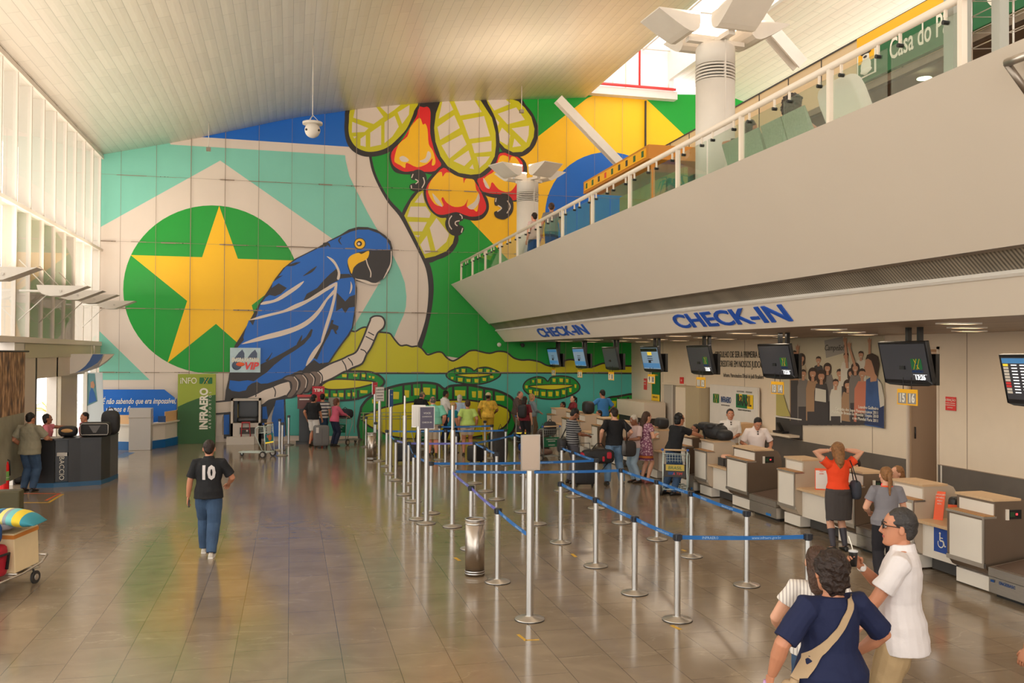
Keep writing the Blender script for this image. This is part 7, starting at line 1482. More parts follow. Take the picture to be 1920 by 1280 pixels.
        if hk == 'cap':
            cm = hair[2]; b = MB(); b.loft([[HS((.086*math.sin(tt)*math.cos(a), -.012+.105*math.sin(tt)*math.sin(a), .035+.098*math.cos(tt))) for a in [2*PI*j/20 for j in range(20)]] for tt in (.05, .4, .8, 1.2, PI/2)][::-1], cm); b.build('cap', t, fixn=True)
            b = MB(); b.prism([(x, y) for x, y in ((-.075, .055), (-.06, .12), (-.03, .155), (.03, .155), (.06, .12), (.075, .055))], .028, .034, cm, 'XY'); b.v = [tuple(HS(v)) for v in b.v]; b.build('cap_peak', t)
    t['k'] = 0; del t['k']
    return dict(t=t, S=S, HS=HS, k=k, wri=wri, elb=elb, sh=sh, shirt=shirt, Ms=Ms, HM=HM, hips=hips, knees=knees, ankles=ankles)
def world(P_, v): return P_['t'].matrix_basis@V(v) if False else Matrix.Translation(P_['t'].location)@Matrix.Rotation(P_['t'].rotation_euler.z, 4, 'Z')@V(v)
denim = cloth('denim', (62, 84, 112), noise_amt=.25, noise_scale=5); denim2 = cloth('denim_light', (110, 138, 166), noise_amt=.2, noise_scale=5); khaki = cloth('khaki', (172, 146, 108)); beige = cloth('beige_shorts', (196, 178, 156)); dtrou = cloth('dark_trouser', (44, 42, 46)); blackc = cloth('black', (34, 34, 36)); whitec = cloth('white', (226, 220, 214)); navy = cloth('navy', (30, 36, 66)); brownt = cloth('brown_trouser', (118, 96, 74))
H_bk = hairm('black', (26, 22, 20)); H_br = hairm('brown', (72, 48, 34)); H_db = hairm('dark_brown', (44, 30, 24)); H_gr = hairm('grey', (96, 90, 86)); H_wh = hairm('white', (206, 196, 180)); H_bl = hairm('blonde', (190, 150, 96)); H_hl = hairm('highlighted', (142, 98, 58))
sh_bk = [mat('shoe_black', RGB(30, 28, 28), .4)]; sh_wh = [mat('shoe_white', RGB(190, 182, 172), .6), mat('sole_white', RGB(220, 214, 206), .6)]; sandal = [mat('sandal', RGB(60, 48, 40), .6)]
Pp = {}
# ---- near figures -----------------------------------------------------------------
q = G(1690, 950, 1.95)
Pp['polo'] = person('man in white polo shirt and sunglasses holding a dark cup, nearest at right', (q.x, q.y, 0), 1.95, 50, 'tan', fat=1.15, top=('polo', cloth('white_polo', (220, 212, 210)), .72), bottom=('pants', khaki, 1.1), shoes=sh_bk, hair=('short', hairm('salt_pepper', (58, 54, 52))), arms=[(-.24, .30, .93), (.02, .26, 1.29)], hint=((-.4, -1, -.4), (.5, -.3, -1)), palm=(None, (-.7, .2, .2)), head=(10, -2), vox=.006, eyes=True, curl=(.4, .85), hem=-.16, seed=1)
q = G(1560, 1032, 1.80)
Pp['navy'] = person('woman with curly dark hair and navy T-shirt seen from behind, tan strap across back', (q.x, q.y, 0), 1.80, 2, 'tan', fem=True, fat=1.42, top=('tee', cloth('navy_tee', (30, 36, 66)), .9), bottom=('pants', khaki), shoes=sh_bk, hair=('curly', H_db), arms=[(-.37, .10, .93), (.30, .16, 1.0)], hint=((-1, -.6, 0), (1, -.8, 0)), head=(-6, 4), vox=.006, curl=(.8, .5), hem=-.14, seed=2, headscale=1.08)
q = G(1552, 1025, 1.68)
Pp['girl'] = person('young woman with long brown hair and striped white top beyond the woman in navy', (q.x-.02, q.y+.1, 0), 1.68, -28, 'light', fem=True, top=('blouse', stripe_mat('cloth_fine_stripe', RGB(228, 220, 212), RGB(170, 160, 154), 40, 'X', .7), .5), bottom=('pants', denim), shoes=sh_bk, hair=('long', H_br), arms=[(-.28, .22, 1.0), (.25, .2, 1.0)], vox=.008, seed=3)
q = G(1968, 1010, 1.7)
Pp['edge'] = person('person mostly outside the right edge, only a bare arm in view', (q.x+.12, q.y, 0), 1.70, 10, 'tan', top=('tee', cloth('grey_tee', (120, 116, 112)), .5), bottom=('pants', denim), shoes=sh_bk, hair=('short', H_bk), arms=[(-.28, .1, .86), None], vox=.009, seed=4)
q = G(390, 1040)
Pp['ten'] = person('man walking away in a black shirt with a white number 10 and blue jeans', (q.x, q.y, 0), 1.77, -3, 'tan', fat=1.08, top=('polo', blackc, .8), bottom=('pants', denim, 1.14), shoes=sh_wh, hair=('short', H_db), arms=[(-.30, .06, .86), (.26, .26, 1.02)], hint=((-.8, -1, 0), (1, -1, -.3)), feet=[(-.08, .22), (.07, -.16, .0)], head=(2, 2), vox=.008, curl=(.8, .8), hem=-.08, seed=5)
q = G(1572, 1032)
Pp['orange'] = person('woman in orange top and grey skirt with both hands raised to her hair', (q.x, q.y, 0), 1.72, -10, 'light', fem=True, fat=1.12, top=('tucked', cloth('orange_top', (236, 74, 36)), .42), bottom=('skirt', cloth('grey_skirt', (74, 68, 66)), .50, 'tights'), shoes=sh_bk, hair=('long', H_hl, None, 1.16), arms=[(-.13, .05, 1.59), (.14, .04, 1.60)], hint=((-1, -.1, .1), (1, -.1, .1)), palm=((1, 0, .3), (-1, 0, .3)), head=(-8, 14), vox=.008, curl=(.5, .5), hem=.06, seed=6)
q = G(1662, 873, 1.62)
Pp['grey'] = person('woman with a long ponytail in a grey T-shirt with orange cuffs', (q.x, q.y, 0), 1.62, -25, 'light', fem=True, top=('tee', cloth('grey_uniform', (128, 124, 128)), .6), bottom=('pants', dtrou), shoes=sh_bk, hair=('ponylong', H_hl), arms=[(-.2, .22, 1.02), (.16, .24, 1.0)], head=(10, 4), vox=.009, seed=7)
# ---- queue and desks ------------------------------------------------------------------
def std(key, label, px, py, h, face, z=None, X=None, **kw):
    if X is not None: w_ = WX(px, py, X); loc = (X, w_.y, 0)
    elif z is not None: w_ = G(px, py, z); loc = (w_.x, w_.y, 0)
    else: w_ = G(px, py); loc = (w_.x, w_.y, 0)
    Pp[key] = person(label, loc, h, face, **kw)
std('p1', 'stout man in a grey-green shirt and jeans at the black counter', 54, 921, 1.76, -22, sk='tan', fat=1.4, top=('shirt', cloth('sage', (142, 136, 116)), .8), bottom=('pants', denim), shoes=sh_bk, hair=('short', H_bk), arms=[(-.26, .12, .98), (.24, .34, 1.12)], head=(-8, 4), seed=8, hem=-.12, vox=.01)
std('p2', 'woman with dark shoulder-length hair in a pink top pointing to the right', 88, 775, 1.60, -80, z=1.60, sk='brown', fem=True, top=('blouse', cloth('pink', (206, 120, 130)), .6), bottom=('pants', dtrou), shoes=sh_bk, hair=('bob', H_bk), arms=[(-.08, .5, 1.36), (.2, .2, 1.0)], eyes=True, seed=9)
q = WX(160, 772, -5.0)
std('p3', 'smiling man in a pink shirt behind the black travel bag', 160, 772, 1.60, 125, z=1.60, sk='tan', top=('tee', cloth('pink', (0, 0, 0)), .6), bottom=('pants', dtrou), shoes=sh_bk, hair=('short', H_bk), arms=[(-.22, .24, 1.1), (.2, .1, 1.0)], eyes=True, seed=10)
q = WY(263, 768, 32.55); Pp['p4'] = person('person at the information desk, only the top of the head in view', (q.x, q.y, 0), 1.62, 170, sk='brown', seated=True, hz=.5, feet=[(-.1, .42), (.1, .42)], top=('tee', navy, .6), bottom=('pants', dtrou), shoes=sh_bk, hair=('short', H_db), arms=[(-.2, .3, .8), (.2, .3, .8)], seed=11)
std('p6', 'young man in a black T-shirt and white shorts holding the grey suitcase', 587, 836, 1.74, -35, sk='tan', top=('tee', blackc, .75), bottom=('shorts', whitec, .9), shoes=sandal, hair=('bob', H_bk), arms=[(-.26, .02, .9), (.2, .22, .84)], curl=(.4, .9), head=(-20, 10), seed=12)
std('p7', 'young man in a grey and white striped T-shirt beyond the black T-shirt', 604, 831, 1.72, -10, sk='tan', top=('tee', stripe_mat('cloth_bold_stripe', RGB(206, 200, 196), RGB(80, 80, 88), 9), .7), bottom=('pants', denim), shoes=sh_bk, hair=('short', H_bk), arms=[(-.2, .1, .9), (.26, .02, .86)], seed=13)
std('p8', 'woman in a pink cardigan and dark trousers leaning on a luggage trolley', 627, 836, 1.60, -62, sk='light', fem=True, fat=1.1, top=('blouse', cloth('rose_cardigan', (196, 92, 116)), 1.8), bottom=('pants', cloth('dark_denim', (40, 46, 66))), shoes=sh_bk, hair=('curly', hairm('auburn', (104, 62, 46))), arms=[(-.12, .46, 1.08), (.12, .46, 1.08)], lean=6, seed=14)
std('p9', 'man in a black polo and camouflage cap pushing a trolley by the mural', 787, 733, 1.78, -55, z=1.78, sk='pink', fat=1.4, top=('polo', blackc, .7), bottom=('pants', dtrou), shoes=sh_bk, hair=('cap', H_gr, cloth('camo', (150, 140, 108), noise_amt=.5, noise_scale=14)), arms=[(-.22, .3, 1.0), (.2, .36, 1.02)], head=(0, 18), lean=5, seed=15)
std('p10', 'big man in a mint green shirt and khaki shorts seen from behind', 812, 742, 1.82, -8, z=1.82, sk='pink', fat=1.7, top=('polo', cloth('mint', (132, 206, 182)), .85), bottom=('shorts', beige, .95), shoes=sandal, hair=('ring', H_gr), arms=[(-.2, .3, 1.05), (.3, .05, .92)], head=(8, 6), seed=16, hem=-.02)
std('p11', 'officer in a white uniform shirt with dark shoulder marks', 834, 731, 1.82, -75, z=1.82, sk='brown', top=('tucked', whitec, 1.6), bottom=('pants', cloth('uniform_navy', (34, 38, 56))), shoes=sh_bk, hair=('short', H_bk), arms=[(-.1, .36, 1.05), (.14, .34, 1.02)], head=(0, 10), seed=17)
std('p12', 'white-haired person in a pale blue shirt in the queue', 862, 739, 1.70, -20, z=1.70, sk='pink', fem=True, top=('tee', cloth('pale_blue', (168, 190, 214)), .7), bottom=('pants', beige), shoes=sh_bk, hair=('bob', H_wh), seed=18)
std('p13', 'blonde woman in a teal top half hidden by a thin sign board', 850, 753, 1.60, -70, z=1.60, sk='pink', fem=True, fat=1.2, top=('tee', cloth('teal', (22, 120, 142)), .7), bottom=('pants', dtrou), shoes=sh_bk, hair=('bob', H_bl), seed=19)
std('p14', 'woman in a lime green T-shirt and beige shorts with bare legs', 877, 749, 1.70, -4, z=1.70, sk='tan', fem=True, fat=1.3, top=('tee', cloth('lime', (186, 212, 116)), .7), bottom=('shorts', beige, .6), shoes=sandal, hair=('short', H_br), arms=[(-.28, .04, .9), (.27, .06, .9)], feet=[(-.12, 0), (.12, .02)], seed=20, hem=-.0)
def yprint(me): pass
std('p15', 'man in a yellow T-shirt and cream cap in the queue', 915, 735, 1.78, -12, z=1.78, sk='brown', fat=1.25, top=('tee', mat('cloth_yellow_print', RGB(228, 182, 64), .8, noise_amt=.35, noise_scale=9), .8), bottom=('pants', cloth('mustard', (200, 160, 50))), shoes=sh_bk, hair=('cap', H_bk, cloth('cream_cap', (216, 196, 160))), arms=[(-.26, .1, .92), (.24, .24, 1.02)], head=(-35, 4), seed=21)
std('p16', 'balding man in a brown shirt and khaki trousers leaning over a trolley', 968, 731, 1.82, -120, z=1.82, sk='pink', fat=1.35, top=('shirt', cloth('brown_shirt', (96, 80, 76)), 1.7), bottom=('pants', brownt), shoes=sh_bk, hair=('ring', H_gr), arms=[(-.16, .38, 1.0), (.16, .38, 1.0)], head=(0, 22), lean=6, eyes=True, seed=22)
std('p17', 'dark-haired person with a dark backpack behind the blonde woman', 984, 742, 1.70, -40, z=1.70, sk='light', fem=True, top=('tee', cloth('maroon', (116, 40, 46)), .8), bottom=('pants', dtrou), shoes=sh_bk, hair=('long', H_db), seed=23)
std('p18', 'blonde woman in a grey-blue shirt and khaki trousers facing right', 997, 737, 1.70, -85, z=1.70, sk='pink', fem=True, fat=1.35, top=('blouse', cloth('slate_blue', (132, 146, 152)), 1.7), bottom=('pants', brownt), shoes=sh_bk, hair=('bob', H_bl), arms=[(-.12, .3, 1.02), (.12, .3, 1.02)], seed=24)
std('p19', 'dark-haired man with a white collar sitting behind a far check-in desk', 1056, 748, 1.80, 110, X=9.9, sk='brown', seated=True, feet=[(-.1, .4), (.1, .4)], top=('tucked', whitec, .8), bottom=('pants', dtrou), shoes=sh_bk, hair=('short', H_bk), arms=[(-.18, .3, .85), (.18, .3, .85)], eyes=True, seed=25)
std('p20', 'woman with a dark ponytail and maroon scarf behind a far check-in desk', 1075, 741, 1.64, 100, X=9.9, sk='light', fem=True, top=('tucked', cloth('maroon', (0, 0, 0)), .9), bottom=('pants', dtrou), shoes=sh_bk, hair=('ponylong', H_bk), arms=[(-.18, .28, 1.1), (.18, .28, 1.1)], eyes=True, seed=26)
std('p21', 'man in a bright blue shirt reading papers behind the far desks', 1131, 729, 1.90, 12, X=10.6, sk='tan', fat=1.1, top=('tee', cloth('blue_shirt', (66, 128, 190)), .8), bottom=('pants', cloth('dark_denim', (0, 0, 0))), shoes=sh_bk, hair=('short', H_bk), arms=[(-.26, .34, 1.2), (.28, .12, 1.0)], head=(6, 12), seed=27)
std('p22', 'seated man in a red shirt behind the desk left of the black T-shirt traveller', 1124, 768, 1.72, 95, X=9.9, sk='tan', seated=True, feet=[(-.1, .4), (.1, .4)], top=('tee', cloth('red_shirt', (160, 36, 40)), .8), bottom=('pants', dtrou), shoes=sh_bk, hair=('short', H_bk), arms=[(-.18, .3, .85), (.18, .3, .85)], eyes=True, seed=28)
std('p23', 'man in a black and white striped T-shirt looking at his hands', 1072, 906, 1.84, -88, sk='brown', top=('tee', stripe_mat('cloth_tee_stripe', RGB(48, 48, 52), RGB(168, 166, 164), 19, 'Z', .74), .8), bottom=('pants', cloth('grey_jean', (84, 82, 88))), shoes=sh_bk, hair=('short', H_bk), arms=[(-.04, .34, 1.08), (.08, .34, 1.08)], head=(0, 24), eyes=True, curl=(.9, .9), seed=29)
std('p24', 'man in a black T-shirt and jeans with a black and red duffel bag', 1152, 908, 1.85, -4, sk='light', top=('tee', blackc, .8), bottom=('pants', denim2, 1.08), shoes=sh_bk, hair=('short', H_db), arms=[(-.32, .0, .98), (.32, .12, 1.04)], feet=[(-.17, 0), (.17, 0)], head=(4, 4), curl=(.95, .7), seed=30)
std('p25', 'grey-haired man in a pale shirt facing left beside the woman in the patterned dress', 1192, 776, 1.66, 100, z=1.66, sk='brown', top=('tee', cloth('pale_pink', (214, 186, 180)), .8), bottom=('pants', cloth('pale_denim', (160, 180, 196))), shoes=sandal, hair=('short', H_wh), arms=[(-.16, .3, 1.1), (.16, .3, 1.05)], head=(0, 16), eyes=True, seed=31)
fm = bpy.data.materials.new('cloth_patterned_dress'); fm.use_nodes = True; n = fm.node_tree.nodes; l = fm.node_tree.links; tc = n.new('ShaderNodeTexCoord'); vo = n.new('ShaderNodeTexVoronoi'); vo.inputs['Scale'].default_value = 22; l.new(tc.outputs['Object'], vo.inputs['Vector'])
cr_ = n.new('ShaderNodeValToRGB'); e = cr_.color_ramp.elements; e[0].position = .25; e[0].color = RGB(206, 170, 176); e[1].position = .55; e[1].color = RGB(128, 74, 98); l.new(vo.outputs['Distance'], cr_.inputs[0]); l.new(cr_.outputs[0], n['Principled BSDF'].inputs['Base Color']); n['Principled BSDF'].inputs['Roughness'].default_value = .8
M_dband = cloth('dress_band', (170, 92, 40)); M_dband2 = cloth('dress_band_purple', (96, 44, 70))
def dresspost(me):
    me.materials.append(M_dband); me.materials.append(M_dband2)
    for p in me.polygons:
        if .62 < p.center.z < .67: p.material_index = 1
        elif .58 < p.center.z < .62: p.material_index = 2
        elif .67 < p.center.z < .69: p.material_index = 2
std('p26', 'woman with long brown hair in a knee-length mauve patterned dress', 1210, 905, 1.74, -72, sk='light', fem=True, fat=1.05, top=('dress', fm, .55, .55, dresspost), bottom=('none', None), shoes=[mat('shoe_rose', RGB(140, 80, 76), .5)], hair=('longer', H_br), arms=[(-.1, .3, 1.28), (.14, .22, 1.16)], head=(-10, 10), eyes=True, seed=32)
std('p27', 'dark-haired woman behind the desk facing the woman in the dress', 1236, 782, 1.78, 100, X=9.7, sk='tan', fem=True, seated=True, feet=[(-.1, .4), (.1, .4)], top=('tucked', whitec, .8), bottom=('pants', dtrou), shoes=sh_bk, hair=('bigcurl', H_bk), arms=[(-.18, .3, .9), (.18, .3, .9)], eyes=True, seed=33)
std('p28', 'young man in a black T-shirt leaning on his forearms on a check-in desk', 1262, 776, 1.84, -80, X=8.30, sk='tan', top=('tee', blackc, .75), bottom=('pants', denim), shoes=sh_bk, hair=('bob', H_bk), arms=[(-.12, .66, 1.2), (.12, .64, 1.2)], lean=14, feet=[(-.12, -.12), (.1, -.02)], hint=((-1, -.6, -.8), (1, -.6, -.8)), head=(0, -6), eyes=True, seed=34)
std('p29', 'short-haired desk clerk bending close to the young man in black', 1308, 795, 1.86, 95, X=9.9, sk='brown', top=('tucked', whitec, .8), bottom=('pants', dtrou), shoes=sh_bk, hair=('short', H_bk), lean=6, seated=True, feet=[(-.1, .3), (.1, .3)], arms=[(-.2, .3, .85), (.2, .3, .85)], head=(0, -10), eyes=True, seed=35)
stripew = stripe_mat('cloth_tie', RGB(86, 72, 66), RGB(206, 196, 184), 20, 'Z', .6)
def tie(P_, m=stripew):
    S = P_['S']; b = MB(); b.loft([[S(x*w_, y, z) for x in (-1, 1)]+[S(x*w_, y+.008, z) for x in (1, -1)] for w_, y, z in ((.014, .075, .50), (.02, .092, .48), (.016, .112, .44), (.026, .130, .32), (.034, .124, .14), (.0, .118, .09))], m, False); b.build('tie', P_['t'])
std('p30', 'desk clerk in white short-sleeved shirt and striped tie looking at the camera', 1369, 762, 1.80, 165, X=10.5, sk='tan', top=('tucked', whitec, .85), bottom=('pants', khaki), shoes=sh_bk, hair=('short', H_bk), arms=[(-.06, .26, 1.08), (.1, .28, 1.08)], head=(-4, 2), eyes=True, seed=36, curl=(.9, .9)); tie(Pp['p30'])
std('p31', 'desk clerk in white shirt and diagonal striped tie looking down', 1417, 777, 1.78, 168, X=10.1, sk='tan', fat=1.08, top=('tucked', cloth('off_white', (232, 218, 212)), .85), bottom=('pants', dtrou), shoes=sh_bk, hair=('short', H_bk), arms=[(-.24, .26, 1.05), (.22, .24, 1.05)], lean=6, head=(0, 30), eyes=True, seed=37); tie(Pp['p31'])
std('p34', 'smiling woman with blonde-streaked hair behind the desk facing left', 1683, 868, 1.70, 85, X=9.9, sk='light', fem=True, seated=True, feet=[(-.1, .4), (.1, .4)], top=('tee', cloth('grey_uniform', (0, 0, 0)), .6), bottom=('pants', dtrou), shoes=sh_bk, hair=('long', H_hl), arms=[(-.18, .3, .85), (.18, .3, .85)], eyes=True, seed=38)
std('p35', 'dark-haired clerk crouched low between the desks behind the orange top', 1603, 868, 1.66, 95, X=10.0, sk='light', fem=True, seated=True, feet=[(-.1, .4), (.1, .4)], top=('tee', cloth('grey_uniform', (0, 0, 0)), .6), bottom=('pants', dtrou), shoes=sh_bk, hair=('bob', H_db), arms=[(-.18, .3, .85), (.18, .3, .85)], eyes=True, seed=39)
std('p36', 'dark-haired clerk in maroon behind the desk beside the striped T-shirt man', 1073, 762, 1.72, 90, X=9.9, sk='light', seated=True, feet=[(-.1, .4), (.1, .4)], top=('tee', cloth('maroon', (0, 0, 0)), .8), bottom=('pants', dtrou), shoes=sh_bk, hair=('short', H_bk), arms=[(-.18, .3, .85), (.18, .3, .85)], eyes=True, seed=40)
# chairs under the seated clerks
for kk, lb in (('p4', 'office chair behind the information desk'), ('p19', 'office chair of the far clerk with a white collar'), ('p22', 'office chair of the clerk in red'), ('p27', 'office chair of the dark-haired woman clerk'), ('p29', 'office chair of the short-haired clerk'), ('p34', 'office chair of the blonde-streaked clerk'), ('p35', 'office chair of the clerk behind the orange top'), ('p36', 'office chair of the clerk in maroon')):
    o = Pp[kk]['t']; office_chair(o.location.x, o.location.y, lb, o.rotation_euler.z)
# mezzanine people
def mez(key, label, px, py, X, face, **kw):
    w_ = WX(px, py, X); Pp[key] = person(label, (X, w_.y, 5.6), 1.66, face, **kw)
mez('m1', 'woman with big curly hair and cream T-shirt sitting on the mezzanine bench', 1487, 172, 7.0, -100, sk='tan', fem=True, seated=True, feet=[(-.1, .42), (.1, .42)], top=('tee', cloth('cream_tee', (222, 214, 190)), .6), bottom=('pants', denim), shoes=sh_bk, hair=('bigcurl', hairm('dark_frizz', (66, 58, 52)), None, 1.15), arms=[(-.55, -.08, 1.0), (.2, .45, .62)], eyes=True, seed=41)
mez('m2', 'person with long dark hair bowed on the mezzanine bench', 1403, 225, 7.0, -80, sk='tan', fem=True, seated=True, feet=[(-.1, .42), (.1, .42)], top=('tee', cloth('dark_tee', (70, 64, 60)), .6), bottom=('pants', denim), shoes=sh_bk, hair=('long', hairm('dark_frizz', (0, 0, 0))), arms=[(-.5, -.05, .95), (.2, .4, .6)], head=(0, 15), seed=42)
mez('m3', 'person in a grey top on the mezzanine beyond the small column', 1034, 412, 6.9, -20, sk='tan', seated=False, hz=.93, top=('tee', cloth('grey_tee', (0, 0, 0)), .6), bottom=('pants', denim), shoes=sh_bk, hair=('short', H_br), seed=43)
mez('m4', 'person in a pink top on the mezzanine right beside the small column', 1002, 424, 6.9, 20, sk='pink', fem=True, top=('tee', cloth('pale_pink', (0, 0, 0)), .6), bottom=('pants', denim), shoes=sh_bk, hair=('short', H_db), seed=44)
# ---- details carried or worn -------------------------------------------------------------
def held(P_, name, label, cat, v, rz=0):
    w_ = world(P_, v); return thing(name, label, cat, w_, P_['t'].rotation_euler.z+rz)
# number 10 and sleeve patch
P_ = Pp['ten']; b = MB(); S = P_['S']; c = S(0, -.150, .30); b.text('10', .26, mat('print_silver', RGB(206, 198, 196), .5), frame(c, (1, 0, 0), (0, 0, 1)), bold=.012, squash=.8)
me_ = P_['shirt'].data
from mathutils.bvhtree import BVHTree
def drape(b, shirt, off=.004, direction=V((0, 1, 0)), start=-.5, cuts=0):
    """press flat print vertices onto the garment surface"""
    bv = BVHTree.FromPolygons([v.co for v in shirt.data.vertices], [tuple(p.vertices) for p in shirt.data.polygons]); nv = []
    for v in b.v:
        o_ = V(v)+direction*start; h_, nn, _, _ = bv.ray_cast(o_, direction)
        nv.append(tuple(h_+nn*off) if h_ else v)
    b.v = nv
def subd(b, n=2):
    me = b.mesh('t'); bm = bmesh.new(); bm.from_mesh(me); bmesh.ops.triangulate(bm, faces=bm.faces)
    for _ in range(n): bmesh.ops.subdivide_edges(bm, edges=[e for e in bm.edges if e.calc_length() > .02], cuts=1)
    bmesh.ops.triangulate(bm, faces=bm.faces); bm.verts.index_update(); b.v = [tuple(v.co) for v in bm.verts]; mi_ = b.mats[0]; b.f = [tuple(v.index for v in f.verts) for f in bm.faces]; b.m = [0]*len(b.f); b.s = [False]*len(b.f); bm.free()
def printon(P_, name, b, off=.005):
    subd(b, 3); drape(b, P_['shirt'], off); b.build(name, P_['shirt'], fixn=False)
b2 = MB(); vs, fs = text_geo('10', .28, 0, 'CENTER', 0, .014, 1.0, 2); M_ = frame(c, (1, 0, 0), (0, 0, 1)); b2.add([(x*.78, y, 0) for x, y, z in vs], fs, mat('print_silver', (0, 0, 0, 1)), False, M_); printon(P_, 'number_print', b2)
t = held(P_, 'mobile_phone', 'black mobile phone in the left hand of the walking man', 'phone', P_['wri'][0]+V((.01, .02, -.1))); b = MB(); b.box(-.008, .008, -.03, .03, -.06, .05, M_black); b.build('case', t)
# navy woman: strap and cloth bag, bottle
P_ = Pp['navy']; S = P_['S']; M_strap = cloth('strap_tan', (176, 150, 118))
bv = BVHTree.FromPolygons([v.co for v in P_['shirt'].data.vertices], [tuple(p.vertices) for p in P_['shirt'].data.polygons])
t = held(P_, 'cross_body_bag', 'tan cloth bag on a tan strap worn by the woman in navy', 'bag', (0, 0, 0))
L_ = []; Rr_ = []
k_ = P_['k']; p0 = V((.10, -.5, 1.45))*k_; p1 = V((-.27, -.5, .93))*k_; dd = (p1-p0).normalized(); nn_ = V((-dd.z, 0, dd.x))*.024
for i in range(25):
    for lst, s_ in ((L_, 1), (Rr_, -1)):
        o_ = p0.lerp(p1, i/24)+nn_*s_; h_, n_, _, _ = bv.ray_cast(o_, V((0, 1, 0))); lst.append(h_+n_*.014 if h_ else V((o_.x, (lst[-1].y if lst else -.1), o_.z)))
b = MB(); vs = []
for a, c in zip(L_, Rr_): vs += [a, c]
b.add(vs+[v+V((0, .004, 0)) for v in vs], [(2*i, 2*i+1, 2*i+3, 2*i+2) for i in range(24)]+[(50+2*i, 50+2*i+2, 50+2*i+3, 50+2*i+1) for i in range(24)], M_strap, True); b.build('strap', t, fixn=False)
b = MB(); c = (L_[-1]+Rr_[-1])/2; rbox(b, .12, .14, .34, M_strap, (c.x-.02, c.y+.02, c.z-.18), .6); b.tube([c, c+V((-.02, 0, -.06)), c+V((-.03, 0, -.2))], [.03, .035, .03], M_strap); b.build('pouch', t)
t = held(P_, 'violet_bottle', 'violet tinted plastic bottle in the left hand of the woman in navy', 'bottle', P_['wri'][0]+V((-.015, .06, -.07))); b = MB(); b.lathe([(.012, .02), (.014, .0), (.032, -.03), (.036, -.06), (.036, -.26), (.03, -.28)], mat('violet_plastic', RGB(176, 130, 176), .15, coat=.6), n=20); b.build('body', t)
# polo man: sunglasses, watch, cup with straw, pocket
P_ = Pp['polo']; HS = P_['HS']; k_ = P_['k']; b = MB()
for sd in (-1, 1): b.loft([[HS((sd*.032+rx*math.cos(a), .098+dy-abs(rx*math.cos(a)+sd*.0)*.12, .008+rz*math.sin(a))) for a in [2*PI*j/14 for j in range(14)]] for dy, rx, rz in ((0, .026, .018), (.006, .026, .018))], M_scr); b.tube([HS((sd*.056, .092, .014)), HS((sd*.076, .06, .016)), HS((sd*.083, .0, .012))], .003*k_, M_black, n=6)
b.tube([HS((-.01, .103, .014)), HS((.01, .103, .014))], .003*k_, M_black, n=6); b.build('sunglasses', P_['t'])
w_ = P_['wri'][1]; d_ = (P_['wri'][1]-P_['elb'][1]).normalized(); b = MB(); b.cyl(w_-d_*.03, w_-d_*.005, .034, mat('watch_white', RGB(222, 216, 210), .3), n=20); b.cyl(w_-d_*.018+V((-.03, -.01, 0)), w_-d_*.018+V((-.045, -.014, 0)), .02, mat('watch_white', (0, 0, 0, 1)), n=16); b.build('watch', P_['t'])
t = held(P_, 'drink_cup', 'dark cup with a white straw held by the man in the white polo', 'cup', P_['wri'][1]+d_*.085+V((-.05, .0, .02))); b = MB(); b.lathe([(.026, -.06), (.034, .05), (.034, .055)], M_black, n=20); b.build('cup', t); b = MB(); b.lathe([(.036, .05), (.036, .06), (.02, .066)], mat('lid_clear', RGB(190, 190, 190), .2), n=20); b.build('lid', t); b = MB(); b.tube([(0, 0, .05), (-.004, .012, .10), (.0, .035, .17)], .004, M_sw, n=6); b.build('straw', t)
# collars and cuffs
b = MB(); P_ = Pp['grey']; S = P_['S']; M_oc = cloth('orange_trim', (240, 88, 40))
for i in (0, 1): e_ = P_['sh'][i].lerp(P_['elb'][i], .60); e0 = P_['sh'][i].lerp(P_['elb'][i], .47); b.cyl(e0, e_, .064, M_oc, n=20)
b.tube([S(.085*math.cos(a), .075*math.sin(a)-.004, .492+.012*math.sin(-a)) for a in [2*PI*j/16 for j in range(16)]], .011, M_oc, n=8, closed=True); b.build('orange_trim', P_['shirt'])
b = MB(); P_ = Pp['orange']; M_gc = cloth('grey_cuff', (110, 104, 104))
for i in (0, 1): e_ = P_['sh'][i].lerp(P_['elb'][i], .43); e0 = P_['sh'][i].lerp(P_['elb'][i], .34); b.cyl(e0, e_, .064, M_gc, n=20)
b.build('cuff', P_['shirt'])
t = held(P_, 'shoulder_bag', 'dark blue-grey shoulder bag hanging at the right side of the woman in orange', 'bag', V((.2, -.05, .0))); b = MB(); rbox(b, .13, .26, .30, cloth('bag_slate', (62, 64, 72)), (.04, -.04, .98), .6); b.build('body', t); b = MB(); b.tube([V((.04, -.12, 1.08)), V((-.05, -.13, 1.36)), V((-.04, -.02, 1.44)), V((.02, .06, 1.3)), V((.05, .05, 1.08))], .009, M_black, n=6); b.build('strap', t)
b = MB(); b.cyl(P_['wri'][0]-(P_['wri'][0]-P_['elb'][0]).normalized()*.03, P_['wri'][0]-(P_['wri'][0]-P_['elb'][0]).normalized()*.02, .031, mat('bracelet', RGB(220, 190, 150), .3), n=14); b.build('bracelet', P_['t'])
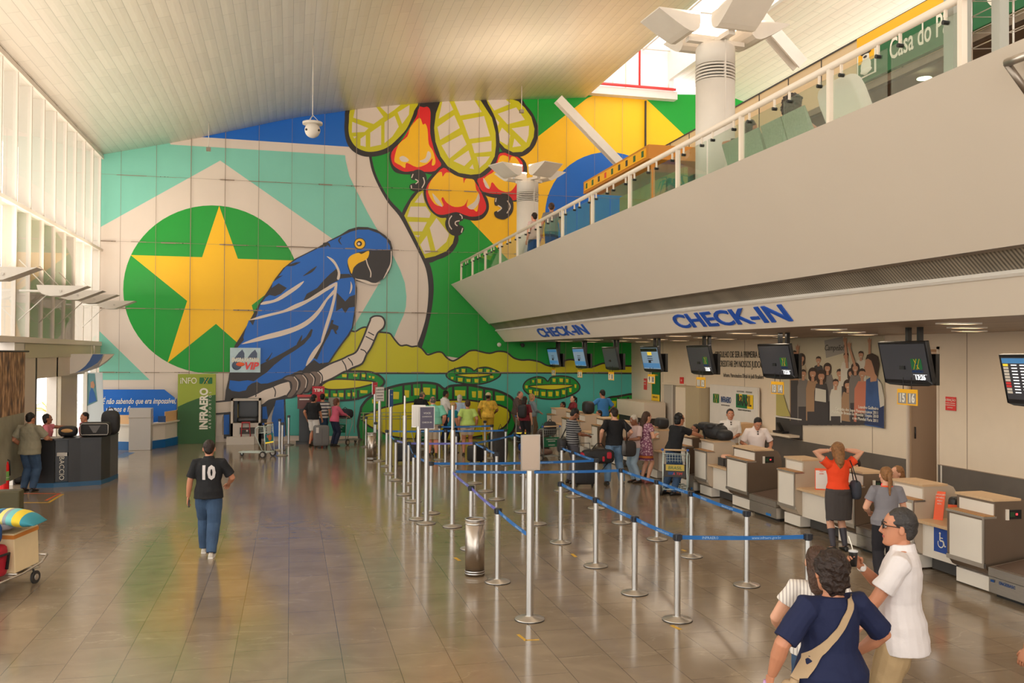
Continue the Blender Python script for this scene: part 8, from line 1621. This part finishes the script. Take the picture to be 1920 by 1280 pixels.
# duffel bags
P_ = Pp['p24']; k_ = P_['k']; t = held(P_, 'duffel_bag', 'black and red duffel bag held at the left of the man in black', 'bag', (P_['wri'][0].x-.1, P_['wri'][0].y-.12, P_['wri'][0].z-.36))
b = MB(); rbox(b, .78, .3, .34, M_bagb, (0, 0, .0), .45); b.build('body', t); b = MB(); rbox(b, .1, .24, .2, M_bagr, (-.36, 0, 0), .5); rbox(b, .12, .05, .16, M_bagr, (.24, -.14, .03), .5); rbox(b, .06, .04, .12, M_bagr, (.1, -.15, -.05), .5); b.build('red_panels', t); b = MB(); b.tube([(-.15, 0, .15), (-.02, .02, .3), (.1, .05, .3), (.2, 0, .15)], .012, M_bagb, n=6); b.tube([(-.36, 0, -.0), (-.25, -.02, -.3), (.0, -.05, -.42), (.3, 0, -.1)], .012, M_bagb, n=6); b.build('strap', t)
t = held(P_, 'leather_bag', 'dark leather bag with bottle pocket hanging at the right hip of the man in black', 'bag', (.27*k_, -.06, .86)); b = MB(); rbox(b, .36, .2, .38, cloth('bag_leather', (58, 52, 50)), (.04, 0, 0), .5); b.build('body', t); b = MB(); b.lathe([(.05, -.14), (.05, .1), (.035, .14), (.03, .2)], M_bagg, (-.1, -.08, 0), n=14); b.build('bottle', t); b = MB(); b.tube([(.0, 0, .18), (-.06, -.13, .5), (-.1, -.1, .66)], .014, M_bagb, n=6); b.build('strap', t)
P_ = Pp['p23']; t = held(P_, 'messenger_bag', 'black messenger bag on a long strap at the back of the striped T-shirt man', 'bag', (0, -.26, .92)); b = MB(); rbox(b, .34, .16, .34, M_bagb, (0, 0, 0), .4); b.build('body', t); b = MB(); b.tube([(-.1, .02, .15), (-.14, .16, .4), (-.06, .2, .56), (.08, .33, .64)], .014, M_bagb, n=6); b.build('strap', t)
t = held(P_, 'mobile_phone', 'dark phone in the hands of the striped T-shirt man', 'phone', P_['wri'][1]+V((-.03, .1, .02))); b = MB(); b.box(-.03, .03, -.06, .06, -.005, .005, M_black); b.build('case', t)
P_ = Pp['p26']; t = held(P_, 'canvas_bag', 'olive canvas bag hanging behind the woman in the patterned dress', 'bag', (-.2, -.12, 1.0)); b = MB(); rbox(b, .16, .3, .5, cloth('canvas', (150, 134, 104)), (0, 0, 0), .6); b.build('body', t); b = MB(); b.tube([(0, .08, .22), (.02, .1, .45), (0, -.02, .46), (0, -.06, .22)], .012, M_strap, n=6); b.build('strap', t)
P_ = Pp['p17']; t = held(P_, 'backpack', 'dark backpack on the dark-haired person behind the blonde woman', 'bag', (0, -.2, 1.2)); b = MB(); rbox(b, .3, .18, .46, M_bagb, (0, 0, 0), .5); b.build('body', t)
P_ = Pp['p21']; t = held(P_, 'open_book', 'open book or papers in the left hand of the man in the blue shirt', 'book', P_['wri'][0]+V((-.05, .1, .06))); b = MB(); b.box(-.17, -.0, -.1, .1, 0, .012, M_sheet, Matrix.Rotation(.25, 4, 'Y')); b.box(0, .17, -.1, .1, 0, .012, M_sheet, Matrix.Rotation(-.25, 4, 'Y')); b.build('pages', t)
P_ = Pp['p11']; b = MB(); S = P_['S']
for sd in (-1, 1): b.cbox(S(sd*.13, 0, .475), (.08, .05, .025), M_dark)
b.build('shoulder_mark', P_['shirt'])
P_ = Pp['m1']; HS = P_['HS']; b = MB()
b.tube([HS((.115*math.cos(a), -.02+.13*math.sin(a), .09)) for a in [PI*j/10 for j in range(11)]], .012, M_black, n=6); b.build('headband', P_['t'])
